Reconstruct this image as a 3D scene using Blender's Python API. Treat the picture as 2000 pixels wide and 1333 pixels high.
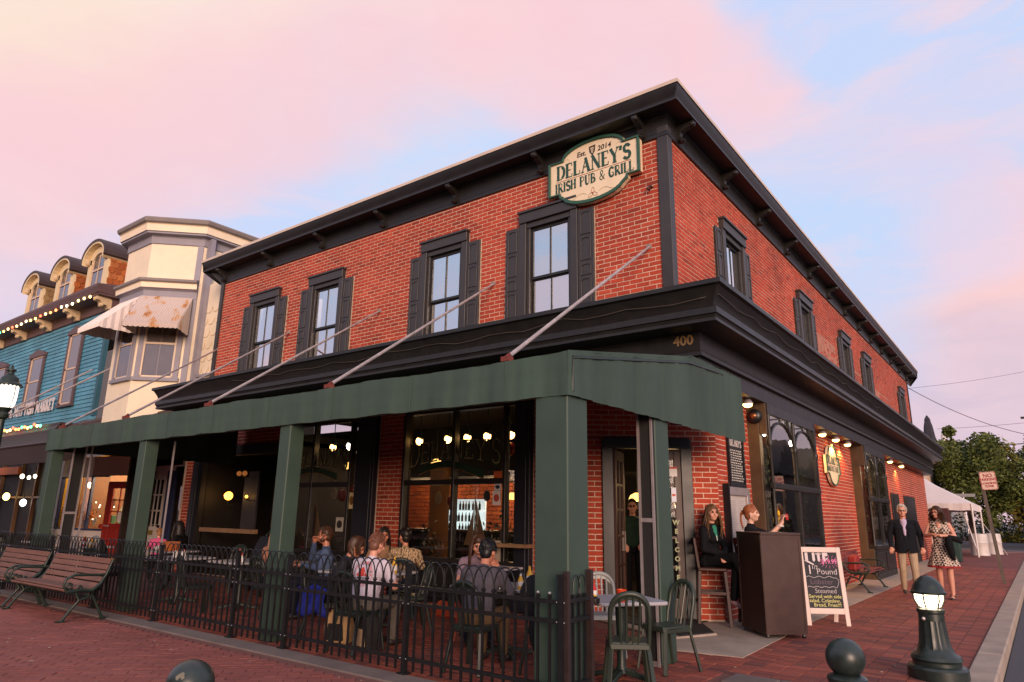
import bpy, math, random
import numpy as np
from mathutils import Vector, Matrix, Quaternion
R=math.radians
for o in list(bpy.data.objects): bpy.data.objects.remove(o)
S=bpy.context.scene; COL=S.collection
# ---------------------------------------------------------------- camera
EYE=Vector((0,0,1.4))
def _cam():
    yaw,pitch,roll=-0.648837,0.250038,0.0153976
    cy,sy,cp,sp=math.cos(yaw),math.sin(yaw),math.cos(pitch),math.sin(pitch)
    f=Vector((sy*cp,cy*cp,sp)); r=Vector((cy,-sy,0)); u=r.cross(f)
    c,s=math.cos(roll),math.sin(roll)
    return f,c*r+s*u,-s*r+c*u
FWD,RGT,UPV=_cam()
cd=bpy.data.cameras.new('camera'); cam=bpy.data.objects.new('camera',cd); COL.objects.link(cam)
m=Matrix.Identity(4)
for i in range(3): m[i][0]=RGT[i]; m[i][1]=UPV[i]; m[i][2]=-FWD[i]; m[i][3]=EYE[i]
cam.matrix_world=m; cd.sensor_width=36; cd.sensor_fit='HORIZONTAL'; cd.lens=1330.74*36/2000; cd.clip_start=.05; cd.clip_end=1500
S.camera=cam
def pdir(x,y): return (FWD+RGT*((x-1000)/1330.74)-UPV*((y-666.5)/1330.74)).normalized()
# ---------------------------------------------------------------- view
S.view_settings.view_transform='Standard'; S.view_settings.look='None'; S.view_settings.exposure=.12; S.view_settings.gamma=1
S.view_settings.use_curve_mapping=False
S.render.engine='CYCLES'; S.cycles.use_denoising=True; S.cycles.max_bounces=7; S.cycles.transparent_max_bounces=12
S.cycles.caustics_reflective=False; S.cycles.caustics_refractive=False; S.cycles.sample_clamp_indirect=4
def lin(h):
    v=[int(h[i:i+2],16)/255 for i in (0,2,4)]
    return tuple(x/12.92 if x<=.04045 else ((x+.055)/1.055)**2.4 for x in v)
# ---------------------------------------------------------------- sky (dusk: pale blue with cream and pink cloud banks)
W=bpy.data.worlds.new('World'); S.world=W; W.use_nodes=True
def _sky():
    t=W.node_tree; N=t.nodes; L=t.links; N.clear()
    def nd(ty,**k):
        n=N.new(ty)
        for a,b in k.items():
            if a.startswith('i_'):
                key=a[2:]; n.inputs[int(key) if key.isdigit() else key].default_value=b
            else: setattr(n,a,b)
        return n
    def mth(op,a,b=None,c=None,clamp=False):
        n=N.new('ShaderNodeMath'); n.operation=op; n.use_clamp=clamp
        for i,v in enumerate((a,b,c)):
            if v is None: continue
            if isinstance(v,(int,float)): n.inputs[i].default_value=v
            else: L.new(v,n.inputs[i])
        return n.outputs[0]
    tc=nd('ShaderNodeTexCoord'); d=tc.outputs['Generated']
    # wobble of the direction so that banks have uneven edges
    nz=nd('ShaderNodeTexNoise',noise_dimensions='3D'); nz.inputs['Scale'].default_value=2.2; nz.inputs['Detail'].default_value=6; nz.inputs['Roughness'].default_value=.55
    mp=nd('ShaderNodeMapping'); mp.inputs['Scale'].default_value=(1,1,2.6); L.new(d,mp.inputs['Vector']); L.new(mp.outputs[0],nz.inputs['Vector'])
    sub=nd('ShaderNodeVectorMath',operation='SUBTRACT'); L.new(nz.outputs['Color'],sub.inputs[0]); sub.inputs[1].default_value=(.5,.5,.5)
    sc=nd('ShaderNodeVectorMath',operation='SCALE'); L.new(sub.outputs[0],sc.inputs[0]); sc.inputs['Scale'].default_value=.24
    ad=nd('ShaderNodeVectorMath',operation='ADD'); L.new(d,ad.inputs[0]); L.new(sc.outputs[0],ad.inputs[1])
    nm=nd('ShaderNodeVectorMath',operation='NORMALIZE'); L.new(ad.outputs[0],nm.inputs[0]); dw=nm.outputs[0]
    sx=nd('ShaderNodeSeparateXYZ'); L.new(d,sx.inputs[0]); z=sx.outputs['Z']
    rp=nd('ShaderNodeValToRGB'); L.new(mth('MAXIMUM',z,0.0),rp.inputs[0])
    e=rp.color_ramp.elements
    stops=[(0,'e0bcc4'),(.10,'dcc6d6'),(.2,'d4d2ee'),(.36,'c6dafa'),(.62,'c8d8fb'),(1,'d0d6f4')]
    e[0].position=0; e[0].color=lin(stops[0][1])+(1,); e[1].position=1; e[1].color=lin(stops[-1][1])+(1,)
    for p,h in stops[1:-1]:
        q=e.new(p); q.color=lin(h)+(1,)
    cur=rp.outputs[0]
    def bank(px,py,r,soft,hexc,amt):
        nonlocal cur
        c=pdir(px,py)
        dp=nd('ShaderNodeVectorMath',operation='DOT_PRODUCT'); L.new(dw,dp.inputs[0]); dp.inputs[1].default_value=c
        mr=nd('ShaderNodeMapRange',interpolation_type='SMOOTHSTEP'); L.new(dp.outputs['Value'],mr.inputs[0])
        mr.inputs[1].default_value=math.cos(r+soft); mr.inputs[2].default_value=math.cos(max(r-soft,0.001)); mr.inputs[3].default_value=0; mr.inputs[4].default_value=amt
        mx=nd('ShaderNodeMix',data_type='RGBA'); L.new(mr.outputs[0],mx.inputs[0]); L.new(cur,mx.inputs[6]); mx.inputs[7].default_value=lin(hexc)+(1,); cur=mx.outputs[2]
    # thin general wisps over the whole dome
    n2=nd('ShaderNodeTexNoise'); n2.inputs['Scale'].default_value=2.6; n2.inputs['Detail'].default_value=9; n2.inputs['Roughness'].default_value=.6
    mp2=nd('ShaderNodeMapping'); mp2.inputs['Scale'].default_value=(1,1.3,3.2); mp2.inputs['Rotation'].default_value=(.35,.25,.4); mp2.inputs['Location'].default_value=(3.1,.7,2.2)
    L.new(dw,mp2.inputs['Vector']); L.new(mp2.outputs[0],n2.inputs['Vector'])
    w=nd('ShaderNodeMapRange',interpolation_type='SMOOTHSTEP'); L.new(n2.outputs[0],w.inputs[0]); w.inputs[1].default_value=.47; w.inputs[2].default_value=.64; w.inputs[3].default_value=0; w.inputs[4].default_value=.62
    mx=nd('ShaderNodeMix',data_type='RGBA'); L.new(w.outputs[0],mx.inputs[0]); L.new(cur,mx.inputs[6]); mx.inputs[7].default_value=lin('f9d6dc')+(1,); cur=mx.outputs[2]
    for b in BANKS: bank(*b)
    n4=nd('ShaderNodeTexNoise'); n4.inputs['Scale'].default_value=3.4; n4.inputs['Detail'].default_value=8; n4.inputs['Roughness'].default_value=.62; n4.inputs['Distortion'].default_value=.6
    mp4=nd('ShaderNodeMapping'); mp4.inputs['Scale'].default_value=(1,1.5,4.5); mp4.inputs['Rotation'].default_value=(.5,-.2,.3); mp4.inputs['Location'].default_value=(1.3,4.7,.4)
    L.new(dw,mp4.inputs['Vector']); L.new(mp4.outputs[0],n4.inputs['Vector'])
    w4=nd('ShaderNodeMapRange',interpolation_type='SMOOTHSTEP'); L.new(n4.outputs[0],w4.inputs[0]); w4.inputs[1].default_value=.44; w4.inputs[2].default_value=.70; w4.inputs[3].default_value=0; w4.inputs[4].default_value=.36
    mx=nd('ShaderNodeMix',data_type='RGBA'); L.new(w4.outputs[0],mx.inputs[0]); L.new(cur,mx.inputs[6]); mx.inputs[7].default_value=lin('fad9de')+(1,); cur=mx.outputs[2]
    bg=nd('ShaderNodeBackground'); L.new(cur,bg.inputs[0]); bg.inputs[1].default_value=.93
    ou=nd('ShaderNodeOutputWorld'); L.new(bg.outputs[0],ou.inputs[0])
PINK=[(px,py,.075,.075,'fad0d6',.7) for px,py in ((-60,300),(120,270),(300,225),(480,190),(660,150),(840,105),(1020,70),(1200,60))]
BANKS=[(40,0,.22,.11,'fbe2da',.95),(380,-40,.20,.11,'fbe6dc',.92),(720,-70,.19,.10,'fbe3da',.9),(1060,-100,.17,.11,'f8dde0',.8),(60,170,.10,.08,'fde4cf',.6)]
BANKS+=[(px,py,.045,.045,'f9d2da',a) for px,py,a in ((1290,50,.8),(1380,110,.85),(1460,190,.8),(1540,260,.7),(1640,320,.6),(1740,365,.65),(1840,395,.6),(1960,470,.8),(2040,500,.8),(1930,540,.7),(1860,580,.75),(1790,620,.6))]
BANKS+=[(1900,665,.05,.03,'fbd0d0',.8),(1990,650,.06,.03,'fbd0d0',.8),(2060,660,.06,.03,'fbd0d0',.8),(1850,640,.03,.03,'fbd4d4',.6),(1900,775,.08,.03,'dcc6d6',.7),(2040,770,.08,.03,'dcc6d6',.7)]
BANKS+=[(760,370,.17,.11,'ccddfb',.85),(440,420,.13,.09,'cad9fb',.8),(120,430,.11,.07,'d0d8f6',.7),(40,560,.08,.05,'f0d2dc',.5),(1160,180,.07,.07,'dcd6f2',.6),(1600,430,.10,.08,'c2dafd',.7),(1850,260,.08,.07,'d8d6f2',.5),(1880,490,.05,.05,'c6dafd',.4),(1700,620,.07,.06,'c8dafa',.7)]+PINK
_sky()
sl=bpy.data.lights.new('sunset_glow','SUN'); sl.energy=3.5; sl.angle=R(26); sl.color=(1,.70,.52)
sun=bpy.data.objects.new('sunset_glow',sl); COL.objects.link(sun)
_sd=Vector((.70,-.66,.17)).normalized(); sun.rotation_euler=_sd.to_track_quat('Z','Y').to_euler()
rng=random.Random(7)
# ---------------------------------------------------------------- materials
MATS={}
def M(name,hexc,rough=.6,noise=0.0,scale=6.0,bump=0.0,metal=0.0,emit=0.0,spec=.5,emitc=None,stretch=None,alpha=None,coord='Object',sheen=0):
    if name in MATS: return MATS[name]
    m=bpy.data.materials.new(name); m.use_nodes=True; t=m.node_tree; b=t.nodes['Principled BSDF']
    c=lin(hexc)+(1,)
    b.inputs['Base Color'].default_value=c; b.inputs['Roughness'].default_value=rough; b.inputs['Metallic'].default_value=metal
    b.inputs['Specular IOR Level'].default_value=spec
    if emit: b.inputs['Emission Color'].default_value=lin(emitc or hexc)+(1,); b.inputs['Emission Strength'].default_value=emit
    if sheen: b.inputs['Sheen Weight'].default_value=sheen
    if noise or bump:
        tc=t.nodes.new('ShaderNodeTexCoord'); nz=t.nodes.new('ShaderNodeTexNoise'); nz.inputs['Scale'].default_value=scale; nz.inputs['Detail'].default_value=6; nz.inputs['Roughness'].default_value=.62
        src=tc.outputs[coord]
        if stretch:
            mp=t.nodes.new('ShaderNodeMapping'); mp.inputs['Scale'].default_value=stretch; t.links.new(src,mp.inputs['Vector']); src=mp.outputs[0]
        t.links.new(src,nz.inputs['Vector'])
        if noise:
            rp=t.nodes.new('ShaderNodeValToRGB'); rp.color_ramp.elements[0].position=.3; rp.color_ramp.elements[1].position=.7
            rp.color_ramp.elements[0].color=tuple(max(0,x*(1-noise)) for x in c[:3])+(1,); rp.color_ramp.elements[1].color=tuple(min(1,x*(1+noise)) for x in c[:3])+(1,)
            t.links.new(nz.outputs[0],rp.inputs[0]); t.links.new(rp.outputs[0],b.inputs['Base Color'])
            rr=t.nodes.new('ShaderNodeMapRange'); rr.inputs[3].default_value=max(.03,rough-.12); rr.inputs[4].default_value=min(1,rough+.12); t.links.new(nz.outputs[0],rr.inputs[0]); t.links.new(rr.outputs[0],b.inputs['Roughness'])
        if bump:
            bp=t.nodes.new('ShaderNodeBump'); bp.inputs['Strength'].default_value=bump; bp.inputs['Distance'].default_value=.01; t.links.new(nz.outputs[0],bp.inputs['Height']); t.links.new(bp.outputs[0],b.inputs['Normal'])
    MATS[name]=m; return m
def MR(name,cols,rough=.85,bump=.35,scale=40,wear=None):
    """colour picked per piece (object or loose island) from a ramp of real colours"""
    if name in MATS: return MATS[name]
    m=bpy.data.materials.new(name); m.use_nodes=True; t=m.node_tree; b=t.nodes['Principled BSDF']; L=t.links
    oi=t.nodes.new('ShaderNodeObjectInfo'); ge=t.nodes.new('ShaderNodeNewGeometry')
    ad=t.nodes.new('ShaderNodeMath'); ad.operation='ADD'; L.new(oi.outputs['Random'],ad.inputs[0]); L.new(ge.outputs['Random Per Island'],ad.inputs[1])
    fr=t.nodes.new('ShaderNodeMath'); fr.operation='FRACT'; L.new(ad.outputs[0],fr.inputs[0])
    rp=t.nodes.new('ShaderNodeValToRGB'); rp.color_ramp.interpolation='LINEAR'; L.new(fr.outputs[0],rp.inputs[0]); e=rp.color_ramp.elements
    n=len(cols); e[0].position=0; e[0].color=lin(cols[0])+(1,); e[1].position=1; e[1].color=lin(cols[-1])+(1,)
    for i in range(1,n-1): q=e.new(i/(n-1)); q.color=lin(cols[i])+(1,)
    nz=t.nodes.new('ShaderNodeTexNoise'); nz.inputs['Scale'].default_value=scale; nz.inputs['Detail'].default_value=5; L.new(ge.outputs['Position'],nz.inputs['Vector'])
    mx=t.nodes.new('ShaderNodeMix'); mx.data_type='RGBA'; mx.blend_type='MULTIPLY'; mx.inputs[0].default_value=1
    g=t.nodes.new('ShaderNodeMapRange'); g.inputs[1].default_value=.25; g.inputs[2].default_value=.75; g.inputs[3].default_value=.78; g.inputs[4].default_value=1.18; L.new(nz.outputs[0],g.inputs[0])
    L.new(rp.outputs[0],mx.inputs[6]); L.new(g.outputs[0],mx.inputs[7])
    n3=t.nodes.new('ShaderNodeTexNoise'); n3.inputs['Scale'].default_value=.9; n3.inputs['Detail'].default_value=6; L.new(ge.outputs['Position'],n3.inputs['Vector'])
    g3=t.nodes.new('ShaderNodeMapRange'); g3.inputs[1].default_value=.3; g3.inputs[2].default_value=.7; g3.inputs[3].default_value=.74; g3.inputs[4].default_value=1.14; L.new(n3.outputs[0],g3.inputs[0])
    m2=t.nodes.new('ShaderNodeMix'); m2.data_type='RGBA'; m2.blend_type='MULTIPLY'; m2.inputs[0].default_value=1; L.new(mx.outputs[2],m2.inputs[6]); L.new(g3.outputs[0],m2.inputs[7])
    out=m2.outputs[2]
    L.new(out,b.inputs['Base Color']); b.inputs['Roughness'].default_value=rough; b.inputs['Specular IOR Level'].default_value=.35
    bp=t.nodes.new('ShaderNodeBump'); bp.inputs['Strength'].default_value=bump; bp.inputs['Distance'].default_value=.004; L.new(nz.outputs[0],bp.inputs['Height']); L.new(bp.outputs[0],b.inputs['Normal'])
    MATS[name]=m; return m
def MG(name,tint='ffffff',refl=.25,gl='ffffff',rough=.02):
    """window glass: a mirror coat over a clear sheet"""
    if name in MATS: return MATS[name]
    m=bpy.data.materials.new(name); m.use_nodes=True; t=m.node_tree; t.nodes.clear(); L=t.links
    tr=t.nodes.new('ShaderNodeBsdfTransparent'); tr.inputs[0].default_value=lin(tint)+(1,)
    g=t.nodes.new('ShaderNodeBsdfGlossy'); g.inputs['Roughness'].default_value=rough; g.inputs[0].default_value=lin(gl)+(1,)
    fr=t.nodes.new('ShaderNodeFresnel'); fr.inputs[0].default_value=1.5
    ge=t.nodes.new('ShaderNodeNewGeometry'); wz=t.nodes.new('ShaderNodeTexNoise'); wz.inputs['Scale'].default_value=3.2; wz.inputs['Detail'].default_value=1; L.new(ge.outputs['Position'],wz.inputs['Vector']); bw=t.nodes.new('ShaderNodeBump'); bw.inputs['Strength'].default_value=.10; bw.inputs['Distance'].default_value=.012; L.new(wz.outputs[0],bw.inputs['Height']); L.new(bw.outputs[0],g.inputs['Normal'])
    ad=t.nodes.new('ShaderNodeMath'); ad.operation='ADD'; ad.use_clamp=True; ad.inputs[1].default_value=refl; L.new(fr.outputs[0],ad.inputs[0])
    mx=t.nodes.new('ShaderNodeMixShader'); L.new(ad.outputs[0],mx.inputs[0]); L.new(tr.outputs[0],mx.inputs[1]); L.new(g.outputs[0],mx.inputs[2])
    ou=t.nodes.new('ShaderNodeOutputMaterial'); L.new(mx.outputs[0],ou.inputs[0]); MATS[name]=m; return m
def ME(name,hexc,s): return M(name,hexc,.5,emit=s)
# ---------------------------------------------------------------- mesh helper
def frame_of(d,up=Vector((0,0,1))):
    d=d.normalized()
    if abs(d.dot(up))>.98: up=Vector((1,0,0))
    a=up.cross(d).normalized(); return a,d.cross(a)
class B:
    def __init__(s): s.v=[]; s.f=[]; s.m=[]
    def add(s,vs,fs,m=0):
        k=len(s.v); s.v+=[tuple(p) for p in vs]; s.f+=[tuple(i+k for i in f) for f in fs]; s.m+=[m]*len(fs); return s
    def box(s,x0,y0,z0,x1,y1,z1,m=0):
        x0,x1=min(x0,x1),max(x0,x1); y0,y1=min(y0,y1),max(y0,y1); z0,z1=min(z0,z1),max(z0,z1)
        return s.add([(x0,y0,z0),(x1,y0,z0),(x1,y1,z0),(x0,y1,z0),(x0,y0,z1),(x1,y0,z1),(x1,y1,z1),(x0,y1,z1)],
          [(3,2,1,0),(4,5,6,7),(0,1,5,4),(1,2,6,5),(2,3,7,6),(3,0,4,7)],m)
    def bar(s,a,b,w,h,m=0,up=(0,0,1)):
        """square bar from a to b, w across, h along up"""
        a=Vector(a); b=Vector(b); u,v=frame_of(b-a,Vector(up)); u=u*w/2; v=v*h/2
        vs=[a-u-v,a+u-v,a+u+v,a-u+v,b-u-v,b+u-v,b+u+v,b-u+v]
        return s.add(vs,[(0,1,2,3),(7,6,5,4),(4,5,1,0),(5,6,2,1),(6,7,3,2),(7,4,0,3)],m)
    def tube(s,pts,r,n=8,m=0,closed=False,cap=True):
        pts=[Vector(p) for p in pts]; k=len(pts); rs=r if isinstance(r,(list,tuple)) else [r]*k
        u=None; base=len(s.v)
        for i,p in enumerate(pts):
            if closed: d=pts[(i+1)%k]-pts[i-1]
            else: d=pts[min(i+1,k-1)]-pts[max(i-1,0)]
            if d.length<1e-9: d=Vector((0,0,1))
            d.normalize()
            if u is None: u,_=frame_of(d)
            u=(u-d*u.dot(d)); u=u.normalized() if u.length>1e-6 else frame_of(d)[0]
            v=d.cross(u)
            for j in range(n):
                a=2*math.pi*j/n; s.v.append(tuple(p+(u*math.cos(a)+v*math.sin(a))*rs[i]))
        for i in range(k if closed else k-1):
            i2=(i+1)%k
            for j in range(n):
                j2=(j+1)%n; s.f.append((base+i*n+j,base+i*n+j2,base+i2*n+j2,base+i2*n+j)); s.m.append(m)
        if cap and not closed:
            s.f.append(tuple(base+j for j in reversed(range(n)))); s.m.append(m); s.f.append(tuple(base+(k-1)*n+j for j in range(n))); s.m.append(m)
        return s
    def lathe(s,prof,n=20,c=(0,0,0),m=0,rot=None,flute=0,fl=(0,0)):
        base=len(s.v); c=Vector(c)
        for i,(r,z) in enumerate(prof):
            for j in range(n):
                a=2*math.pi*j/n; rr=r
                if flute and fl[0]<=i<=fl[1]: rr=r*(1-flute*(.5+.5*math.cos(a*n/4)))
                p=Vector((rr*math.cos(a),rr*math.sin(a),z))
                if rot: p=rot@p
                s.v.append(tuple(c+p))
        for i in range(len(prof)-1):
            for j in range(n):
                j2=(j+1)%n; s.f.append((base+i*n+j,base+i*n+j2,base+(i+1)*n+j2,base+(i+1)*n+j)); s.m.append(m)
        s.f.append(tuple(base+j for j in reversed(range(n)))); s.m.append(m); t=base+(len(prof)-1)*n; s.f.append(tuple(t+j for j in range(n))); s.m.append(m)
        return s
    def ball(s,c,r,n=12,k=8,m=0,rot=None):
        r=(r,r,r) if isinstance(r,(int,float)) else r; c=Vector(c); base=len(s.v)
        def pt(a,b):
            p=Vector((r[0]*math.sin(b)*math.cos(a),r[1]*math.sin(b)*math.sin(a),r[2]*math.cos(b)))
            return tuple(c+(rot@p if rot else p))
        s.v.append(pt(0,math.pi))
        for i in range(1,k):
            for j in range(n): s.v.append(pt(2*math.pi*j/n,math.pi-math.pi*i/k))
        s.v.append(pt(0,0)); T=len(s.v)-1
        for j in range(n):
            j2=(j+1)%n; s.f.append((base,base+1+j2,base+1+j)); s.m.append(m)
            q=base+1+(k-2)*n; s.f.append((q+j,q+j2,T)); s.m.append(m)
        for i in range(k-2):
            for j in range(n):
                j2=(j+1)%n; a=base+1+i*n; s.f.append((a+j,a+j2,a+n+j2,a+n+j)); s.m.append(m)
        return s
    def cap(s,a,b,ra,rb,n=12,m=0):
        """closed tapered capsule"""
        a=Vector(a); b=Vector(b); d=b-a; L=d.length
        if L<1e-6: return s.ball(a,ra,n,8,m)
        d/=L; pts=[];rs=[]
        for q in (0.02,.3,.6,.86): pts.append(a-d*ra*math.cos(q*math.pi/2)); rs.append(ra*math.sin(q*math.pi/2)+1e-4)
        pts+= [a,b]; rs+=[ra,rb]
        for q in (.86,.6,.3,.02): pts.append(b+d*rb*math.cos(q*math.pi/2)); rs.append(rb*math.sin(q*math.pi/2)+1e-4)
        return s.tube(pts,rs,n,m)
    def prism(s,poly,o,u,v,w,m=0):
        """polygon (a,b) in plane o+a*u+b*v, thickness vector w"""
        o=Vector(o);u=Vector(u);v=Vector(v);w=Vector(w); n=len(poly)
        p=[o+u*a+v*b for a,b in poly]; q=[x+w for x in p]
        ar=sum(poly[i][0]*poly[(i+1)%n][1]-poly[(i+1)%n][0]*poly[i][1] for i in range(n))
        flip=(ar>0)==(u.cross(v).dot(w)>0)
        fs=[tuple(range(n)),tuple(range(2*n-1,n-1,-1))]+[(i,i+n,(i+1)%n+n,(i+1)%n) for i in range(n)]
        if flip: fs=[tuple(reversed(f)) for f in fs]
        return s.add(p+q,fs,m)
    def ring(s,outer,inner,o,u,v,w,m=0):
        """band between two same-length outlines, thickness w"""
        o=Vector(o);u=Vector(u);v=Vector(v);w=Vector(w); n=len(outer)
        A=[o+u*a+v*b for a,b in outer]; C=[o+u*a+v*b for a,b in inner]
        vs=A+C+[x+w for x in A]+[x+w for x in C]; fs=[]
        for i in range(n):
            j=(i+1)%n; fs+=[(i,j,n+j,n+i),(2*n+i,3*n+i,3*n+j,2*n+j),(i,2*n+i,2*n+j,j),(n+i,n+j,3*n+j,3*n+i)]
        return s.add(vs,fs,m)
    def quad(s,a,b,c,d,m=0): return s.add([a,b,c,d],[(0,1,2,3)],m)
    def sweep(s,prof,pts_of,m=0,closed_prof=False):
        """prof: list of (offset,z); pts_of(o,z)-> list of points along the path"""
        rows=[pts_of(o,z) for o,z in prof]; k=len(rows[0]); base=len(s.v)
        for r in rows: s.v+=[tuple(p) for p in r]
        n=len(rows)
        for i in range(n if closed_prof else n-1):
            i2=(i+1)%n
            for j in range(k-1): s.f.append((base+i*k+j,base+i2*k+j,base+i2*k+j+1,base+i*k+j+1)); s.m.append(m)
        for j in (0,k-1):
            f=[base+i*k+j for i in range(n)]; s.f.append(tuple(f if j else reversed(f))); s.m.append(m)
        return s
    def build(s,name,mats,parent=None,label=None,cat=None,group=None,kind=None,smooth=False,bevel=0,loc=None,rotz=0,fix=True):
        me=bpy.data.meshes.new(name); me.from_pydata(s.v,[],s.f)
        if not isinstance(mats,(list,tuple)): mats=[mats]
        for q in mats: me.materials.append(q)
        if len(mats)>1: me.polygons.foreach_set('material_index',s.m)
        if fix:
            import bmesh
            bm=bmesh.new(); bm.from_mesh(me); bmesh.ops.recalc_face_normals(bm,faces=bm.faces)
            if bevel: bmesh.ops.bevel(bm,geom=[e for e in bm.edges if len(e.link_faces)==2 and e.calc_face_angle(0)>.5],offset=bevel,segments=1,affect='EDGES')
            bm.to_mesh(me); bm.free()
        if smooth: me.polygons.foreach_set('use_smooth',[True]*len(me.polygons)); me.set_sharp_from_angle(angle=R(smooth if smooth is not True else 50))
        me.update(); o=bpy.data.objects.new(name,me); return put(o,parent,label,cat,group,kind,loc,rotz)
def put(o,parent=None,label=None,cat=None,group=None,kind=None,loc=None,rotz=0):
    COL.objects.link(o)
    if parent: o.parent=parent
    if label: o['label']=label
    if cat: o['category']=cat
    if group: o['group']=group
    if kind: o['kind']=kind
    if loc is not None: o.location=loc
    if rotz: o.rotation_euler=(0,0,rotz)
    return o
def empty(name,label,cat,loc=(0,0,0),rotz=0,group=None,kind=None):
    o=bpy.data.objects.new(name,None); o.empty_display_size=.1
    return put(o,None,label,cat,group,kind,loc,rotz)
def copy_tree(o,parent=None):
    c=o.copy(); COL.objects.link(c)
    if parent: c.parent=parent; c.matrix_parent_inverse=o.matrix_parent_inverse.copy()
    for ch in o.children: copy_tree(ch,c)
    return c
def inst(mesh_obj,parent,loc,rot=None,name=None):
    if parent is not None and parent.name in globals().get("STATIC",{}): loc=Vector(loc)-STATIC[parent.name]
    """another piece sharing mesh data"""
    c=mesh_obj.copy(); COL.objects.link(c); c.parent=parent; c.location=loc
    if rot is not None: c.rotation_euler=rot
    return c
def text_mesh(txt,size,ext=.004,align='CENTER',sx=1.0,bold=0.0,spacing=1.0,shear=0):
    cu=bpy.data.curves.new('lettering','FONT'); cu.body=txt; cu.size=size; cu.extrude=ext; cu.align_x=align; cu.align_y='CENTER'; cu.offset=bold; cu.space_character=spacing; cu.shear=shear; cu.resolution_u=3
    o=bpy.data.objects.new('lettering',cu); COL.objects.link(o); bpy.context.view_layer.update()
    me=bpy.data.meshes.new_from_object(o.evaluated_get(bpy.context.evaluated_depsgraph_get())); bpy.data.objects.remove(o); bpy.data.curves.remove(cu)
    for v in me.vertices: v.co.x*=sx
    return me
def text(txt,size,org,u,v,mat,parent,name='lettering',**k):
    me=text_mesh(txt,size,**k); me.materials.clear(); me.materials.append(mat); o=bpy.data.objects.new(name,me); put(o,parent)
    u=Vector(u).normalized(); v=Vector(v).normalized(); w=u.cross(v); mm=Matrix.Identity(4)
    for i in range(3): mm[i][0]=u[i]; mm[i][1]=v[i]; mm[i][2]=w[i]; mm[i][3]=org[i]
    o.matrix_local=mm; return o
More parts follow.
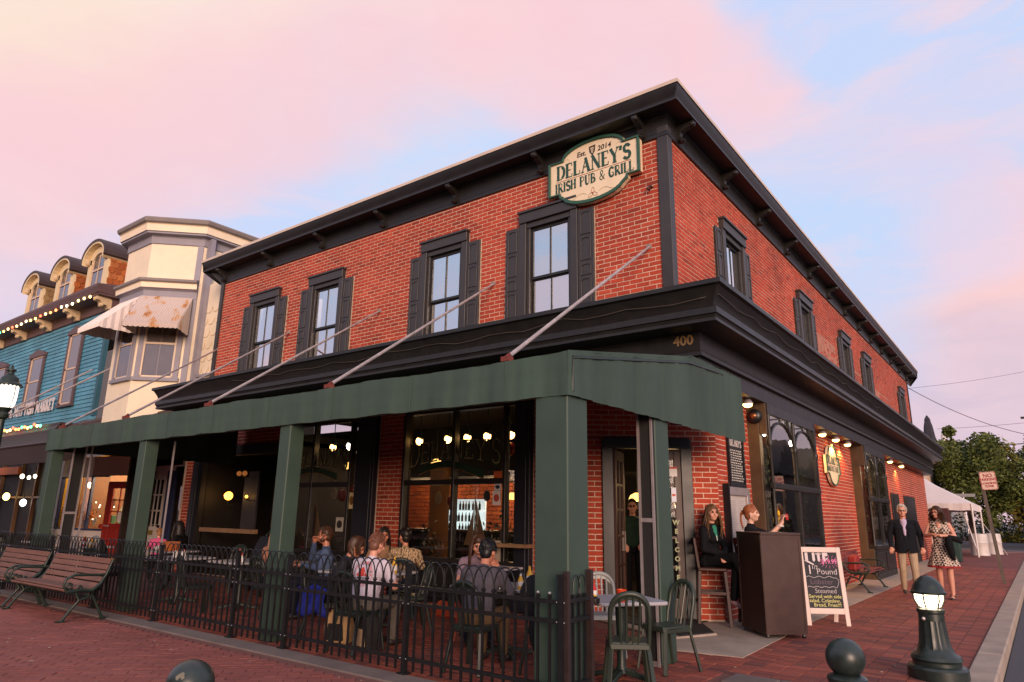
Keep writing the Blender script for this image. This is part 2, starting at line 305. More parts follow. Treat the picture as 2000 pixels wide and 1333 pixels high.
# serif stroke alphabet: unit-height glyphs as strokes (points, weight) ; T thick t thin
_C=lambda cx,cy,rx,ry,a0,a1,n=10:[(cx+rx*math.cos(R(a0+(a1-a0)*i/n)),cy+ry*math.sin(R(a0+(a1-a0)*i/n))) for i in range(n+1)]
GL={
'D':(.66,[([(.12,0),(.12,1)],'T'),([(0,1),(.3,1)]+_C(.3,.5,.32,.5,90,-90)+[(0,0)],'t'),(_C(.3,.5,.31,.47,55,-55,6),'T')]),
'E':(.56,[([(.12,0),(.12,1)],'T'),([(0,1),(.5,1),(.5,.82)],'t'),([(.12,.52),(.4,.52)],'t'),([(0,0),(.52,0),(.52,.2)],'t')]),
'L':(.54,[([(.12,0),(.12,1)],'T'),([(0,1),(.24,1)],'t'),([(0,0),(.5,0),(.5,.22)],'t')]),
'A':(.72,[([(.1,0),(.36,1)],'t'),([(.36,1),(.62,0)],'T'),([(.2,.36),(.54,.36)],'t'),([(0,0),(.2,0)],'t'),([(.5,0),(.74,0)],'t')]),
'N':(.72,[([(.1,0),(.1,1)],'t'),([(.1,1),(.62,0)],'T'),([(.62,0),(.62,1)],'t'),([(0,0),(.2,0)],'t'),([(.52,1),(.72,1)],'t'),([(0,1),(.12,1)],'t')]),
'Y':(.68,[([(.08,1),(.36,.45)],'T'),([(.36,.45),(.6,1)],'t'),([(.36,.45),(.36,0)],'T'),([(.22,0),(.5,0)],'t'),([(0,1),(.2,1)],'t'),([(.5,1),(.7,1)],'t')]),
'S':(.52,[(_C(.26,.74,.2,.25,30,270,9)+_C(.26,.25,.22,.26,90,-150,9),'T')]),
"'":(.18,[([(.08,1),(.05,.78)],'T')]),
'I':(.3,[([(.14,0),(.14,1)],'T'),([(.02,0),(.26,0)],'t'),([(.02,1),(.26,1)],'t')]),
'R':(.64,[([(.12,0),(.12,1)],'T'),([(0,1),(.3,1)]+_C(.3,.75,.22,.25,90,-90,8)+[(.12,.5)],'t'),([(.3,.5),(.58,0)],'T'),([(0,0),(.24,0)],'t'),([(.5,0),(.64,0)],'t')]),
'H':(.7,[([(.12,0),(.12,1)],'T'),([(.56,0),(.56,1)],'T'),([(.12,.52),(.56,.52)],'t'),([(0,0),(.24,0)],'t'),([(0,1),(.24,1)],'t'),([(.44,0),(.68,0)],'t'),([(.44,1),(.68,1)],'t')]),
'P':(.58,[([(.12,0),(.12,1)],'T'),([(0,1),(.3,1)]+_C(.3,.74,.23,.26,90,-90,8)+[(.12,.48)],'t'),([(0,0),(.24,0)],'t')]),
'U':(.66,[([(.12,1),(.12,.3)]+_C(.33,.28,.21,.28,180,270,6),'T'),(_C(.33,.28,.21,.28,270,360,6)+[(.54,1)],'t'),([(0,1),(.24,1)],'t'),([(.44,1),(.64,1)],'t')]),
'B':(.6,[([(.12,0),(.12,1)],'T'),([(0,1),(.28,1)]+_C(.28,.77,.2,.23,90,-90,8)+[(.12,.54)],'t'),([(.28,.54)]+_C(.28,.27,.25,.27,90,-90,8)+[(0,0)],'t'),(_C(.28,.27,.24,.25,50,-50,5),'T')]),
'G':(.66,[(_C(.34,.5,.28,.5,45,315,14),'T'),([(.56,.14),(.56,.42),(.38,.42)],'t')]),
'C':(.62,[(_C(.34,.5,.28,.5,45,315,14),'T')]),
'M':(.86,[([(.1,0),(.1,1)],'t'),([(.1,1),(.42,.2)],'T'),([(.42,.2),(.74,1)],'t'),([(.74,1),(.74,0)],'T'),([(0,0),(.2,0)],'t'),([(.62,0),(.86,0)],'t')]),
'F':(.54,[([(.12,0),(.12,1)],'T'),([(0,1),(.5,1),(.5,.82)],'t'),([(.12,.52),(.4,.52)],'t'),([(0,0),(.24,0)],'t')]),
'K':(.66,[([(.12,0),(.12,1)],'T'),([(.12,.4),(.56,1)],'t'),([(.26,.58),(.6,0)],'T'),([(0,0),(.24,0)],'t'),([(.5,0),(.68,0)],'t'),([(0,1),(.24,1)],'t')]),
'T':(.6,[([(.3,0),(.3,1)],'T'),([(.02,.82),(.02,1),(.58,1),(.58,.82)],'t'),([(.18,0),(.42,0)],'t')]),
'&':(.7,[([(.62,0),(.2,.62)]+_C(.3,.8,.14,.2,180,0,8)+[(.42,.7),(.12,.34)]+_C(.27,.24,.2,.24,160,300,8)+[(.56,.34),(.66,.5)],'t')]),
' ':(.34,[])}
def serif(txt,h,org,u,v,mat,parent,name='lettering',T=.17,t=.055,width=None,arc=None,depth=.004):
    u=Vector(u).normalized(); v=Vector(v).normalized(); w=u.cross(v); org=Vector(org)
    tot=sum(GL[c][0]+.08 for c in txt)-.08; sx=(width/(tot*h)) if width else 1.0; x=-tot/2; b=B(); kk=0
    for c in txt:
        adv,st=GL[c]
        for pts,wt in st:
            th=(T if wt=='T' else t)*h/2; kk+=1; off=w*(depth*.5+kk*.00004)
            P=[((x+p[0])*h*sx,p[1]*h) for p in pts]
            if arc: P=[(a,bb*arc(a)[1]+arc(a)[0]) for a,bb in P]
            L=[];Rr=[]
            for i,p in enumerate(P):
                a=P[max(i-1,0)]; q=P[min(i+1,len(P)-1)]; dx,dy=q[0]-a[0],q[1]-a[1]; l=math.hypot(dx,dy) or 1
                nx,ny=-dy/l*th,dx/l*th; ex=(-dx/l*th*.5 if i==0 else dx/l*th*.5 if i==len(P)-1 else 0); ey=(-dy/l*th*.5 if i==0 else dy/l*th*.5 if i==len(P)-1 else 0)
                L.append((p[0]+nx+ex,p[1]+ny+ey)); Rr.append((p[0]-nx+ex,p[1]-ny+ey))
            for i in range(len(P)-1):
                b.add([org+off+u*L[i][0]+v*L[i][1],org+off+u*L[i+1][0]+v*L[i+1][1],org+off+u*Rr[i+1][0]+v*Rr[i+1][1],org+off+u*Rr[i][0]+v*Rr[i][1]],[(0,3,2,1)])
        x+=adv+.08
    return b.build(name,mat,parent,fix=False)
def lamp(name,loc,power,col,parent=None,r=.03,spot=None,aim=None):
    l=bpy.data.lights.new(name,'SPOT' if spot else 'POINT'); l.energy=power; l.color=col; l.shadow_soft_size=r
    o=bpy.data.objects.new(name,l); COL.objects.link(o); o.location=loc
    if spot: l.spot_size=R(spot); l.spot_blend=.5
    if aim is not None: o.rotation_euler=(Vector(loc)-Vector(aim)).to_track_quat('Z','Y').to_euler()
    if parent:
        o.parent=parent
        if parent.name in STATIC: o.location=Vector(loc)-STATIC[parent.name]
    return o
STATIC={}
_put0=put
def put(o,parent=None,label=None,cat=None,group=None,kind=None,loc=None,rotz=0):
    if parent is not None and parent.name in STATIC:
        off=STATIC[parent.name]; loc=(Vector(loc) if loc is not None else Vector((0,0,0)))-off
    return _put0(o,parent,label,cat,group,kind,loc,rotz)
def still(name,label,cat,loc,group=None,kind=None):
    """a thing whose parts are given in world coordinates"""
    o=empty(name,label,cat,loc,0,group,kind); STATIC[o.name]=Vector(loc); return o
_text0=text
def text(txt,size,org,u,v,mat,parent,name='lettering',**k):
    org=Vector(org)
    if parent is not None and parent.name in STATIC: org=org-STATIC[parent.name]
    return _text0(txt,size,org,u,v,mat,parent,name,**k)
def seen(p):
    d=Vector(p)-EYE; w=d.dot(FWD)
    if w<.2: return None
    x=1000+1330.74*d.dot(RGT)/w; y=666.5-1330.74*d.dot(UPV)/w
    return (x,y,w) if -20<x<2020 and -20<y<1350 else None
def structure(name,b,mats,**k): return b.build(name,mats,kind='structure',**k)
# ---------------------------------------------------------------- materials in use
mBrick=MR('brick_red',['8a3526','aa402c','b2452f','9c3a28','b84c34','a4402d','b0422d'],.85,.3,60)
mMortar=M('mortar','ccb29c',.95,.18,9,.3)
mPave=MR('paver_red',['84463a','92493b','723f38','9a5340','623b39','8c473a','9e5744'],.8,.3,55)
mPave2=MR('paver_rose',['8c5048','8f4f44','894d45','93554b','8d5148'],.85,.2,55)
mJoint=M('joint_sand','70483f',.95,.25,12)
mConc=M('concrete','9c8c7e',.9,.2,3,.25)
mConcD=M('concrete_grey','6d5f58',.92,.22,2.5,.25)
mAsph=M('asphalt','46454a',.9,.25,30,.4)
mBlack=M('black_paint','17171b',.42,.35,4,.1)
mTrim=M('charcoal_trim','1e1b19',.45,.3,5,.12)
mTrimG=M('dark_grey_trim','343030',.5,.18,4,.08)
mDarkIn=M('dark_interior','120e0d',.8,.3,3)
mGreen=M('awning_green','36493f',.75,.28,1.6,.15,stretch=(1,1,.25))
mPost=M('post_green','34473d',.6,.1,3,.05)
mAlu=M('aluminium','b3a9a8',.42,.1,8,metal=.6)
mRod=M('galvanised_rod','a79b99',.55,.25,9,.1,metal=.25)
mCream=M('cream_paint','ead9bd',.7,.08,1.4,.08)
mWhite=M('white_paint','d8cfc9',.6,.08,4)
mSignC=M('sign_cream','e2cfae',.5,.06,2)
mSignG=M('sign_green','2a5240',.5,.1,4)
mLetG=M('letter_green','1d4434',.5)
mRedLn=M('sign_red','a05a45',.5)
mGold=M('gold_leaf','b39a50',.4,metal=.4)
mGlassUp=MG('glass_upper','eeeef2',.58)
mGlass=MG('glass_shop','e6e6ea',.035)
mGlassDull=MG('glass_dull','e6e6ea',-.03)
mGlassSide=MG('glass_side','d8d8dc',.10)
mBlind=M('blind','e4dedb',.8,.06,2)
mWood=M('bench_wood','6e4a3e',.7,.25,5,.3,stretch=(.6,8,8))
mIron=M('cast_iron_green','1c2a24',.45,.2,8,.1)
mFence=M('fence_black','131416',.45,.25,20,.12)
mRed=M('red_plastic','b8201a',.4); mYel=M('yellow_mustard','d9a31c',.4); mOrange=M('orange_cup','c8431c',.35)
mBulb=ME('bulb_warm','ffc46e',9); mBulbW=ME('bulb_white','fff0d8',14)
# ---------------------------------------------------------------- ground
structure('ground',B().quad((-600,-300,-.22),(600,-300,-.22),(600,900,-.22),(-600,900,-.22)),M('far_ground','4a4644',.95,.2,.4))
structure('road',B().box(-.52,-40,-.3,9,46,-.13),mAsph)
plaza=structure('brick_plaza',B().box(-60,-30,-.2,-.80,4.47,-.008),mJoint)
patio=structure('patio_floor',B().box(-27,4.75,-.2,-3.0,10.6,-.0085),mJoint)
walk=structure('sidewalk',B().box(-3.62,4.475,-.2,-.78,43,-.0075),mJoint)
structure('kerb_strip',B().box(-40,4.47,-.2,-3.0,4.74,.006),mConcD,bevel=.006)
b=B()
for i in range(14): b.box(-.775,-12+i*3.6,-.3,-.53,-12+i*3.6+3.585,.012)
structure('street_kerb',b,mConc,bevel=.015)
structure('concrete_strip',B().box(-3.72,9.9,-.1,-2.80,33.5,.004),mConc)
structure('concrete_slab',B().prism([(-3.42,7.46),(-2.67,7.56),(-2.72,9.2),(-2.80,9.9),(-3.66,9.95),(-4.6,9.2)],(0,0,-.1),(1,0,0),(0,1,0),(0,0,.1085)),mConc)
structure('door_step',B().prism([(-3.68,8.05),(-3.38,8.72),(-4.0,9.7),(-5.2,8.85)],(0,0,0),(1,0,0),(0,1,0),(0,0,.03)),mConc,bevel=.008)
b=B(); b.box(-2.47,6.38,-.1,-2.06,6.78,.008); b.box(-2.05,6.38,-.1,-1.62,6.78,.008); structure('granite_pavers',b,mConcD,bevel=.01)
def pavers(parent,inside,org,ang,L,Wd,stag,mat,top,nmax=300,cap=9000,colwise=False,gap=.007,bv=.004):
    u=Vector((math.cos(ang),math.sin(ang),0)); v=Vector((-u.y,u.x,0)); org=Vector(org); cand=[]
    for i in range(-140,140):
        for j in range(-330,330):
            a=i*L+((j%2)*L/2 if not colwise else 0); bb=j*Wd+((i%2)*Wd/2 if colwise else 0)
            c=org+u*a+v*bb
            if not inside(c.x,c.y): continue
            s=seen((c.x,c.y,0))
            if s is None or s[1]<1030: continue
            cand.append((s[2],c))
    cand.sort(key=lambda t:t[0]); cand=cand[:cap]
    r=random.Random(3); l2,w2=L/2-gap/2,Wd/2-gap/2; h=.012
    def blk(b,c,dz,tl):
        vs=[]
        for (sx,sy,z) in ((-1,-1,-h),(1,-1,-h),(1,1,-h),(-1,1,-h)): vs.append(c+u*sx*l2+v*sy*w2+Vector((0,0,z)))
        for (sx,sy) in ((-1,-1),(1,-1),(1,1),(-1,1)): vs.append(c+u*sx*(l2-bv)+v*sy*(w2-bv)+Vector((0,0,dz+tl*(sx+sy*.6))))
        b.add(vs,[(4,5,6,7),(0,1,5,4),(1,2,6,5),(2,3,7,6),(3,0,4,7)])
    first=[]
    for k in range(4):
        b=B(); blk(b,Vector((0,0,0)),0,(k-1.5)*.0009); first.append(b)
    objs=[]
    for k,(d,c) in enumerate(cand[:nmax]):
        q=k%4; pos=c+Vector((0,0,top+r.uniform(-.0015,.0015)))
        if k<4: o=first[q].build('paver',mat,parent,fix=False); objs.append(o); o.location=pos
        else: inst(objs[q],parent,pos)
    b=B()
    for d,c in cand[nmax:]: blk(b,c+Vector((0,0,top)),r.uniform(-.0015,.0015),r.uniform(-.0012,.0012))
    if b.v: b.build('pavers_beyond',mat,parent,kind='stuff',fix=False)
pavers(plaza,lambda x,y:y<4.4 and x<-2.0 and x>-26,(-6,3,0),R(45),.2,.1,.5,mPave2,0.0,300,5000,gap=.003,bv=.0012)
pavers(walk,lambda x,y:(-3.55<x<-.83 and y>4.5) and not(-4.7<x<-2.72 and 7.5<y<9.9) and not(x<-2.86 and y>9.8) and not(-2.5<x<-1.6 and 6.35<y<6.8) and y<27,(-2.08,8,0),0,.2,.1,.5,mPave,0.0,300,4600,colwise=True)
pavers(patio,lambda x,y:-13<x<-3.55 and 4.8<y<8.7 and not (x>-5.2 and y>8.2),(-6,6,0),0,.2,.1,.5,mPave,-.001,300,2600)
structure('far_walk',B().quad((-9,27,-.004),(-.83,27,-.004),(-.83,44,-.004),(-9,44,-.004)),MR('far_paving',['7d463c','7d463c'],.85,.2,8))
structure('cross_road',B().quad((-60,44,-.01),(60,44,-.01),(60,62,-.01),(-60,62,-.01)),mAsph)
structure('far_crossing',B().quad((-60,62,-.006),(60,62,-.006),(60,80,-.006),(-60,80,-.006)),M('far_brick','77413a',.9,.15,1))
b=B()
for y,w in ((44.2,.22),(45.2,.2),(61.4,.3),(66,.3)): b.quad((-8,y,.0),(14,y,.0),(14,y+w,.0),(-8,y+w,.0))
b.quad((-3,40.5,.0),(-1.0,43.4,.0),(-.85,43.2,.0),(-2.8,40.3,.0)); b.quad((-1.0,43.2,.0),(3.4,39.0,.0),(3.4,38.8,.0),(-1.1,43.0,.0))
b.build('road_marking',M('road_paint','b7a9a3',.8,.2,4),kind='structure',fix=False)
# fallen leaves / crumbs on the paving
b=B(); r=random.Random(5)
for i in range(110):
    x,y=(r.uniform(-13,-4.5),r.uniform(2.6,4.4)) if i<70 else (r.uniform(-2.7,-.9),r.uniform(6.5,16))
    a=r.uniform(0,6.3); s=r.uniform(.008,.022); c,sn=math.cos(a)*s,math.sin(a)*s
    b.add([(x-c,y-sn,.004),(x+sn*.6,y-c*.6,.006),(x+c,y+sn,.007),(x-sn*.6,y+c*.6,.005)],[(0,1,2,3)])
b.build('litter_specks',M('pale_leaf','c9b49a',.8),kind='stuff',fix=False)
# ================================================================ the brick pub
WX,WY=-3.93,9.15; XL=-16.68; YF=33.85
pub=still('brick_pub','two storey red brick corner pub with black cornices and shuttered windows','pub building',(-8,12,0))
GX,GY=-3.70,8.75; CA=Vector((-3.70,9.90,0)); CB=Vector((-5.30,8.75,0))
SPARE=[]   # clipped or far bricks: (corner, u, len, h, normal)
FULL=[]
def panels(b,org,u,n,u0,u1,z0,z1,holes,th=.12):
    """flat wall sheet with rectangular openings"""
    us=sorted({u0,u1,*[h[0] for h in holes],*[h[1] for h in holes]}); zs=sorted({z0,z1,*[h[2] for h in holes],*[h[3] for h in holes]})
    us=[a for a in us if u0<=a<=u1]; zs=[a for a in zs if z0<=a<=z1]
    for i in range(len(us)-1):
        for j in range(len(zs)-1):
            ca,cz=(us[i]+us[i+1])/2,(zs[j]+zs[j+1])/2
            if any(h[0]<ca<h[1] and h[2]<cz<h[3] for h in holes): continue
            p=lambda a,z:org+u*a+Vector((0,0,z))
            b.quad(p(us[i],zs[j]),p(us[i+1],zs[j]),p(us[i+1],zs[j+1]),p(us[i],zs[j+1]))
    for h in holes:   # reveals
        a0,a1,zz0,zz1=max(h[0],u0),min(h[1],u1),max(h[2],z0),min(h[3],z1)
        p=lambda a,z,t:org+u*a+Vector((0,0,z))-n*t
        for (A,Bq) in (((a0,zz0),(a1,zz0)),((a1,zz0),(a1,zz1)),((a1,zz1),(a0,zz1)),((a0,zz1),(a0,zz0))):
            b.quad(p(*A,0),p(*Bq,0),p(*Bq,th),p(*A,th))
def bricks(org,u,n,u0,u1,z0,z1,holes,L=.225,H=.075,jt=.0115):
    k=0; z=z0
    while z+H*.6<z1:
        a=u0-((k%2)*L/2)
        while a<u1:
            s=[(max(a,u0),min(a+L-jt,u1))]
            zm=z+H/2
            for h in holes:
                if h[2]-.02<zm<h[3]+.02:
                    t=[]
                    for (p,q) in s:
                        if q<=h[0] or p>=h[1]: t.append((p,q)); continue
                        if p<h[0]: t.append((p,h[0]))
                        if q>h[1]: t.append((h[1],q))
                    s=t
            for p,q in s:
                if q-p<.03: continue
                c=org+u*(p+q)/2+Vector((0,0,z+(H-jt)/2))
                (FULL if abs(q-p-(L-jt))<1e-6 else SPARE).append((c,u,n,q-p,min(H-jt,z1-z)))
            a+=L
        z+=H; k+=1
WIN=[(-15.46,-13.66),(-13.1,-11.28),(-9.5,-7.68),(-7.07,-5.24)]
SWIN=[10.97,15.93,20.27,23.42,30.6]
wb=B(); X1=Vector((1,0,0)); Y1=Vector((0,1,0)); NF=Vector((0,-1,0)); NS=Vector((1,0,0))
fh=[(a+.36,b_-.36,4.69,6.5) for a,b_ in WIN]; sh=[(y+.36,y+1.46,4.69,6.5) for y in SWIN]
fo=Vector((0,WY,0)); so=Vector((WX,0,0))
panels(wb,fo,X1,NF,XL,WX,4.3,7.5,fh); bricks(fo,X1,NF,XL+.12,WX-.16,4.62,7.30,[(a,b_,4.6,6.42) for a,b_ in WIN]+[(a+.3,b_-.3,6.3,6.62) for a,b_ in WIN])
panels(wb,so,Y1,NS,WY,YF,4.3,7.5,sh); bricks(so,Y1,NS,WY+.07,YF,4.62,7.30,[(y,y+1.82,4.6,6.40) for y in SWIN]+[(y+.3,y+1.52,6.3,6.62) for y in SWIN])
# ground floor
go=Vector((0,GY,0)); gs=Vector((GX,0,0)); cu=(CB-CA).normalized(); cn=Vector((cu.y,-cu.x,0)); cn=cn if cn.x>0 else -cn; CL=(CB-CA).length
gh=[(-15.85,-12.4,0,2.75),(-12.3,-10.2,.0,3.25),(-9.03,-6.45,0,3.25)]
panels(wb,go,X1,NF,XL,CB.x,0,4.2,gh); bricks(go,X1,NF,XL+.1,CB.x,0,3.75,gh+[(-10.25,-9.68,0,3.4),(-6.48,-6.17,0,3.4)])
dh=[(CL*.2,CL*.845,0,2.52)]
panels(wb,CA,cu,cn,0,CL,0,4.2,dh); bricks(CA,cu,cn,.0,CL,0.03,3.75,dh)
BAYS=[(11.42,14.4),(19.35,22.1)]
sg=[(a,b_,.0,3.2) for a,b_ in BAYS]
panels(wb,gs,Y1,NS,9.9,33.4,0,4.2,sg); bricks(gs,Y1,NS,9.9,33.4,0.0,3.3,sg)
wall=wb.build('wall',mMortar,pub,fix=False)
# side wall scar of pale mortar
for k,(y0,y1,z0,z1) in enumerate([(18.0,20.2,5.5,6.05),(18.6,19.6,5.1,5.5),(22.4,23.3,5.75,5.82),(25.6,28.2,5.66,5.72),(25.6,26.4,5.2,5.66)]):
    b=B(); b.box(WX+.004,y0,z0,WX+.0058+k*.0004,y1,z1); b.build('mortar_patch',M('worn_brick','a8705c',.9,.3,8,.3),wall)
def brick_block(b,c,u,n,l,h,pr):
    z=Vector((0,0,1)); t=.005
    vs=[c+u*sx*l/2+z*sy*h/2-n*t*.2 for sx,sy in ((-1,-1),(1,-1),(1,1),(-1,1))]+[c+u*sx*(l/2-.002)+z*sy*(h/2-.002)+n*(t+pr) for sx,sy in ((-1,-1),(1,-1),(1,1),(-1,1))]
    f=[(4,5,6,7),(0,1,5,4),(1,2,6,5),(2,3,7,6),(3,0,4,7)]
    if u.cross(z).dot(n)<0: f=[tuple(reversed(q)) for q in f]
    b.add(vs,f)
rb=random.Random(11); sc=[]
for q in FULL:
    s=seen(q[0]); d=(q[0]-EYE); w=abs(d.normalized().dot(q[2]))/d.length_squared
    hid=s is None or (q[0].z<4.72 and not (1345<s[0]<1420 or 1148<s[0]<1176 or 742<s[0]<788))
    sc.append(((-w if not hid else 1),q))
sc.sort(key=lambda t:t[0])
protos={}
for k,(s,q) in enumerate(sc):
    if k<300 and s<0:
        key=tuple(round(x,3) for x in q[1])
        if key not in protos:
            bb=B(); brick_block(bb,Vector((0,0,0)),q[1],q[2],q[3],q[4],0); o=bb.build('brick',mBrick,wall,fix=False); protos[key]=o; o.location=q[0]+q[2]*rb.uniform(-.002,.002)
        else: inst(protos[key],wall,q[0]+q[2]*rb.uniform(-.002,.002))
    else: SPARE.append(q)
bb=B()
for c,u,n,l,h in SPARE: brick_block(bb,c,u,n,l,h,rb.uniform(-.002,.002))
bb.build('brickwork',mBrick,wall,kind='stuff',fix=False)
# corner boards
b=B(); b.box(WX-.15,WY-.035,4.4,WX+.035,WY+.13,7.45); b.build('corner_board',mTrimG,pub,bevel=.006)
b=B(); b.box(XL-.02,WY-.05,4.4,XL+.11,WY+.1,7.45); b.build('corner_board',mTrimG,pub)
b=B(); b.box(WX-.1,YF-.12,4.4,WX+.035,YF+.03,7.45); b.build('corner_board',mTrim,pub)
# cornices
def path(xl,yf,kx=.6):
    return lambda o,z:[(xl+(1.1-o)*kx,WY-o,z),(WX+o,WY-o,z),(WX+o,yf,z)]
low=[(-.05,4.74),(1.10,4.36),(1.10,4.30),(1.05,4.285),(.97,4.17),(.93,4.06),(.96,4.05),(.98,4.03),(.995,4.02),(.995,3.94),(.97,3.93),(.955,3.895),(.97,3.885),(.97,3.845),(.93,3.835),(.66,3.83),(.60,3.82),(.60,3.60),(.585,3.56),(.62,3.55),(.62,3.50),(.56,3.49),(.55,3.26),(.42,3.255),(.12,3.25)]
B().sweep(low,path(-17.48,33.6,.5)).build('lower_cornice',mTrim,pub,smooth=35)
b=B(); rr=random.Random(2)
def cpt(s):   # along the cornice, under the lip
    return (-17+s,WY-1.0) if s<14.1 else (WX+1.0,WY-1.0+s-14.1)
pts=[]; s=3.0
while s<26: x,y=cpt(s); pts.append((x,y,4.17+.03*math.sin(s*5)+rr.uniform(-.03,.03))); s+=.35
b.tube(pts,.006,5); b.build('loose_cable',M('cable_tan','4a4038',.7),pub)
upc=[(.0,7.27),(.045,7.27),(.045,7.33),(.03,7.35),(.03,7.60),(.06,7.62),(.34,7.63),(.34,7.66),(.30,7.67),(.31,7.74),(.355,7.80),(.375,7.88),(.385,7.885)]
upath=lambda o,z:[(XL-.60+(.4-o)*1.4,WY-o,z),(WX+o,WY-o,z),(WX+o,YF+1.0,z)]
B().sweep(upc,upath).build('upper_cornice',mTrim,pub,smooth=30)
B().sweep([(.39,7.885),(.392,7.94),(.36,7.97),(-.2,8.02)],upath).build('roof_edge',M('roof_edge_pale','cdb9a8',.6,.1,2),pub)
B().prism([(XL-.5,WY-.3),(WX+.3,WY-.3),(WX+.3,YF),(XL-.5,YF)],(0,0,7.9),(1,0,0),(0,1,0),(0,0,.08)).build('roof',mTrim,pub)
# cornice brackets
prof=[(0,.02),(.07,.0),(.09,.06),(.05,.10),(.07,.16),(.14,.2),(.22,.225),(.28,.27),(.29,.33),(0,.33)]
def bracket(p,n,parent):
    u=Vector((-n.y,n.x,0)); b=B(); b.prism(prof,p-u*.05,n,(0,0,1),u*.10); b.ball(p+n*.06+Vector((0,0,.03)),(.07,.07,.045),8,6); b.ball(p+n*.25+Vector((0,0,.27)),(.06,.06,.05),8,6)
    return b.build('bracket',mTrim,pub,smooth=40)
xs=[-16.3]+[-14.27+i*2.03 for i in range(6)]
for i in range(7): bracket(Vector((-16.55+2.05*i if i<6 else -4.33,WY-.03,7.31)),NF,pub)
for i in range(13): bracket(Vector((WX+.03,9.55+2.0*i,7.31)),NS,pub)
# upper windows
def upper_window(org,u,n,w=1.82,parent=pub):
    """org at the bottom-left outer shutter edge"""
    z=Vector((0,0,1)); P=lambda a,h,t:org+u*a+z*h+n*t
    def slab(b,a0,a1,h0,h1,t0,t1,m=0): b.prism([(a0,h0),(a1,h0),(a1,h1),(a0,h1)],org+n*t0,u,z,n*(t1-t0),m)
    c=w/2; b=B()
    slab(b,c-.60,c+.60,1.76,1.94,.0,.10); slab(b,c-.62,c+.62,1.94,1.985,.0,.13)
    for s in (-1,1):
        slab(b,*sorted((c+s*.60,c+s*.46)),0,1.76,0,.075); slab(b,*sorted((c+s*.46,c+s*.40)),0,1.76,-.10,.03)
    slab(b,c-.46,c+.46,1.66,1.76,-.10,.05); slab(b,c-.56,c+.56,-.03,.05,-.1,.1)
    fr=b.build('window_frame',mTrimG,parent,bevel=.006)
    b=B()
    for (h0,h1,t) in ((.05,.73,-.085),(.70,1.66,-.05)):
        slab(b,c-.40,c-.355,h0,h1,t,t+.035); slab(b,c+.355,c+.40,h0,h1,t,t+.035); slab(b,c-.355,c+.355,h0,h0+.045,t,t+.035); slab(b,c-.355,c+.355,h1-.05,h1,t,t+.035); slab(b,c-.011,c+.011,h0+.045,h1-.05,t+.004,t+.03)
    b.build('sash',mTrim,fr)
    for (h0,h1,t) in ((.095,.68,-.07),(.745,1.61,-.035)):
        for a0,a1 in ((c-.355,c-.011),(c+.011,c+.355)):
            bb=B(); e=rb.uniform(-.004,.004); bb.add([P(a0,h0,t+e),P(a1,h0,t-e),P(a1,h1,t-e*.5),P(a0,h1,t+e)],[(0,1,2,3)]); bb.build('pane',mGlassUp,fr,fix=False)
    b=B(); k=0; h=.06
    while h<1.64: slab(b,c-.37,c+.37,h,h+.021,-.16-.006*(k%2),-.157-.006*(k%2)); h+=.022; k+=1
    b.build('blind',mBlind,fr); B().prism([(c-.46,0),(c+.46,0),(c+.46,1.8),(c-.46,1.8)],org-n*.3,u,z,n*.02).build('room_back',mDarkIn,fr)
    for a0 in (0,w-.31):
        b=B(); slab(b,a0,a0+.30,-.0,1.72,.02,.055)
        for (h0,h1) in ((.06,.46),(.54,.70),(.80,1.18),(1.26,1.64)):
            out=[(a0+.05,h0),(a0+.25,h0),(a0+.25,h1)]+[(a0+.15+.1*math.cos(R(t)),h1+.035*math.sin(R(t))) for t in (45,90,135)]+[(a0+.05,h1)]
            inn=[(a0+.15+(p-a0-.15)*.82,(h0+h1)/2+(q-(h0+h1)/2)*.9) for p,q in out]
            b.ring(out,inn,org+n*.05,u,z,n*.018)
        b.build('shutter',mTrimG,fr,bevel=.004)
for a,b_ in WIN: upper_window(Vector((a,WY,4.68)),X1,NF,b_-a)
for y in SWIN: upper_window(Vector((WX,y,4.68)),Y1,NS,1.82)
# small hook and number
B().tube([(-4.2,WY,6.45),(-4.2,WY-.06,6.45),(-4.26,WY-.09,6.42),(-4.22,WY-.05,6.38)],.018,6).build('wall_hook',mBlack,pub)
num=text('400',.19,(-3.56,WY-.602,3.72),(1,0,0),(0,0,1),M('brass_number','9a7a52',.4,metal=.5),pub,name='house_number',bold=.004,ext=.012)
# fascia above the ground floor front, ceiling above the patio side
b=B(); b.box(-16.7,8.6,3.26,-3.4,9.1,3.3); b.build('soffit',mTrim,pub)
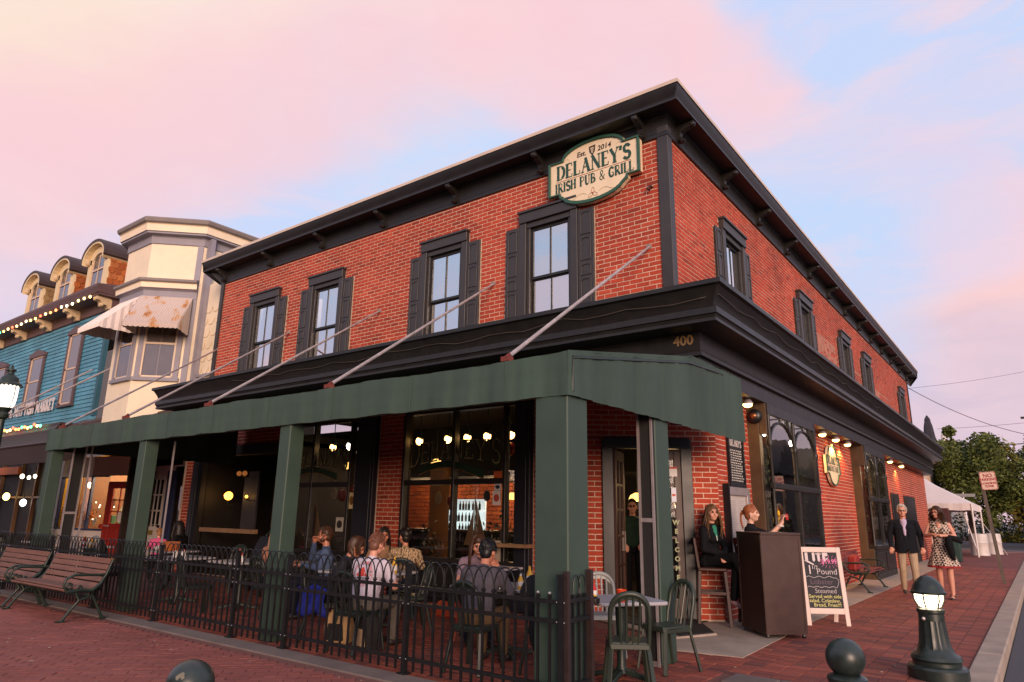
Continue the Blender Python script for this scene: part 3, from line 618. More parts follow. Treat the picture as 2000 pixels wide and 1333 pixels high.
# ================================================================ shop fronts of the pub
ZV=Vector((0,0,1))
def slabs(b,org,u,n,rects,m=0):
    for a0,a1,h0,h1,t0,t1 in rects: b.prism([(a0,h0),(a1,h0),(a1,h1),(a0,h1)],org+n*t0,u,ZV,n*(t1-t0),m)
def pane(org,u,n,a0,a1,h0,h1,t,mat,parent,lab=None):
    b=B(); b.add([org+u*a+ZV*h+n*t for a,h in ((a0,h0),(a1,h0),(a1,h1),(a0,h1))],[(0,1,2,3)]); return b.build('pane',mat,parent,fix=False)
fo=Vector((0,GY,0))
def shop(x0,x1,mull,side):
    b=B(); xs=[x0]+mull
    slabs(b,fo,X1,NF,[(x0,x1,0,.06,-.1,.08),(x0,x1,.06,.62,-.08,.0),(x0-.02,x1+.02,.62,.70,-.1,.1),(x0,x1,3.12,3.25,-.1,.06),(x0,mull[-1],1.88,1.97,-.06,.05)])
    for x in xs: slabs(b,fo,X1,NF,[(x-.03,x+.03,.70,3.12,-.07,.055)])
    slabs(b,fo,X1,NF,[(x1-.03,x1,.70,3.12,-.2,-.1)])
    for i in range(len(xs)-1): slabs(b,fo,X1,NF,[(xs[i]+.12,xs[i+1]-.12,.14,.54,.0,.02)])
    f=b.build('shop_window',mTrim,pub,bevel=.006)
    for i in range(len(xs)-1):
        for h0,h1 in ((.70,1.88),(1.97,3.12)): pane(fo,X1,NF,xs[i]+.03,xs[i+1]-.03,h0,h1,0,mGlass,f)
    bb=B(); bb.add([(mull[-1]+.03,GY,.7),(x1-.02,GY+.14,.7),(x1-.02,GY+.14,3.12),(mull[-1]+.03,GY,3.12)],[(0,1,2,3)]); bb.build('pane',mGlassDull,f,fix=False)
    return f
w1=shop(-9.0,-6.48,[-7.81,-6.72],0); w2=shop(-12.3,-10.23,[-11.6,-10.46],0)
for x0,x1 in ((-6.48,-6.17),(-10.23,-9.70),(-12.55,-12.3),(-16.1,-15.85)):
    b=B(); slabs(b,fo,X1,NF,[(x0,x1,0,.25,0,.15),(x0+.01,x1-.01,.25,3.25,0,.11),(x0+.07,x1-.07,.35,3.0,.11,.125),(x0-.01,x1+.01,3.25,3.4,0,.15)]); b.build('pilaster',M('navy_paint','191b24',.5,.2,4),pub,bevel=.005)
# painted name on the glass
def arcf(x): return (.10*math.cos(x*1.9),.82+.25*abs(x/.9)**2)
mGoldLn=M('gold_leaf_line','d6c98a',.5); mGreenLn=M('glass_green','1d3b23',.4)
for wx,ww,par in ((-7.86,2.05,w1),(-11.45,1.75,w2)):
    serif("DELANEY'S",.36,(wx,GY-.008,2.22),(1,0,0),(0,0,1),mGreenLn,par,T=.17,t=.08,width=ww,arc=arcf)
    serif("DELANEY'S",.36,(wx+.012,GY-.011,2.23),(1,0,0),(0,0,1),mGoldLn,par,T=.035,t=.03,width=ww,arc=arcf)
    b=B(); n=14; up=[];dn=[]
    for i in range(n+1):
        x=-ww*.38+ww*.72*i/n; up.append((wx+x,GY-.012,2.18+.1*math.cos(x*2.6+.5))); dn.append((wx+x,GY-.012,2.05+.12*math.cos(x*2.6+.5)))
    b.add(up+dn,[(i,i+1,n+2+i,n+1+i) for i in range(n)],0); b.build('painted_band',mGreenLn,par,fix=False)
    b=B(); b.tube([(p[0],p[1]-.002,p[2]) for p in dn],.006,4); b.build('gold_line',M('copper_line','9a6a3a',.4),par)
# recessed entry on the far end
b=B(); slabs(b,fo,X1,NF,[(-15.85,-12.4,2.62,2.85,-.1,.06),(-12.46,-12.4,0,2.62,-.1,.03),(-15.85,-15.78,0,2.62,-.1,.03)])
b.box(-15.9,11.2,0,-12.35,11.3,3.0); b.box(-15.95,8.9,0,-15.85,11.2,3); b.box(-12.4,8.9,0,-12.3,11.2,3); b.box(-15.9,8.85,2.75,-12.3,11.3,2.85)
for x in (-15.3,-14.6,-13.9,-13.2): b.box(x-.04,11.1,0,x+.04,11.2,2.7)
b.build('entry_recess',M('entry_dark','1c1613',.6,.3,2),pub)
b=B(); b.box(-13.55,9.2,1.05,-12.75,9.26,2.15); b.build('entry_panel',M('entry_brown','5a4630',.6,.2,3),pub)
b=B(); b.box(-14.9,9.3,1.0,-14.35,9.35,2.3); b.build('entry_panel',M('entry_grey','39363a',.6,.2,3),pub)
def sconce(x,z,s,p):
    o=still('wall_sconce','amber wall sconce glowing in the dark side entry'+(' beside its left jamb' if s>.05 else ''),'sconce',(x,9.2,z))
    B().ball((x,9.2,z),s,10,8).build('globe',ME('amber_globe','ffb040',5),o,smooth=True); B().tube([(x,9.2,z-s*.8),(x,9.2,z-s*2),(x,9.34,z-s*2.2)],.015,6).build('arm',mIron,o)
    lamp('sconce_light',(x,9.05,z),p*.35,(1,.6,.25),o) if p else None
    return o
sconce(-15.35,1.74,.10,6)
o=sconce(-14.6,1.72,.035,0); o['label']='tiny amber sconce deep in the dark side entry'
ledge=B(); ledge.box(-15.45,8.62,.93,-13.3,8.74,1.02); ledge.build('ledge',M('oak_ledge','8a6a4c',.6,.2,6),pub,bevel=.006)
em=still('emergency_light','twin emergency lamp fixed over the side entry','emergency light',(-13.95,8.65,2.18)); b=B(); b.box(-14.05,8.66,2.12,-13.85,8.74,2.24); b.build('housing',mDarkIn,em)
for dx in (-.11,.11): B().ball((-13.95+dx,8.62,2.2),.055,10,8).build('lamp_head',M('amber_lens','b06a35',.25,emit=.5),em,smooth=True)
# main chamfered entrance -------------------------------------------------
cz=CA; D0,D1=CL*.2,CL*.845
b=B(); slabs(b,cz,cu,cn,[(D0-.02,D0+.14,0,2.52,-.1,.05),(D1-.14,D1+.02,0,2.52,-.1,.05),(D0,D1,2.38,2.54,-.1,.06),(D0,D1,0,.04,-.2,.04)])
df=b.build('door_frame',mBlack,pub,bevel=.006)
mDoor=M('door_wood','3a221a',.5,.25,4,.15,stretch=(6,6,.6))
def door_leaf(name,org,u,n,w,parent):
    b=B(); slabs(b,org,u,n,[(0,.1,.04,2.36,-.025,.025),(w-.1,w,.04,2.36,-.025,.025),(.1,w-.1,2.22,2.36,-.025,.025),(.1,w-.1,.04,.30,-.025,.025),(w*.5-.02,w*.5+.02,.3,2.22,-.02,.02)]+[(.1,w-.1,h-.02,h+.02,-.02,.02) for h in (.72,1.12,1.5,1.86)])
    o=b.build(name,mDoor,parent,bevel=.004); bb=B(); slabs(bb,org,u,n,[(.1,w-.1,.3,2.22,-.003,.003)]); bb.build('pane',mGlassDull,o); return o
o=door_leaf('door_leaf',cz+cu*(D0+.14),cu,cn,.50,pub)
dR=cz+cu*(D0+.16)+cn*.03
for i,ch in enumerate('WELCOME'):
    text(ch,.09,dR+cu*.085+ZV*(1.33-i*.125),-cu,(0,0,1),M('welcome_paint','8e9670',.5,emit=.0),pub,name='welcome_letter',bold=.004,ext=.003)
b=B(); slabs(b,dR,cu,cn,[(.04,.16,1.98,2.12,.0,.004)]); b.build('notice',M('paper_notice','e0dcd8',.7),pub); b=B(); slabs(b,dR,cu,cn,[(.065,.135,1.62,1.82,.0,.004)]); b.build('sticker',M('paper_blue','cfd3e2',.6),pub); b=B(); slabs(b,dR,cu,cn,[(.04,.16,2.09,2.12,.004,.007),(.075,.125,1.7,1.73,.004,.007)]); b.build('sticker_band',M('paper_red','b8442e',.6),pub)
u2=(-cn*.92+cu*-.38).normalized()
hinge=cz+cu*(D1-.15)+cn*.02
dl=Vector((-.27,.963,0)).normalized(); lf=door_leaf('door_leaf',hinge,dl,Vector((dl.y,-dl.x,0)),.62,pub); lf['label']='front door leaf folded open into the room'
b=B(); q=hinge+dl*.56+Vector((0,0,1.05)); b.box(q.x-.02,q.y-.09,q.z-.14,q.x+.03,q.y+.02,q.z+.14); b.tube([q+Vector((0,-.03,.02)),q+Vector((-.02,-.14,.02)),q+Vector((-.1,-.14,.02))],.012,6); b.build('door_lock',mAlu,pub)
mat_=still('door_mat','black ribbed rubber mat at the corner entrance step','door mat',(-3.9,8.9,.03)); b=B()
b.prism([(-3.62,8.2),(-3.42,8.72),(-4.0,9.62),(-5.0,8.9)],(0,0,.031),(1,0,0),(0,1,0),(0,0,.012)); b.build('mat',M('rubber','1d1a1c',.8,.2,30,.3),mat_)
# room behind the glass ---------------------------------------------------
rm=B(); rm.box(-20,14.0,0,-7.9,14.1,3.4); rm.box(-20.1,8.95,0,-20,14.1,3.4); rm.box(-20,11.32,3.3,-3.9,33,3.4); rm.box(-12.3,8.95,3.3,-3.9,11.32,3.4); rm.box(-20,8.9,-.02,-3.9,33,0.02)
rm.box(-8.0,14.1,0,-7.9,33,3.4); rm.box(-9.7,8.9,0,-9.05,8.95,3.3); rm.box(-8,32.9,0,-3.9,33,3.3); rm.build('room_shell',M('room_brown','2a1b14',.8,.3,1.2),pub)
b=B(); b.box(-19.9,11.4,2.2,-4.2,13.95,3.3); b.build('bulkhead',mDarkIn,pub)  # added dark box, makes the room look dark through the upper panes
b=B(); k=0
for zz in range(13):
    for xx in range(22):
        x=-14.5+xx*.3+(zz%2)*.15; b.box(x,13.88,.9+zz*.1,x+.285,13.99,.985+zz*.1)
b.build('inner_brickwork',MR('brick_inner',['9a4a22','8a3f1e','a8562a','7d3a1e'],.8,.3,40),pub,kind='stuff')
b=B(); b.box(-9.75,10.2,0,-9.3,10.3,2.3); b.build('inner_panel',M('inner_amber','8a5a1e',.5,.4,2,stretch=(1,3,.4)),pub)
for x,y,z,p in ((-10.2,13.0,2.0,60),(-12.6,13.0,2.0,60),(-16,12.5,2.0,40),(-4.1,12.8,2.6,26),(-4.1,20.8,2.6,26),(-9.0,9.6,1.6,1.5),(-5.4,12.0,2.0,10),(-5.6,18,2.8,16),(-10.9,10.6,2.0,10)):
    l=lamp('room_light',(x,y,z),p,(1,.62,.3),r=.15)
def pend(x,y,z,lab,s=.13,p=5):
    o=still('pendant_lamp',lab,'pendant lamp',(x,y,z)); B().lathe([(s*.3,.13),(s*.75,.09),(s,.0),(s*.98,-.005)],14,(x,y,z)).build('shade',ME('shade_glow','f4b860',3.2),o,smooth=True); B().tube([(x,y,z+.13),(x,y,3.28)],.008,5).build('rod',mIron,o)
    if p: lamp('pendant_light',(x,y,z-.08),p*.6,(1,.68,.35),o)
pend(-5.35,10.6,1.66,'cream glass pendant lamp glowing inside the open doorway',.16,6); pend(-4.62,10.7,1.6,'small glass pendant lamp seen through the glazed door leaf',.12,3)
pend(-8.7,11.6,1.72,'bell shaped pendant lamp over the bar behind the big window',.2,5); pend(-7.3,10.0,1.62,'pendant lamp close to the angled pane of the big window',.15,3)
pend(-8.75,9.3,2.25,'lit lampshade hanging low behind painted letters of the big window',.12,2); pend(-11.3,9.4,2.28,'square lit lampshade behind the half hidden window',.1,2)
for i,x in enumerate((-8.87,-8.17,-7.72,-7.28,-6.78,-11.31,-10.8)):
    lab=['bare bulb at the far jamb of the big window','round bulb with a flare in the big window','bulb close beside the mullion of the big window','angled spot bulb near middle of the big window','spot bulb nearest the narrow end pane of the big window','warm spot bulb in the half hidden window','white spot bulb in the half hidden window'][i]
    o=still('spot_bulb',lab,'spot light',(x,9.0,2.72)); B().ball((x,8.95,2.68),(.065,.065,.075),12,8).build('bulb',mBulb if i!=6 else mBulbW,o,smooth=True); B().lathe([(.03,.14),(.06,.06),(.07,.0)],10,(x,8.97,2.71)).build('shade',mIron,o); B().tube([(x,8.97,2.84),(x,8.97,3.28)],.01,5).build('stem',mIron,o)
    if i in (1,3,6): lamp('spot_light',(x,8.93,2.6),1.5,(1,.75,.45),o)
# bar back with bottles
bar=still('back_bar','white lit shelving with rows of bottles behind the bar','bar shelf',(-10.8,12.6,1)); b=B(); b.box(-11.65,12.5,.95,-10.35,12.75,1.0); b.box(-11.65,12.72,.95,-10.35,12.75,1.75)
for z in (1.22,1.48): b.box(-11.65,12.5,z,-10.35,12.75,z+.02)
b.build('shelf',M('lit_shelf','d5e0dd',.5,emit=.9),bar); b=B(); r=random.Random(4)
for z in (1.0,1.24,1.5):
    for i in range(13): x=-11.6+i*.1+r.uniform(-.02,.02); b.lathe([(.03,0),(.03,.12),(.012,.16),(.012,.2)],6,(x,12.55,z),m=i%3)
b.build('bottles',[M('bottle_dark','1f2b20',.2),M('bottle_amber','5a3414',.2),M('bottle_clear','9fa8a4',.15)],bar,kind='stuff')
ct=still('bar_counter','dark panelled bar counter with a row of stools behind window','bar counter',(-9.8,11.9,0)); b=B(); b.box(-11.9,11.8,0,-8.2,12.2,1.02); b.build('front',mDarkIn,ct); b=B(); b.box(-12,11.7,1.02,-8.1,12.25,1.07); b.build('worktop',M('bar_top','4a2c1a',.35),ct)
# model sailing boats and window dressing
def sail(x,h,lab,fl=1):
    o=still('model_sailboat',lab,'model boat',(x,8.95,.72)); b=B(); b.prism([(-.32,0),(.32,0),(.26,-.10),(-.22,-.10)],(x,8.92,.86),X1,ZV,(0,.09,0)); b.build('hull',M('hull_wood','4a2f1e',.5,.2,8),o)
    b=B(); b.prism([(.02,.05),(.02,h),(.27*fl,.06)],(x,8.96,.86),X1,ZV,(0,.006,0)); b.prism([(-.02,.05),(-.02,h*.8),(-.22*fl,.05)],(x,8.96,.86),X1,ZV,(0,.006,0)); b.build('sail',M('sail_tan','b08a5e',.8,.12,4),o)
    b=B(); b.tube([(x,8.965,.86),(x,8.965,.86+h+.04)],.008,6); b.build('mast',mWood,o)
sail(-7.52,.78,'model sailing boat with tan sails in the big window'); sail(-11.75,.72,'model sailing boat with tan sails in the half hidden window')
def hang(x,z,r,hexc,lab,kind='hanging_disc'):
    o=still(kind,lab,'window ornament',(x,8.9,z)); B().ball((x,8.9,z),(r*.8,.02 if kind=='hanging_disc' else r*.8,r),12,8).build('disc' if kind=='hanging_disc' else 'ball',M('orn_'+hexc,hexc,.5),o,smooth=True); B().tube([(x,8.9,z+r),(x,8.9,z+.35)],.003,4).build('string',mIron,o)
hang(-8.3,1.66,.11,'b49a6c','cream oval disc hanging in first pane of the big window'); hang(-7.0,1.68,.11,'a08a66','glass oval disc hanging beyond the mullion of the big window'); hang(-7.22,1.7,.09,'23283a','dark blue disc hanging in the big window'); hang(-11.11,1.76,.12,'c4b48e','cream oval disc hanging in the half hidden window')
hang(-6.76,2.44,.11,'b51d18','red ball hanging at the end of the painted name','hanging_ball'); hang(-10.42,2.5,.1,'6a1a18','dark red ball in angled pane of the half hidden window','hanging_ball'); hang(-10.85,1.72,.12,'7a2420','dull red ball low in the half hidden window','hanging_ball'); hang(-8.0,1.62,.09,'8a1a16','red ball above the shelves in the big window','hanging_ball')
def plant(x,y,z,s,lab,n=160,leaf=('2a3420','3c4526'),flower='cbbf9a'):
    o=still('window_plant',lab,'plant',(x,y,z)); r=random.Random(int(x*100)); b=B(); f=B()
    for i in range(n):
        p=Vector((x+r.gauss(0,s*.35),y+r.uniform(0,.12),z+abs(r.gauss(s*.5,s*.4)))); d=Vector((r.gauss(0,1),r.gauss(0,.4),r.gauss(0,1))).normalized()*.045; e=d.cross(Vector((0,1,0)))*.4
        (f if i%5==0 else b).add([p-d,p+e,p+d,p-e],[(0,1,2,3)])
    b.build('leaves',MR('leaf_'+leaf[0],[leaf[0],leaf[1],leaf[0]],.7),o,kind='stuff',fix=False); f.build('flowers',M('flower_'+flower,flower,.7),o,kind='stuff',fix=False); B().lathe([(.08,0),(.11,.12)],10,(x,y+.05,z)).build('pot',M('clay','6a4232',.8),o)
plant(-6.98,8.9,.72,.5,'dried bouquet with small white flowers in the big window'); plant(-8.55,8.9,.72,.35,'dry twig arrangement near the brick pier in the big window',110); plant(-11.9,8.9,.72,.25,'dried flowers at the sill of the half hidden window',90,('5a4a30','6a5a3a'),'a89a7a')
def card(x,z,w,h,hexc,lab,band=None,name='window_card'):
    o=still(name,lab,'poster',(x,GY-.02,z)); B().box(x-w/2,GY-.024,z-h/2,x+w/2,GY-.02,z+h/2).build('sheet',M('card_'+hexc,hexc,.6),o)
    if band: b=B(); b.ball((x,GY-.025,z),(w*.36,.004,h*.28),12,6); b.build('print',M('print_'+band,band,.6),o)
    return o
card(-10.66,1.18,.22,.26,'a8a49a','white square sticker with round black emblem low in the half hidden window','2a2420'); card(-10.36,1.62,.17,.3,'d9c89a','lit poster with a golden emblem in the angled pane','7a5220'); card(-6.88,1.66,.16,.22,'d8cfcc','white licence card with red top in the big window','b04a40'); card(-6.86,1.83,.13,.11,'cfd0d2','small framed white card under the transom of the big window','30343a'); card(-6.86,2.02,.17,.12,'d06030','small orange sticker above the transom of the big window'); card(-6.9,.85,.3,.32,'a89684','tan box in the corner of the big window')
# window ledge in front of big window and neon-blue display
B().box(-6.9,8.45,.93,-6.1,8.68,.98).build('ledge',M('oak_ledge','8a6a4c',.6),pub)
o=still('blue_display','tiny glowing blue screen inside the half hidden window','screen',(-11.3,9.6,1.45)); B().box(-11.33,9.6,1.42,-11.25,9.61,1.5).build('screen',ME('blue_screen','5a5af0',2.5),o)
o=still('neon_strip','short red neon strip in the angled pane','neon light',(-10.36,8.9,1.84)); B().tube([(-10.45,8.88,1.84),(-10.28,8.88,1.84)],.012,6).build('tube',ME('neon_red','ff2a20',4),o)
# ---------------------------------------------------------------- side bays
gs=Vector((GX,0,0)); PX=.34
mBayWood=M('bay_brown','4a3826',.5,.25,3,.1)
def bay(y0,y1,front):
    o=Vector((GX,0,0)); b=B(); t=PX
    slabs(b,o,Y1,NS,[(y0,y1,0,.72,-.1,t-.02),(y0,y1,0,.12,t-.02,t+.01),(y0-.03,y1+.03,.72,.80,-.1,t+.06),(y0,y1,3.08,3.26,-.1,t)])
    ys=[y0+.05,(y0+y1)/2,y1-.05]
    slabs(b,o,Y1,NS,[(y0,y1,1.88,1.97,t-.08,t+.02)]); slabs(b,o,Y1,NS,[(ys[1]-.03,ys[1]+.03,.8,1.88,t-.08,t+.01)])
    slabs(b,o,Y1,NS,[(y0+.1,ys[1]-.1,.16,.62,t-.02,t+.005),(ys[1]+.1,y1-.1,.16,.62,t-.02,t+.005)])
    f=b.build('bay_window',mTrim,pub,bevel=.006)
    for y in ys:   # turned colonettes
        b=B(); b.lathe([(.045,.8),(.03,.86),(.03,2.52),(.05,2.56),(.055,2.62),(.03,2.68),(.03,3.08)],10,(GX+t-.02,y,0)); b.build('colonette',mTrim,f,smooth=40)
    b=B()
    for i in range(2):
        a0,a1=ys[i],ys[i+1]; c=(a0+a1)/2; w=(a1-a0)/2-.03
        out=[(c+w*math.cos(R(a)),2.58+.42*math.sin(R(a))) for a in range(0,181,15)]
        b.tube([(GX+t-.02,p,q) for p,q in out],.022,6)
        b.tube([(GX+t-.02,a0+.0,2.98),(GX+t-.02,c-.12,3.06)],.014,5); b.tube([(GX+t-.02,c,3.0),(GX+t-.02,c,3.1)],.02,5)
        b.tube([(GX+t-.02,c+w*.55,3.1),(GX+t-.02,c+w*.62,2.9)],.03,5)
    b.build('arch_tracery',mTrim,f)
    for i in range(2):
        pane(o,Y1,NS,ys[i]+.03,ys[i+1]-.03,.8,1.88,t-.03,mGlassSide,f); pane(o,Y1,NS,ys[i]+.03,ys[i+1]-.03,1.97,3.08,t-.03,mGlassSide,f)
    # front cheek: brown board and a narrow arched light
    b=B(); c0=Vector((GX,y0,0)); slabs(b,c0,X1,NF,[(-.04,.19,0,3.26,-.1,.05),(.19,t-.03,.0,.8,-.1,.03),(.19,t-.03,2.75,3.26,-.1,.03)])
    b.build('cheek_board',mBayWood,f,bevel=.005); pane(c0,X1,NF,.19,t-.05,.8,2.75,.0,mGlass,f)
    b=B(); c1=Vector((GX,y1,0)); slabs(b,c1,X1,Vector((0,1,0)),[(-.04,t,0,3.26,-.1,.03)]); b.build('cheek_board',mTrim,f)
    return f
for k,(y0,y1) in enumerate(BAYS):
    f=bay(y0,y1,0)
b=B()
for i,(x,y) in enumerate([(-3.55,11.9),(-3.6,13.0),(-3.55,14.0),(-3.55,19.7),(-3.6,21.4)]): pass
def sideplant(y,lab,n,hh):
    o=still('window_plant',lab,'plant',(GX+.1,y,.85)); r=random.Random(int(y*31)); b=B(); f=B()
    for i in range(n):
        lo,hi=(BAYS[0] if y<16 else BAYS[1]); p=Vector((GX+r.uniform(0,.2),min(hi-.12,max(lo+.12,y+r.gauss(0,.16))),.9+r.uniform(0,hh))); d=Vector((r.gauss(0,.6),r.gauss(0,1),r.gauss(0,1))).normalized()*.06; e=d.cross(Vector((1,0,0)))*.42
        (f if i%7==0 else b).add([p-d,p+e,p+d,p-e],[(0,1,2,3)])
    b.build('leaves',MR('leaf_side',['4a6236','607442','3a5028','76864e'],.6),o,kind='stuff',fix=False); f.build('flowers',M('flower_orange','6a4a34',.7),o,kind='stuff',fix=False); B().tube([(GX+.1,y,.8),(GX+.1,y,.9+hh*.8)],.02,6).build('stem',mWood,o)
for y,n,hh,l in ((11.62,230,1.5,'leafy plant filling the narrow light of the nearer side bay'),(13.9,260,1.5,'leafy plant at the far end of the nearer side bay'),(12.7,120,.6,'low mixed plant in middle of the nearer side bay'),(19.55,260,1.7,'tall plant behind the narrow light of the farther side bay'),(21.4,150,1.2,'leafy plant at far end of the farther side bay')): sideplant(y,l,n,hh)
for i,(y,z,lab) in enumerate(((11.55,2.86,'white bulb in the narrow light of the nearer side bay'),(12.0,2.84,'small bulb behind the first arch of the nearer side bay'),(13.6,2.8,'bulb behind the second arch of the nearer side bay'),(19.6,2.86,'bulb in the narrow light of the farther side bay'),(20.8,2.8,'bulb behind the arches of the farther side bay'))):
    o=still('bay_bulb',lab,'light bulb',(-3.62,y,z)); B().ball((-3.62,y,z),(.035,.035,.06),12,8).build('bulb',mBulbW,o,smooth=True); B().tube([(-3.62,y,z+.05),(-3.62,y,3.2)],.008,5).build('stem',mIron,o); lamp('bay_light',(-3.62,y,z-.1),3.2,(1,.8,.5),o,r=.04)
# alarm bell, spots under the soffit
o=still('alarm_bell','round black alarm bell on the brown pilaster above the slate','alarm bell',(-3.55,11.3,3.06)); rt=Matrix.Rotation(R(90),3,'X')
B().lathe([(.12,0),(.12,.03),(.10,.06),(.05,.085),(.02,.09)],18,(-3.56,11.37,3.04),rot=rt).build('gong',mBlack,o,smooth=40); B().ball((-3.56,11.28,3.04),(.05,.02,.05),10,8).build('cover',M('bell_brass','8a5a3a',.3,metal=.7),o,smooth=True)
for i,(y,lab) in enumerate(((10.86,'soffit spotlight beside the end of green awning'),(15.64,'first soffit spotlight above the oval sign nearest the bay'),(16.86,'middle soffit spotlight above the oval sign'),(18.06,'third soffit spotlight beyond the oval sign'),(23.99,'soffit spotlight past the farther bay window'),(26.18,'farthest soffit spotlight along the side wall'))):
    x=-3.5; z=3.17
    o=still('soffit_spot',lab,'spotlight',(x,y,z)); B().lathe([(.035,.09),(.06,.06),(.085,.02),(.09,0)],14,(x,y,z)).build('housing',mAlu,o,smooth=40); B().ball((x,y,z-.01),(.075,.075,.045),12,8).build('bulb',mBulb,o,smooth=True); lamp('spot_light',(x-.03,y,z-.07),52 if i else 10,(1,.56,.16),o,r=.04,spot=150,aim=(x-.08,y,0))
# signs -------------------------------------------------------------------
def sign_outline(w,h,aw,ah,st):
    """half width w, half height h, arched top/bottom of half width aw and rise ah, step st"""
    p=[(w,-h),(w,h),(aw+.0,h)]
    p+=[(aw*math.cos(R(a)),h+ah*math.sin(R(a))) for a in range(15,180,15)]
    p+=[(-aw,h),(-w,h),(-w,-h),(-aw-.06,-h),(-aw-.06,-h-st)]
    p+=[(-aw*math.cos(R(a)),-h-st-ah*math.sin(R(a))) for a in range(15,180,15)]
    p+=[(aw+.06,-h-st),(aw+.06,-h)]
    return p
sg=still('pub_sign','cream and green board lettered for the Irish pub and grill high on the front wall','sign',(-5.21,9.05,7.0))
out=sign_outline(.88,.32,.6,.24,.05); inn=[(x*.945,z*.90) for x,z in out]
B().prism(out,(-5.21,9.10,7.05),X1,ZV,(0,-.07,0)).build('board',mSignC,sg); B().ring(out,inn,(-5.21,9.03,7.05),X1,ZV,(0,-.03,0)).build('rim',mSignG,sg,bevel=.006)
yv=9.026
serif("DELANEY'S",.25,(-5.21,yv,7.03),(1,0,0),(0,0,1),mLetG,sg,T=.2,t=.075,width=1.42)
serif("IRISH PUB & GRILL",.165,(-5.2,yv,6.79),(1,0,0),(0,0,1),mLetG,sg,T=.2,t=.08,width=1.5)
text('Est.',.13,(-5.42,yv,7.38),(1,0,0),(0,0,1),M('sign_dark','2a1c18',.5),sg,ext=.003,shear=.1,bold=.001); text('2014',.13,(-4.98,yv,7.38),(1,0,0),(0,0,1),M('sign_dark','2a1c18',.5),sg,ext=.003,shear=.1,bold=.001)
B().box(-5.93,yv-.002,6.985,-4.5,yv+.004,6.992).build('rule',mRedLn,sg)
b=B(); b.ring([(-.06,.08),(.06,.09),(.05,-.03),(0,-.09),(-.05,-.02)],[(-.04,.06),(.04,.065),(.03,-.02),(0,-.06),(-.03,-.01)],(-5.21,yv+.004,7.385),X1,ZV,(0,-.008,0))
for i in range(4): b.tube([(-5.24+i*.018,yv-.003,7.44),(-5.23+i*.015,yv-.003,7.36)],.002,4)
b.build('harp_emblem',M('sign_dark','2a1c18',.5),sg)
b=B()
for k in range(3):
    a=R(90+120*k); c=(-5.21+.045*math.cos(a),6.60+.045*math.sin(a))
    b.tube([(c[0]+.055*math.cos(t)*math.cos(a)-.028*math.sin(t)*math.sin(a),yv-.001,c[1]+.055*math.cos(t)*math.sin(a)+.028*math.sin(t)*math.cos(a)) for t in [i*2*math.pi/14 for i in range(14)]],.0035,4,closed=True)
b.build('knot_emblem',mRedLn,sg); b=B()
for s in (-1,1):
    b.tube([(-5.21+s*(.12+.45*i/12),yv-.001,6.61+.035*math.sin(i*.6)) for i in range(13)],.0025,4); b.tube([(-5.21+s*(.5+.05*math.cos(i*.5)),yv-.001,7.33+.04*math.sin(i*.5)) for i in range(10)],.002,4)
b.build('flourish',M('sign_tan','b59a78',.6),sg)
os_=still('oval_sign','tall oval cream sign lettered for the pub, lit by spotlights between side bays','sign',(-3.66,16.85,2.6))
out=sign_outline(.62,.2,.42,.26,.0); inn=[(x*.93,z*.93) for x,z in out]; oo=(-3.66,16.85,2.6)
B().prism(out,oo,Y1,ZV,(.05,0,0)).build('board',mSignC,os_); B().ring(out,inn,(-3.61,16.85,2.6),Y1,ZV,(.02,0,0)).build('rim',mSignG,os_)
serif("DELANEY'S",.17,(-3.607,16.85,2.62),(0,1,0),(0,0,1),mLetG,os_,T=.22,t=.1,width=1.05); serif("IRISH PUB & GRILL",.09,(-3.607,16.85,2.46),(0,1,0),(0,0,1),mLetG,os_,T=.22,t=.1,width=1.0); B().box(-3.608,16.3,2.575,-3.604,17.4,2.585).build('rule',mRedLn,os_)
# slate list and menu case
sl=still('slate_board','narrow black slate lettered in white under the end of awning','slate board',(-3.68,10.65,2.2)); b=B(); slabs(b,gs,Y1,NS,[(10.34,10.97,1.88,2.62,.0,.03)]); b.build('slate',M('slate','1a1b1f',.7,.2,6),sl); b=B(); b.ring([(10.31,1.85),(11.0,1.85),(11.0,2.65),(10.31,2.65)],[(10.36,1.9),(10.95,1.9),(10.95,2.6),(10.36,2.6)],gs,Y1,ZV,NS*.05); b.build('slate_frame',mBlack,sl)
serif("DELANEY'S",.09,(GX+.032,10.655,2.49),(0,1,0),(0,0,1),mWhite,sl,T=.2,t=.1,width=.5)
b=B(); r=random.Random(9)
for i in range(13):
    y=10.41; z=2.42-i*.038
    while y<10.88:
        l=r.uniform(.03,.09); b.tube([(GX+.033,y+l*q/4,z+.008*(1 if q%2 else -1)) for q in range(5)],.0035,4); y+=l+.03
b.build('chalk_lines',M('chalk_white','d0ccc6',.8),sl,kind='stuff')
mc=still('menu_case','silver framed menu case on brick beside the brown pilaster','menu case',(-3.68,10.6,1.35)); b=B(); b.ring([(10.08,.84),(11.1,.84),(11.1,1.86),(10.08,1.86)],[(10.22,.98),(10.98,.98),(10.98,1.74),(10.22,1.74)],gs,Y1,ZV,NS*.06); b.build('case_frame',mAlu,mc,bevel=.006); b=B(); slabs(b,gs,Y1,NS,[(10.1,11.08,.86,1.84,.002,.02)]); b.build('menu_sheet',M('menu_paper','b5aca6',.7,.1,4),mc)
b=B()
for i in range(22):
    for (y0,y1) in ((10.28,10.56),(10.64,10.92)):
        b.tube([(GX+.022,y0+(y1-y0)*q/5*r.uniform(.8,1),1.66-i*.03) for q in range(6)],.002,4)
b.build('print_lines',M('print_grey','7a726c',.8),mc,kind='stuff'); b=B(); slabs(b,gs,Y1,NS,[(10.06,10.1,.84,1.9,.0,.1)]); b.build('hinge_edge',mBlack,mc)
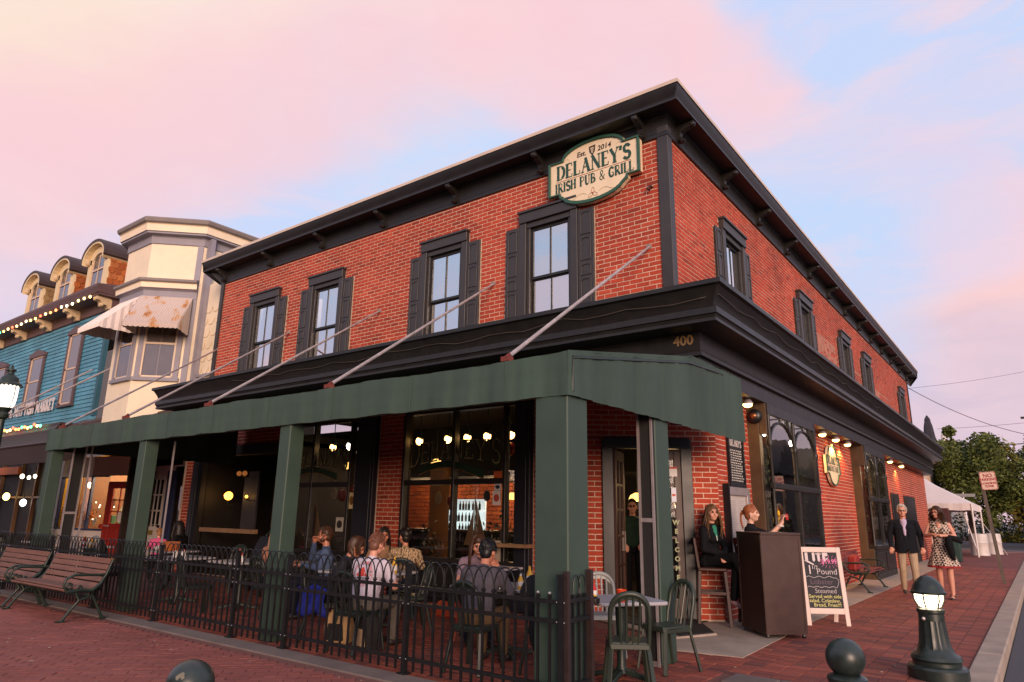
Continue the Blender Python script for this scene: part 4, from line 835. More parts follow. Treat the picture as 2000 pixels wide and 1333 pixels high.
# dark service doors far along the side wall
b=B(); slabs(b,gs,Y1,NS,[(24.6,26.0,.0,2.25,.0,.05)]); b.build('service_door',mTrim,pub,bevel=.01); b=B(); slabs(b,gs,Y1,NS,[(27.2,29.6,.0,2.25,.0,.05)]); b.build('service_door',mTrim,pub,bevel=.01); b=B(); slabs(b,gs,Y1,NS,[(24.8,25.8,.15,2.1,.05,.07),(27.4,29.4,1.5,2.1,.05,.07)]); b.build('door_panel',mBlack,pub)
# ================================================================ green awning over the patio
aw=still('green_awning','long dark green canvas awning on clad posts over the pub patio','awning',(-8.6,6.5,0))
AX0,AX1,AY=-14.25,-3.07,4.85; ZT,ZB=2.79,2.40
def fold(x,s=1): return .010*math.sin(x*7.3)+.007*math.sin(x*17.1+1)+.004*math.sin(x*41)
b=B(); nx,nz=260,8
def sag(x): return -.022*abs(math.sin((x-AX1)/2.55*math.pi))
for i in range(nx+1):
    x=AX0+(AX1-AX0)*i/nx
    for j in range(nz+1):
        t=j/nz; z=ZB+(ZT-ZB+sag(x))*t+.004*math.sin(x*9)*(1-t); y=AY+fold(x)*(1-t*.6)*1.2+ (.012*max(0,.5-abs(t-.52)*8))+.015*t*t
        b.v.append((x,y,z))
for i in range(nx):
    for j in range(nz):
        a=i*(nz+1)+j; b.f.append((a,a+nz+1,a+nz+2,a+1)); b.m.append(0)
b.build('valance',mGreen,aw,smooth=True,fix=False)
for k in range(9):
    xs_=AX0+.6+k*1.24; B().tube([(xs_+.004*math.sin(q),AY-.006+fold(xs_)*1.0+.004*q/6,ZB+(ZT-ZB-.02)*q/6) for q in range(7)],.0035,4).build('seam',mGreen,aw)
b=B(); k=len(b.v); n=120; rows=[(AY+.015,ZT),(6.2,2.98),(7.57,3.25),(8.62,3.29)]
for (y,z) in rows:
    for i in range(n+1): x=AX0+(AX1-AX0)*i/n; b.v.append((x,y,z+(sag(x) if z<2.8 else sag(x)*.5)))
for r_ in range(3):
    for i in range(n): a=r_*(n+1)+i; b.f.append((a,a+1,a+n+2,a+n+1)); b.m.append(0)
b.build('canopy_sheet',mGreen,aw,smooth=True,fix=False)
def side_panel(X,nm,y1=9.28,amp=1):
    b=B(); n=60; tops=lambda y: ZT+ (y-AY)/(7.57-AY)*.47 if y<7.57 else 3.265-(y-7.57)*.0
    for i in range(n+1):
        y=AY+(y1-AY)*i/n
        for j in range(9):
            t=j/8; b.v.append((X+amp*(.012*math.sin(y*9)+.010*math.sin(y*23+1)+.006*math.sin(y*47))*(1-t*.7)-(.01*max(0,.4-abs(t-.5)*6)),y,ZB+(tops(y)-ZB)*t))
    for i in range(n):
        for j in range(8): a=i*9+j; b.f.append((a,a+9,a+10,a+1)); b.m.append(0)
    return b.build(nm,mGreen,aw,smooth=True,fix=False)
side_panel(AX1,'side_panel'); side_panel(AX0,'side_panel',8.6)
b=B(); b.prism([(7.57,0),(9.28,0),(9.28,1),(7.57,1)],(AX1,0,3.262),(0,1,0),(-.33,0,0),(0,0,.012)); b.build('canopy_flap',mGreen,aw)
# frame under the canvas
b=B()
for y,z in ((4.92,2.42),(6.3,2.93),(7.5,3.15)): b.tube([(AX0+.03,y,z),(AX1-.03,y,z)],.02,6)
for i in range(8):
    x=AX0+.05+i*1.59; b.tube([(x,4.92,2.44),(x,4.92,2.74),(x,7.5,3.17),(x,8.6,3.22)],.018,6)
b.build('awning_frame',mIron,aw)
def clad(x0,y0,w=.335,d=.33,nm='post',zt=2.42):
    b=B(); b.box(x0,y0,.0,x0+w,y0+d,zt); return b.build(nm,mPost,aw,bevel=.01)
clad(-3.43,4.875)
for x in (-7.18,-10.62,-14.2): clad(x-(.1 if x==-10.62 else 0),4.875,.21,.2)
p5=clad(-3.27,6.6,.16,.33,zt=3.0)
for q in ((-3.285,6.575,.03,-3.125,6.598,3.0),(-14.0,5.22,.02,-13.97,5.42,2.6)): B().box(*q).build('roll_screen',M('screen_black','1b1a1a',.8,.1,20),aw)
b=B()
for x in (-3.29,-3.14): b.box(x-.011,6.555,.0,x+.013,6.58,3.0)
b.box(-3.28,6.562,1.35,-3.15,6.575,1.39); b.box(-3.28,6.562,.0,-3.15,6.575,.05)
b.build('screen_track',mAlu,aw); b=B()
for y in (5.22,5.42,5.52): b.box(-13.975,y-.012,0,-13.945,y+.012,2.6)
b.box(-13.97,5.22,1.3,-13.95,5.42,1.34); b.build('screen_track',mAlu,aw)
B().box(-10.285,5.18,0,-10.265,5.2,2.4).build('screen_track',mAlu,aw)
wt=[-4.29,-7.37,-10.39,-13.49,-16.6]; bt=[-3.78,-6.37,-8.96,-11.40,-13.85]
for xa,xb in zip(wt,bt):
    b=B(); b.tube([(xa,WY-.02,5.455),(xb,AY+.09,2.84)],.021,8); b.tube([(xa,WY-.005,5.465),(xa,WY-.02,5.455)],.05,8); b.build('stay_rod',mRod,aw,smooth=40)
    b=B(); b.box(xb-.05,AY+.03,2.785,xb+.04,AY+.11,2.83); b.tube([(xb-.03,AY+.07,2.82),(xb+.02,AY+.09,2.86)],.02,6); b.build('rod_foot',M('rusty_red','6b2e24',.7,.3,20),aw)
# ================================================================ patio fence
fe=still('patio_fence','low black iron fence with hooped top along the patio edge','fence',(-9,4.75,0))
FY=4.755; FX=[-3.08,-4.77,-6.57,-7.57,-9.37,-11.17,-12.97,-14.77,-16.57]
b=B(); b.box(-.022,-.022,0,.022,.022,.92); b.box(-.03,-.03,.92,.03,.03,.945); b.box(-.05,-.045,0,.05,.045,.012); fp=b.build('fence_post',mFence,fe,loc=Vector((FX[0],FY,0.006)))
for x in FX[1:]: inst(fp,fe,Vector((x,FY,.006)))
b=B(); b.box(-.028,-.028,.945,.028,.028,.96); 
for i in range(len(FX)-1):
    x1,x0=FX[i]-.022,FX[i+1]+.022
    for z in (.745,.60,.135):
        b=B(); b.box(x0,FY-.017,z-.015,x1,FY+.017,z+.015); b.build('rail',mFence,fe)
pk=B(); pk.box(-.009,-.009,.035,.009,.009,.775); pk.box(-.015,-.015,.772,.015,.015,.787); pk.box(-.013,-.013,.79,.013,.013,.797)
hp=B(); hp.tube([(.1125-.1125*math.cos(R(a)),.004*math.cos(R(a)),.79+.185*math.sin(R(a))**.8) for a in range(0,181,15)],.0065,6)
first=None; hf=None; X=[]
for i in range(len(FX)-1):
    n=round((FX[i]-FX[i+1])/.1125); st=(FX[i]-FX[i+1])/n; X+=[FX[i]-st*k for k in range(1,n)]
for k,x in enumerate(X):
    if x<-15.5: continue
    if first is None: first=pk.build('picket',mFence,fe,loc=Vector((x,FY,.0)))
    else: inst(first,fe,Vector((x,FY,0)))
    if k>2 and x+.225<FX[0]-.25:
        if hf is None: hf=hp.build('hoop',mFence,fe,loc=Vector((x,FY,0)),smooth=40)
        else: inst(hf,fe,Vector((x,FY,0)))
b=B()
for x in X[:2]: b.ball((x,FY,.805),.013,8,6)
for x in FX:
    for z in (.745,.60,.135):
        for s in (-1,1): b.ball((x+s*.035,FY-.02,z),.006,6,4)
b.build('bolts',M('bright_bolt','b9b6b4',.3,metal=.7),fe,kind='stuff')
# short return of the fence
b=B()
for y in (4.775,5.13): b.box(-3.07,y-.022,0,-3.026,y+.022,.975)
b.build('return_posts',M('fence_brown','2c201f',.5,.2,10),fe)
for z in (.755,.61,.14):
    b=B(); b.box(-3.065,4.8,z-.015,-3.03,5.11,z+.015); b.build('rail',mFence,fe)
for y in (4.87,4.96,5.05):
    o=inst(first,fe,Vector((-3.048,y,0)))
for y in (4.87,4.96): o=inst(hf,fe,Vector((-3.048,y,0)),(0,0,R(90))); o.scale=(.42,1,.8); o.location.z+=.16
# ================================================================ plastic chairs and tables
mChair=M('chair_green','2a332b',.42,.15,5,.05); mChairD=M('chair_dark','16211c',.45,.15,5,.05); mChairG=M('chair_grey','8a8d8f',.45,.1,5)
mTop=MR('granite_top',['a7a4a8','a7a4a8'],.4,.1,160)
mTopEdge=M('granite_edge','8f8c90',.5,.4,120)
def make_chair(name,label,mt,loc,rz,group='plastic patio chairs'):
    t=empty(name,label,'chair',loc,rz,group)
    b=B(); pts=[(-.2,-.19),(.2,-.19),(.215,.15),(.17,.2),(-.17,.2),(-.215,.15)]
    b.prism(pts,(0,0,.385),(1,0,0),(0,1,0),(0,0,.022)); b.prism([(-.21,.17),(.21,.17),(.19,.21),(-.19,.21)],(0,0,.36),(1,0,0),(0,1,0),(0,0,.035)); b.box(-.205,-.2,.35,-.185,.17,.39); b.box(.185,-.2,.35,.205,.17,.39); b.box(-.2,-.205,.35,.2,-.185,.395)
    b.build('seat',mt,t,bevel=.006)
    arc=[]
    for a in range(0,181,12): arc.append((-.2*math.cos(R(a)) if True else 0, -.19-.10*(.5+.5*math.sin(R(a))), .60+.19*math.sin(R(a))**.7))
    P=[(-.195,-.18,.38),(-.2,-.205,.5)]+arc+[(.2,-.205,.5),(.195,-.18,.38)]
    b=B(); b.tube(P,[.022]*2+[.024]*len(arc)+[.022]*2,8); 
    top=[p for p in arc if p[2]>.72]
    for i in range(len(top)-1):
        p,q=top[i],top[i+1]; b.add([p,q,(q[0],q[1]+.012,q[2]-.05),(p[0],p[1]+.012,p[2]-.05)],[(0,1,2,3)])
    b.build('backrest',mt,t,smooth=50)
    s0=None
    for x in (-.105,-.035,.035,.105):
        z1=.60+.19*math.sqrt(max(0,1-(x/.2)**2))**.7-.02
        b=B(); b.tube([(x*.8,-.185,.39),(x*.95,-.225,.55),(x,-.19-.10*(.5+.5*math.sqrt(1-(x/.2)**2)),z1)],[.012,.013,.014],6); b.build('slat',mt,t,smooth=50)
    for sx in (-1,1):
        for sy in (-1,1):
            b=B(); a=Vector((sx*.185,sy*.175,.375)); c=Vector((sx*.235,sy*.235-(.04 if sy<0 else 0),.0)); b.bar(a,c,.05,.03); b.build('leg',mt,t,bevel=.006)
    return t
CH=[('green plastic chair at the end table with back turned and slats against granite top',mChair,(-2.92,5.52,0),R(34)),
 ('green plastic chair in profile beside the rear awning post',mChair,(-3.02,6.50,0),R(158)),
 ('grey plastic chair behind the ketchup at the end table',mChairG,(-3.85,6.75,0),R(-140)),
 ('dark plastic chair holding the man in the white printed tee',mChairD,(-5.93,5.20,0),R(4)),
 ('dark plastic chair holding the dark haired man in grey shirt',mChairD,(-4.40,5.30,0),R(10)),
 ('dark plastic chair holding the woman with blue bag',mChairD,(-6.72,5.35,0),R(-40)),
 ('empty dark plastic chair behind the patterned shirt',mChairD,(-6.52,6.55,0),R(150)),
 ('dark plastic chair with a jacket beside the corner post',mChairD,(-3.72,5.55,0),R(75)),
 ('dark plastic chair under the woman in mauve tee',mChairD,(-5.40,6.58,0),R(-132)),
 ('dark plastic chair under the man in the blue shirt',mChairD,(-7.95,6.45,0),R(138)),
 ('dark plastic chair under the blond woman by second post',mChairD,(-8.72,6.0,0),R(0)),
 ('empty dark plastic chair near the lit side entry',mChairD,(-10.6,6.9,0),R(160)),
 ('dark plastic chair close to the fence by the third post',mChairD,(-12.2,5.3,0),R(10)),
 ('dark plastic chair facing the red shop door',mChairD,(-13.2,5.9,0),R(-40)),
 ('dark plastic chair pushed in beside the stroller',mChairD,(-11.7,7.2,0),R(200)),
 ('dark plastic chair beside the couple at the far table',mChairD,(-14.0,7.3,0),R(200)),
 ('dark plastic chair under the smiling woman by brick pier',mChairD,(-8.08,7.48,0),R(-128)),
 ('dark plastic chair under the person in patterned shirt',mChairD,(-7.3,7.15,0),R(40)),
 ('dark plastic chair near the fence between second and third posts',mChairD,(-9.5,5.35,0),R(-15))]
cproto={}
for k,(lab,mt,loc,rz) in enumerate(CH):
    if mt.name not in cproto: cproto[mt.name]=make_chair('patio_chair',lab,mt,loc,rz); cproto[mt.name].scale=(.8,.88,1)
    else:
        c=copy_tree(cproto[mt.name]); c.location=loc; c.rotation_euler=(0,0,rz); c['label']=lab; c.scale=(.8,.88,1)
def make_table(lab,loc,rz,sx=.34,sy=.34,h=.68):
    t=empty('patio_table',lab,'table',loc,rz,'granite topped patio tables'); r=.06; pts=[]
    for cx,cy,a0 in ((sx-r,sy-r,0),(-sx+r,sy-r,90),(-sx+r,-sy+r,180),(sx-r,-sy+r,270)): pts+=[(cx+r*math.cos(R(a0+a)),cy+r*math.sin(R(a0+a))) for a in (0,30,60,90)]
    B().prism(pts,(0,0,h-.03),(1,0,0),(0,1,0),(0,0,.03)).build('tabletop',mTop,t,bevel=.008)
    B().lathe([(.12,h-.03),(.05,h-.08),(.04,.4),(.04,.12),(.06,.06)],12).build('pedestal',mIron,t,smooth=40)
    b=B()
    for a in (45,135,225,315): b.bar((0,0,.08),(.3*math.cos(R(a)),.3*math.sin(R(a)),.02),.06,.04)
    b.build('foot',mIron,t,bevel=.005); return t
TB=[('granite topped end table with an orange cup, outside the fence return',(-3.17,5.87,0),R(53),.33,.33),('granite table of mauve tee woman and dark haired man',(-4.62,6.05,0),R(10),.5,.36),('granite table between the white tee and the smiling woman',(-7.0,6.25,0),R(10),.55,.36),
 ('table at the blue shirt man behind second post',(-8.6,6.55,0),R(5),.4,.36),('table with two red capped jars near the fence',(-11.0,5.9,0),R(0),.45,.36),('table with orange box beside the stroller',(-12.9,6.7,0),R(0),.45,.36),('far table below the red door',(-15.2,6.2,0),R(0),.45,.36),('dim table with bright mustard close to fence hoops',(-9.6,6.1,0),R(0),.4,.36),
 ('low table beneath the sill of the big window',(-6.4,8.0,0),R(0),.4,.3)]
tp=None
for lab,loc,rz,sx,sy in TB: make_table(lab,loc,rz,sx,sy)
mLab=M('label_white','d9d4cf',.6); mCap=M('cap_white','dcd8d2',.5); mDkB=M('bottle_black','1b1716',.3)
def bottle(lab,x,y,z,h,r,mt,cap,name='sauce_bottle',lbl=True):
    o=empty(name,lab,'bottle',(x,y,z)); B().lathe([(r*.95,0),(r,.02),(r,h*.55),(r*.5,h*.78),(r*.36,h*.84)],12).build('body',mt,o,smooth=40); B().lathe([(r*.4,h*.84),(r*.34,h*.95),(r*.14,h)],10).build('cap',cap,o,smooth=40)
    if lbl: B().lathe([(r*1.02,h*.2),(r*1.02,h*.5)],12).build('label_band',mLab,o)
    return o
def cup(lab,x,y,z,h,r,mt,name='cup'):
    o=empty(name,lab,'cup',(x,y,z)); B().lathe([(r*.85,0),(r,h),(r*.94,h),(r*.8,.01)],14).build('wall',mt,o,smooth=40); return o
T=.68
bottle('upturned red ketchup bottle with yellow flash on the end table',-3.2,5.42,T,.2,.042,mRed,mYel); b=bottle('low black sauce bottle by the ketchup on the end table',-3.15,5.38,T,.07,.045,mDkB,mYel,lbl=False)
cup('orange plastic tumbler on the granite end table',-3.02,5.62,T,.105,.045,mOrange)
bottle('yellow mustard bottle in the rack behind dark haired man',-4.42,6.2,T,.2,.035,mYel,mYel); bottle('red ketchup bottle in the rack behind dark haired man',-4.34,6.3,T,.2,.035,mRed,mRed); bottle('short mustard bottle beside the fence hoops in front of grey shirt',-4.28,5.85,T,.15,.03,mYel,mCap); bottle('red and white sauce bottle beside short mustard',-4.2,5.95,T,.1,.03,mRed,mLab)
rk=empty('condiment_rack','black wire condiment rack on the table of the mauve tee woman','rack',(-4.38,6.25,T)); b=B()
for z in (.0,.07): b.tube([(-.1,-.06,z+.005),(.1,-.06,z+.005),(.1,.06,z+.005),(-.1,.06,z+.005)],.005,4,closed=True)
for x in (-.1,.1):
    for y in (-.06,.06): b.tube([(x,y,0),(x,y,.08)],.004,4)
b.tube([(0,0,0),(0,0,.3)],.005,5); b.build('wire',mIron,rk)
bottle('mustard bottle standing at the white tee table',-6.42,6.15,T,.2,.034,mYel,mYel); bottle('dark sauce bottle at the white tee table',-6.5,6.1,T,.16,.03,mDkB,mRed); bottle('red bottle lying low at the white tee table',-6.58,6.3,T,.12,.04,mRed,mCap)
o=empty('food_basket','red plastic food basket between smiling woman and patterned shirt','basket',(-7.05,6.6,T)); B().lathe([(.1,0),(.15,.05),(.14,.05),(.09,.01)],16).build('tray',mRed,o); b=B(); b.ball((0,0,.05),(.1,.08,.03),10,6); b.build('paper',mLab,o)
cup('clear water glass by the white tee table edge',-6.3,5.85,T,.13,.035,M('glass_cup','9a948f',.1))
for i,(x,y) in enumerate(((-10.9,5.75),(-10.75,5.8))): bottle('red capped jar on the fence side table, '+('nearer post' if i else 'farther from post'),x,y,T,.13,.035,mLab,mRed,'jar',lbl=False)
bottle('bright orange ketchup bottle on the dim table',-9.5,6.0,T,.17,.04,mOrange,mYel); bottle('red ketchup bottle on the dim table',-9.7,6.1,T,.17,.035,mRed,mRed)
bottle('small white shaker on the dim table',-9.35,5.95,T,.08,.025,mLab,mAlu,'salt_shaker',lbl=False); bottle('red sauce bottle on far table below the red door',-15.1,6.1,T,.2,.045,mRed,mYel); bottle('yellow sauce bottle on far table below the red door',-14.9,6.15,T,.18,.04,mYel,mRed)
o=empty('takeaway_box','orange cardboard box on the table beside the stroller','box',(-12.75,6.6,T)); b=B(); b.box(-.17,-.1,0,.17,.1,.15); b.build('carton',M('carton_orange','b0602a',.8,.15,6),o,bevel=.005); b=B(); b.box(-.17,-.12,.15,.17,.1,.16); b.build('lid',M('carton_lid','c9784a',.8),o)
b=B(); b.ball((0,0,.03),(.2,.12,.05),10,6); o=b.build('napkins',M('napkin','cfc9c4',.9,.1,20,.4),None,label='crumpled white napkins behind the orange box',cat='napkins',loc=(-13.15,6.65,T))
# stroller
st=empty('stroller','dark folded baby stroller parked by the third awning post','stroller',(-11.9,7.9,0)); b=B()
for x in (-.2,.2): b.tube([(x,-.3,.1),(x,.0,.5),(x,.25,.95),(x,.32,1.02)],.016,6); b.tube([(x,.3,.1),(x,0,.5)],.016,6)
b.tube([(-.2,.32,1.02),(.2,.32,1.02)],.018,6); b.build('frame',mIron,st); b=B(); b.prism([(-.28,.35),(.2,.4),(.3,.85),(.1,.95),(-.12,.55)],(-.19,0,0),(0,1,0),ZV,(.38,0,0)); b.build('seat_cloth',M('stroller_navy','1a1c2a',.8,.2,5),st,bevel=.03); b=B()
for x in (-.22,.22):
    for y in (-.3,.3): B().lathe([(.09,-.02),(.1,0),(.09,.02)],12,(x,y,.1),rot=Matrix.Rotation(R(90),3,'Y')).build('wheel',mDkB,st)
# coat over chair beside the corner post
b=B(); b.ball((0,0,0),(.2,.08,.22),12,8); b.ball((.05,.02,-.25),(.15,.07,.25),12,8); b.build('draped_coat',M('coat_black','141416',.9,.2,8,.3),None,label='black coat hung over the chair beside corner post',cat='coat',loc=(-3.78,5.42,.66),smooth=True)
# bags on the patio floor
def backpack(lab,x,y,rz,c1,c2):
    o=empty('backpack',lab,'bag',(x,y,0),rz); b=B(); b.prism([(-.15,0),(.15,0),(.17,.2),(.12,.36),(-.1,.36),(-.17,.2)],(0,-.07,0),(1,0,0),ZV,(0,.14,0)); b.build('sack',M(c1,c1,.9,.2,8),o,bevel=.03); b=B(); b.prism([(-.11,.05),(.11,.05),(.09,.22),(-.09,.22)],(0,-.09,0),(1,0,0),ZV,(0,.03,0)); b.build('pocket',M(c2,c2,.9,.2,8),o,bevel=.01); b=B(); b.tube([(-.08,-.08,.34),(-.05,-.1,.45),(.05,-.1,.45),(.08,-.08,.34)],.012,6); b.build('strap',mDkB,o); return o
backpack('tan canvas bag with black base on floor behind the woman in dark top',-6.35,5.3,.3,'a5835a','1e1a18'); backpack('black and tan bag below the chair of the white tee man',-5.85,5.25,-.2,'1b1917','a98a68')
o=empty('shoulder_bag','red orange leather bag with long straps hanging by the mauve tee woman','bag',(-5.35,5.95,.3)); b=B(); b.prism([(-.16,0),(.16,0),(.13,.17),(-.13,.17)],(0,-.03,.0),(1,0,0),ZV,(0,.07,0)); b.build('sack',M('leather_red','8a3418',.5,.3,8),o,bevel=.02); b=B(); b.tube([(.13,0,.15),(.2,-.05,0),(.18,-.08,-.2),(.16,-.08,-.22)],.014,6); b.tube([(.15,0,.2),(.25,-.05,.1),(.24,-.08,-.05)],.012,6); b.build('strap',M('leather_red','8a3418',.5,.3,8),o)
# ================================================================ host stand, slate board, stools
po=still('host_stand','tall dark brown host stand beside the corner entrance','host stand',(-2.88,9.31,0))
A_,B_,C_=Vector((-3.29,9.37,0)),Vector((-2.83,8.9,0)),Vector((-2.46,9.29,0)); D_=A_+C_-B_
mPod=M('podium_brown','3c2620',.45,.18,6,.08); q=[(p.x,p.y) for p in (A_,B_,C_,D_)]
B().prism(q,(0,0,.05),(1,0,0),(0,1,0),(0,0,1.18)).build('cabinet',mPod,po,bevel=.006)
cx=(A_+C_)/2; b=B(); qq=[(cx.x+(x-cx.x)*1.03,cx.y+(y-cx.y)*1.03) for x,y in q]; b.prism(qq,(0,0,1.205),(1,0,0),(0,1,0),(0,0,.03)); b.build('top',mPod,po,bevel=.006)
b=B()
for P0,P1 in ((A_,B_),(B_,C_)):
    u=(P1-P0).normalized(); n=Vector((u.y,-u.x,0)); L=(P1-P0).length
    slabs(b,P0,u,n,[(0,.03,.05,1.2,.0,.006),(L-.03,L,.05,1.2,.0,.006),(.03,L-.03,.05,.08,.0,.006),(.03,L-.03,1.17,1.2,.0,.006)])
b.build('edging',mPod,po)
b=B()
for x,y in q: b.lathe([(.02,0),(.025,.02),(.02,.05)],8,(cx.x+(x-cx.x)*.88,cx.y+(y-cx.y)*.88,0))
b.build('castors',mDkB,po)
ab=still('chalk_sign','white framed sandwich board with chalk menu on the brick sidewalk','sandwich board',(-2.5,10.6,0))
u=Vector((.83,.557,0)); n=Vector((.557,-.83,0)); O=Vector((-2.76,10.40,0)); vv=(ZV*1.0-n*.13).normalized(); nn=u.cross(vv); Wd=.58
if nn.dot(n)<0: nn=-nn
def on(b,rects,t0,t1,org=O,v=vv,m=0):
    for a0,a1,h0,h1 in rects: b.prism([(a0,h0),(a1,h0),(a1,h1),(a0,h1)],org+nn*t0,u,v,nn*(t1-t0),m)
mFr=M('sign_frame_white','d6c2b8',.6,.1,6)
b=B(); on(b,[(0,.06,0,1.03),(Wd-.06,Wd,0,1.03),(.06,Wd-.06,.96,1.03),(.06,Wd-.06,.15,.225)],0,.03); b.build('front_frame',mFr,ab,bevel=.004)
b=B(); on(b,[(.06,Wd-.06,.225,.96)],.006,.016); b.build('chalkboard',M('chalkboard','1d1c26',.7,.25,5),ab)
vb=(ZV+n*.42*-1).normalized(); Ob=O-n*.42; b=B()
for a0,a1 in ((0,.06),(Wd-.06,Wd)):
    p0=Ob+u*(a0+a1)/2; p1=O+u*(a0+a1)/2+vv*1.02-nn*.012; b.bar(p0,p1,.06,.025,up=n)
b.bar(Ob+u*.05+ZV*.2+n*.07,Ob+u*(Wd-.05)+ZV*.2+n*.07,.025,.06); b.build('rear_frame',mFr,ab)
ch=M('chalk_white2','d2c6c6',.9); chy=M('chalk_yellow','d9d488',.9); chp=M('chalk_pink','d87aa8',.9)
def ct_(s,size,a,h,mat,**k): text(s,size,O+u*a+vv*h+nn*.0185,u,vv,mat,ab,name='chalk_text',ext=.0008,**k)
ct_('1',.17,.13,.72,ch); ct_('1/2',.07,.2,.755,ch); ct_('Pound',.11,.36,.70,ch,bold=-.001); ct_('Lobster',.1,.27,.565,M('chalk_dim','6a5a66',.9)); ct_('Steamed',.085,.31,.445,ch,bold=-.001)
ct_('Served with side',.066,.29,.375,chy); ct_('salad, Coleslaw,',.066,.28,.32,chy); ct_('Bread, Fries!!!',.066,.31,.265,chy); ct_('$19.99',.085,.41,.835,chp,bold=.002,sx=.9)
b=B()
for i in range(16):
    a=2*math.pi*i/16; c=(.41,.835); b.tube([O+u*(c[0]+.105*math.cos(a))+vv*(c[1]+.05*math.sin(a))+nn*.018,O+u*min(.515,c[0]+.15*math.cos(a))+vv*min(.95,c[1]+.09*math.sin(a))+nn*.018],.0025,4)
b.build('chalk_rays',chp,ab)
b=B(); top=[(.07+.4*i/14,.63+.012*math.sin(i*1.3)) for i in range(15)]; bot=[(.07+.4*i/14,.50+.008*math.sin(i*1.7)) for i in range(15)]
ln=top+[(.5,.60),(.505,.57),(.49,.53)]+bot[::-1]
b.tube([O+u*a+vv*h+nn*.018 for a,h in ln],.0032,4); b.build('chalk_outline',ch,ab)
# blackletter heading cut by the top of the board
b=B(); mm=nn*.018
def bl(pts): b.prism(pts,O+mm,u,vv,nn*.001)
bl([(.085,.955),(.125,.955),(.125,.85),(.085,.835)]); bl([(.07,.845),(.095,.86),(.2,.80),(.215,.825),(.2,.80),(.19,.785)]); bl([(.185,.955),(.222,.955),(.222,.855),(.205,.83),(.185,.85)]); bl([(.255,.955),(.292,.955),(.292,.855),(.275,.83),(.255,.85)]); bl([(.235,.93),(.31,.93),(.31,.945),(.235,.945)]); bl([(.325,.955),(.362,.955),(.362,.87),(.40,.895),(.40,.88),(.35,.835),(.325,.855)]); bl([(.362,.955),(.40,.955),(.40,.915),(.362,.905)])
b.build('blackletter_heading',ch,ab,fix=True)
mStool=M('stool_wood','3a1f17',.45,.2,8,.1,stretch=(6,6,.8))
def stool(lab,x,y,rz):
    s=empty('bar_stool',lab,'stool',(x,y,0.004),rz); b=B(); b.box(-.19,-.19,.70,.19,.19,.745); b.build('seat',mStool,s,bevel=.012)
    for sx in (-1,1):
        for sy in (-1,1):
            b=B(); b.bar((sx*.165,sy*.165,.70),(sx*.205,sy*.205,0),.042,.042); b.build('leg',mStool,s,bevel=.004)
    b=B(); 
    for z,k in ((.30,.19),(.42,.185)):
        if z<.35: b.bar((-k,k,z),(k,k,z),.02,.035); b.bar((-k,-k,z),(k,-k,z),.02,.035)
        else: b.bar((k,-k,z),(k,k,z),.02,.035); b.bar((-k,-k,z),(-k,k,z),.02,.035)
    b.build('stretcher',mStool,s)
    b=B()
    for sx in (-1,1): b.bar((sx*.175,-.175,.74),(sx*.18,-.22,1.12),.035,.035)
    b.bar((-.18,-.218,1.09),(.18,-.218,1.09),.02,.09); b.bar((-.175,-.2,.93),(.175,-.2,.93),.015,.05); b.build('backrest',mStool,s,bevel=.004); return s
stool('dark wooden bar stool under the seated woman with long wavy hair',-3.72,9.53,R(-66)); stool('dark wooden bar stool behind the host stand under phone holder',-3.28,9.98,R(-60))
# ================================================================ benches
def bench(lab,loc,rz,wood=mWood,W_=1.86):
    t=empty('park_bench',lab,'bench',loc,rz,'slatted park benches'); w=W_/2
    slats=[(-.02,-.24,.395,.05,.03),(-.02+.0,-.17,.405,.06,.03)]
    seat=[(-.27,.375,-25),(-.22,.405,0),(-.14,.40,0),(-.06,.392,0),(.02,.388,4)]; back=[(.10,.415,62),(.145,.49,66),(.18,.565,70),(.205,.64,74),(.225,.715,80)]
    for y,z,a in seat+back:
        b=B(); ca,sa=math.cos(R(a)),math.sin(R(a)); hw=.034; th=.011
        c=Vector((0,y,z)); uu=Vector((0,ca,sa)); vn=Vector((0,-sa,ca)); vs=[]
        for sx in (-w+.03,w-.03):
            for p,q_ in ((-hw,-th),(hw,-th),(hw,th),(-hw,th)): vs.append(Vector((sx,0,0))+c+uu*p+vn*q_)
        b.add(vs,[(0,1,2,3),(7,6,5,4),(4,5,1,0),(5,6,2,1),(6,7,3,2),(7,4,0,3)]); b.build('slat',wood,t,bevel=.004)
    for sx in (-w,w):
        b=B(); b.tube([(sx,-.27,.36),(sx,-.1,.375),(sx,.04,.36),(sx,.13,.44),(sx,.19,.56),(sx,.25,.75)],[.02,.024,.026,.024,.02,.016],8)
        b.tube([(sx,-.16,.35),(sx,-.10,.25),(sx,-.20,.12),(sx,-.26,.03),(sx,-.28,.0)],[.024,.02,.018,.02,.024],8); b.tube([(sx,-.10,.25),(sx,.05,.30),(sx,.12,.18),(sx,.2,.03),(sx,.22,.0)],[.02,.018,.018,.02,.022],8)
        b.box(sx-.03,-.33,0,sx+.03,-.24,.018); b.box(sx-.03,.18,0,sx+.03,.27,.018); b.build('end_frame',mIron,t,smooth=50)
        b=B(); b.tube([(sx,-.27,.37),(sx,-.31,.44),(sx,-.29,.52),(sx,-.2,.565),(sx,-.05,.56),(sx,.1,.55),(sx,.18,.56)],[.016,.016,.017,.018,.018,.016,.014],8)
        b.tube([(sx,-.25+.045*math.cos(a)*(1-a/14),.43+.045*math.sin(a)*(1-a/14)) for a in [i*.6 for i in range(16)]],.009,6); b.tube([(sx,-.12+.03*math.cos(a)*(1-a/14),.405+.03*math.sin(a)*(1-a/14)) for a in [i*.6 for i in range(14)]],.008,6)
        b.build('armrest',mIron,t,smooth=50)
    b=B(); b.box(-w,-.02,.3,w,.0,.33); b.build('tie_bar',mIron,t)
    return t
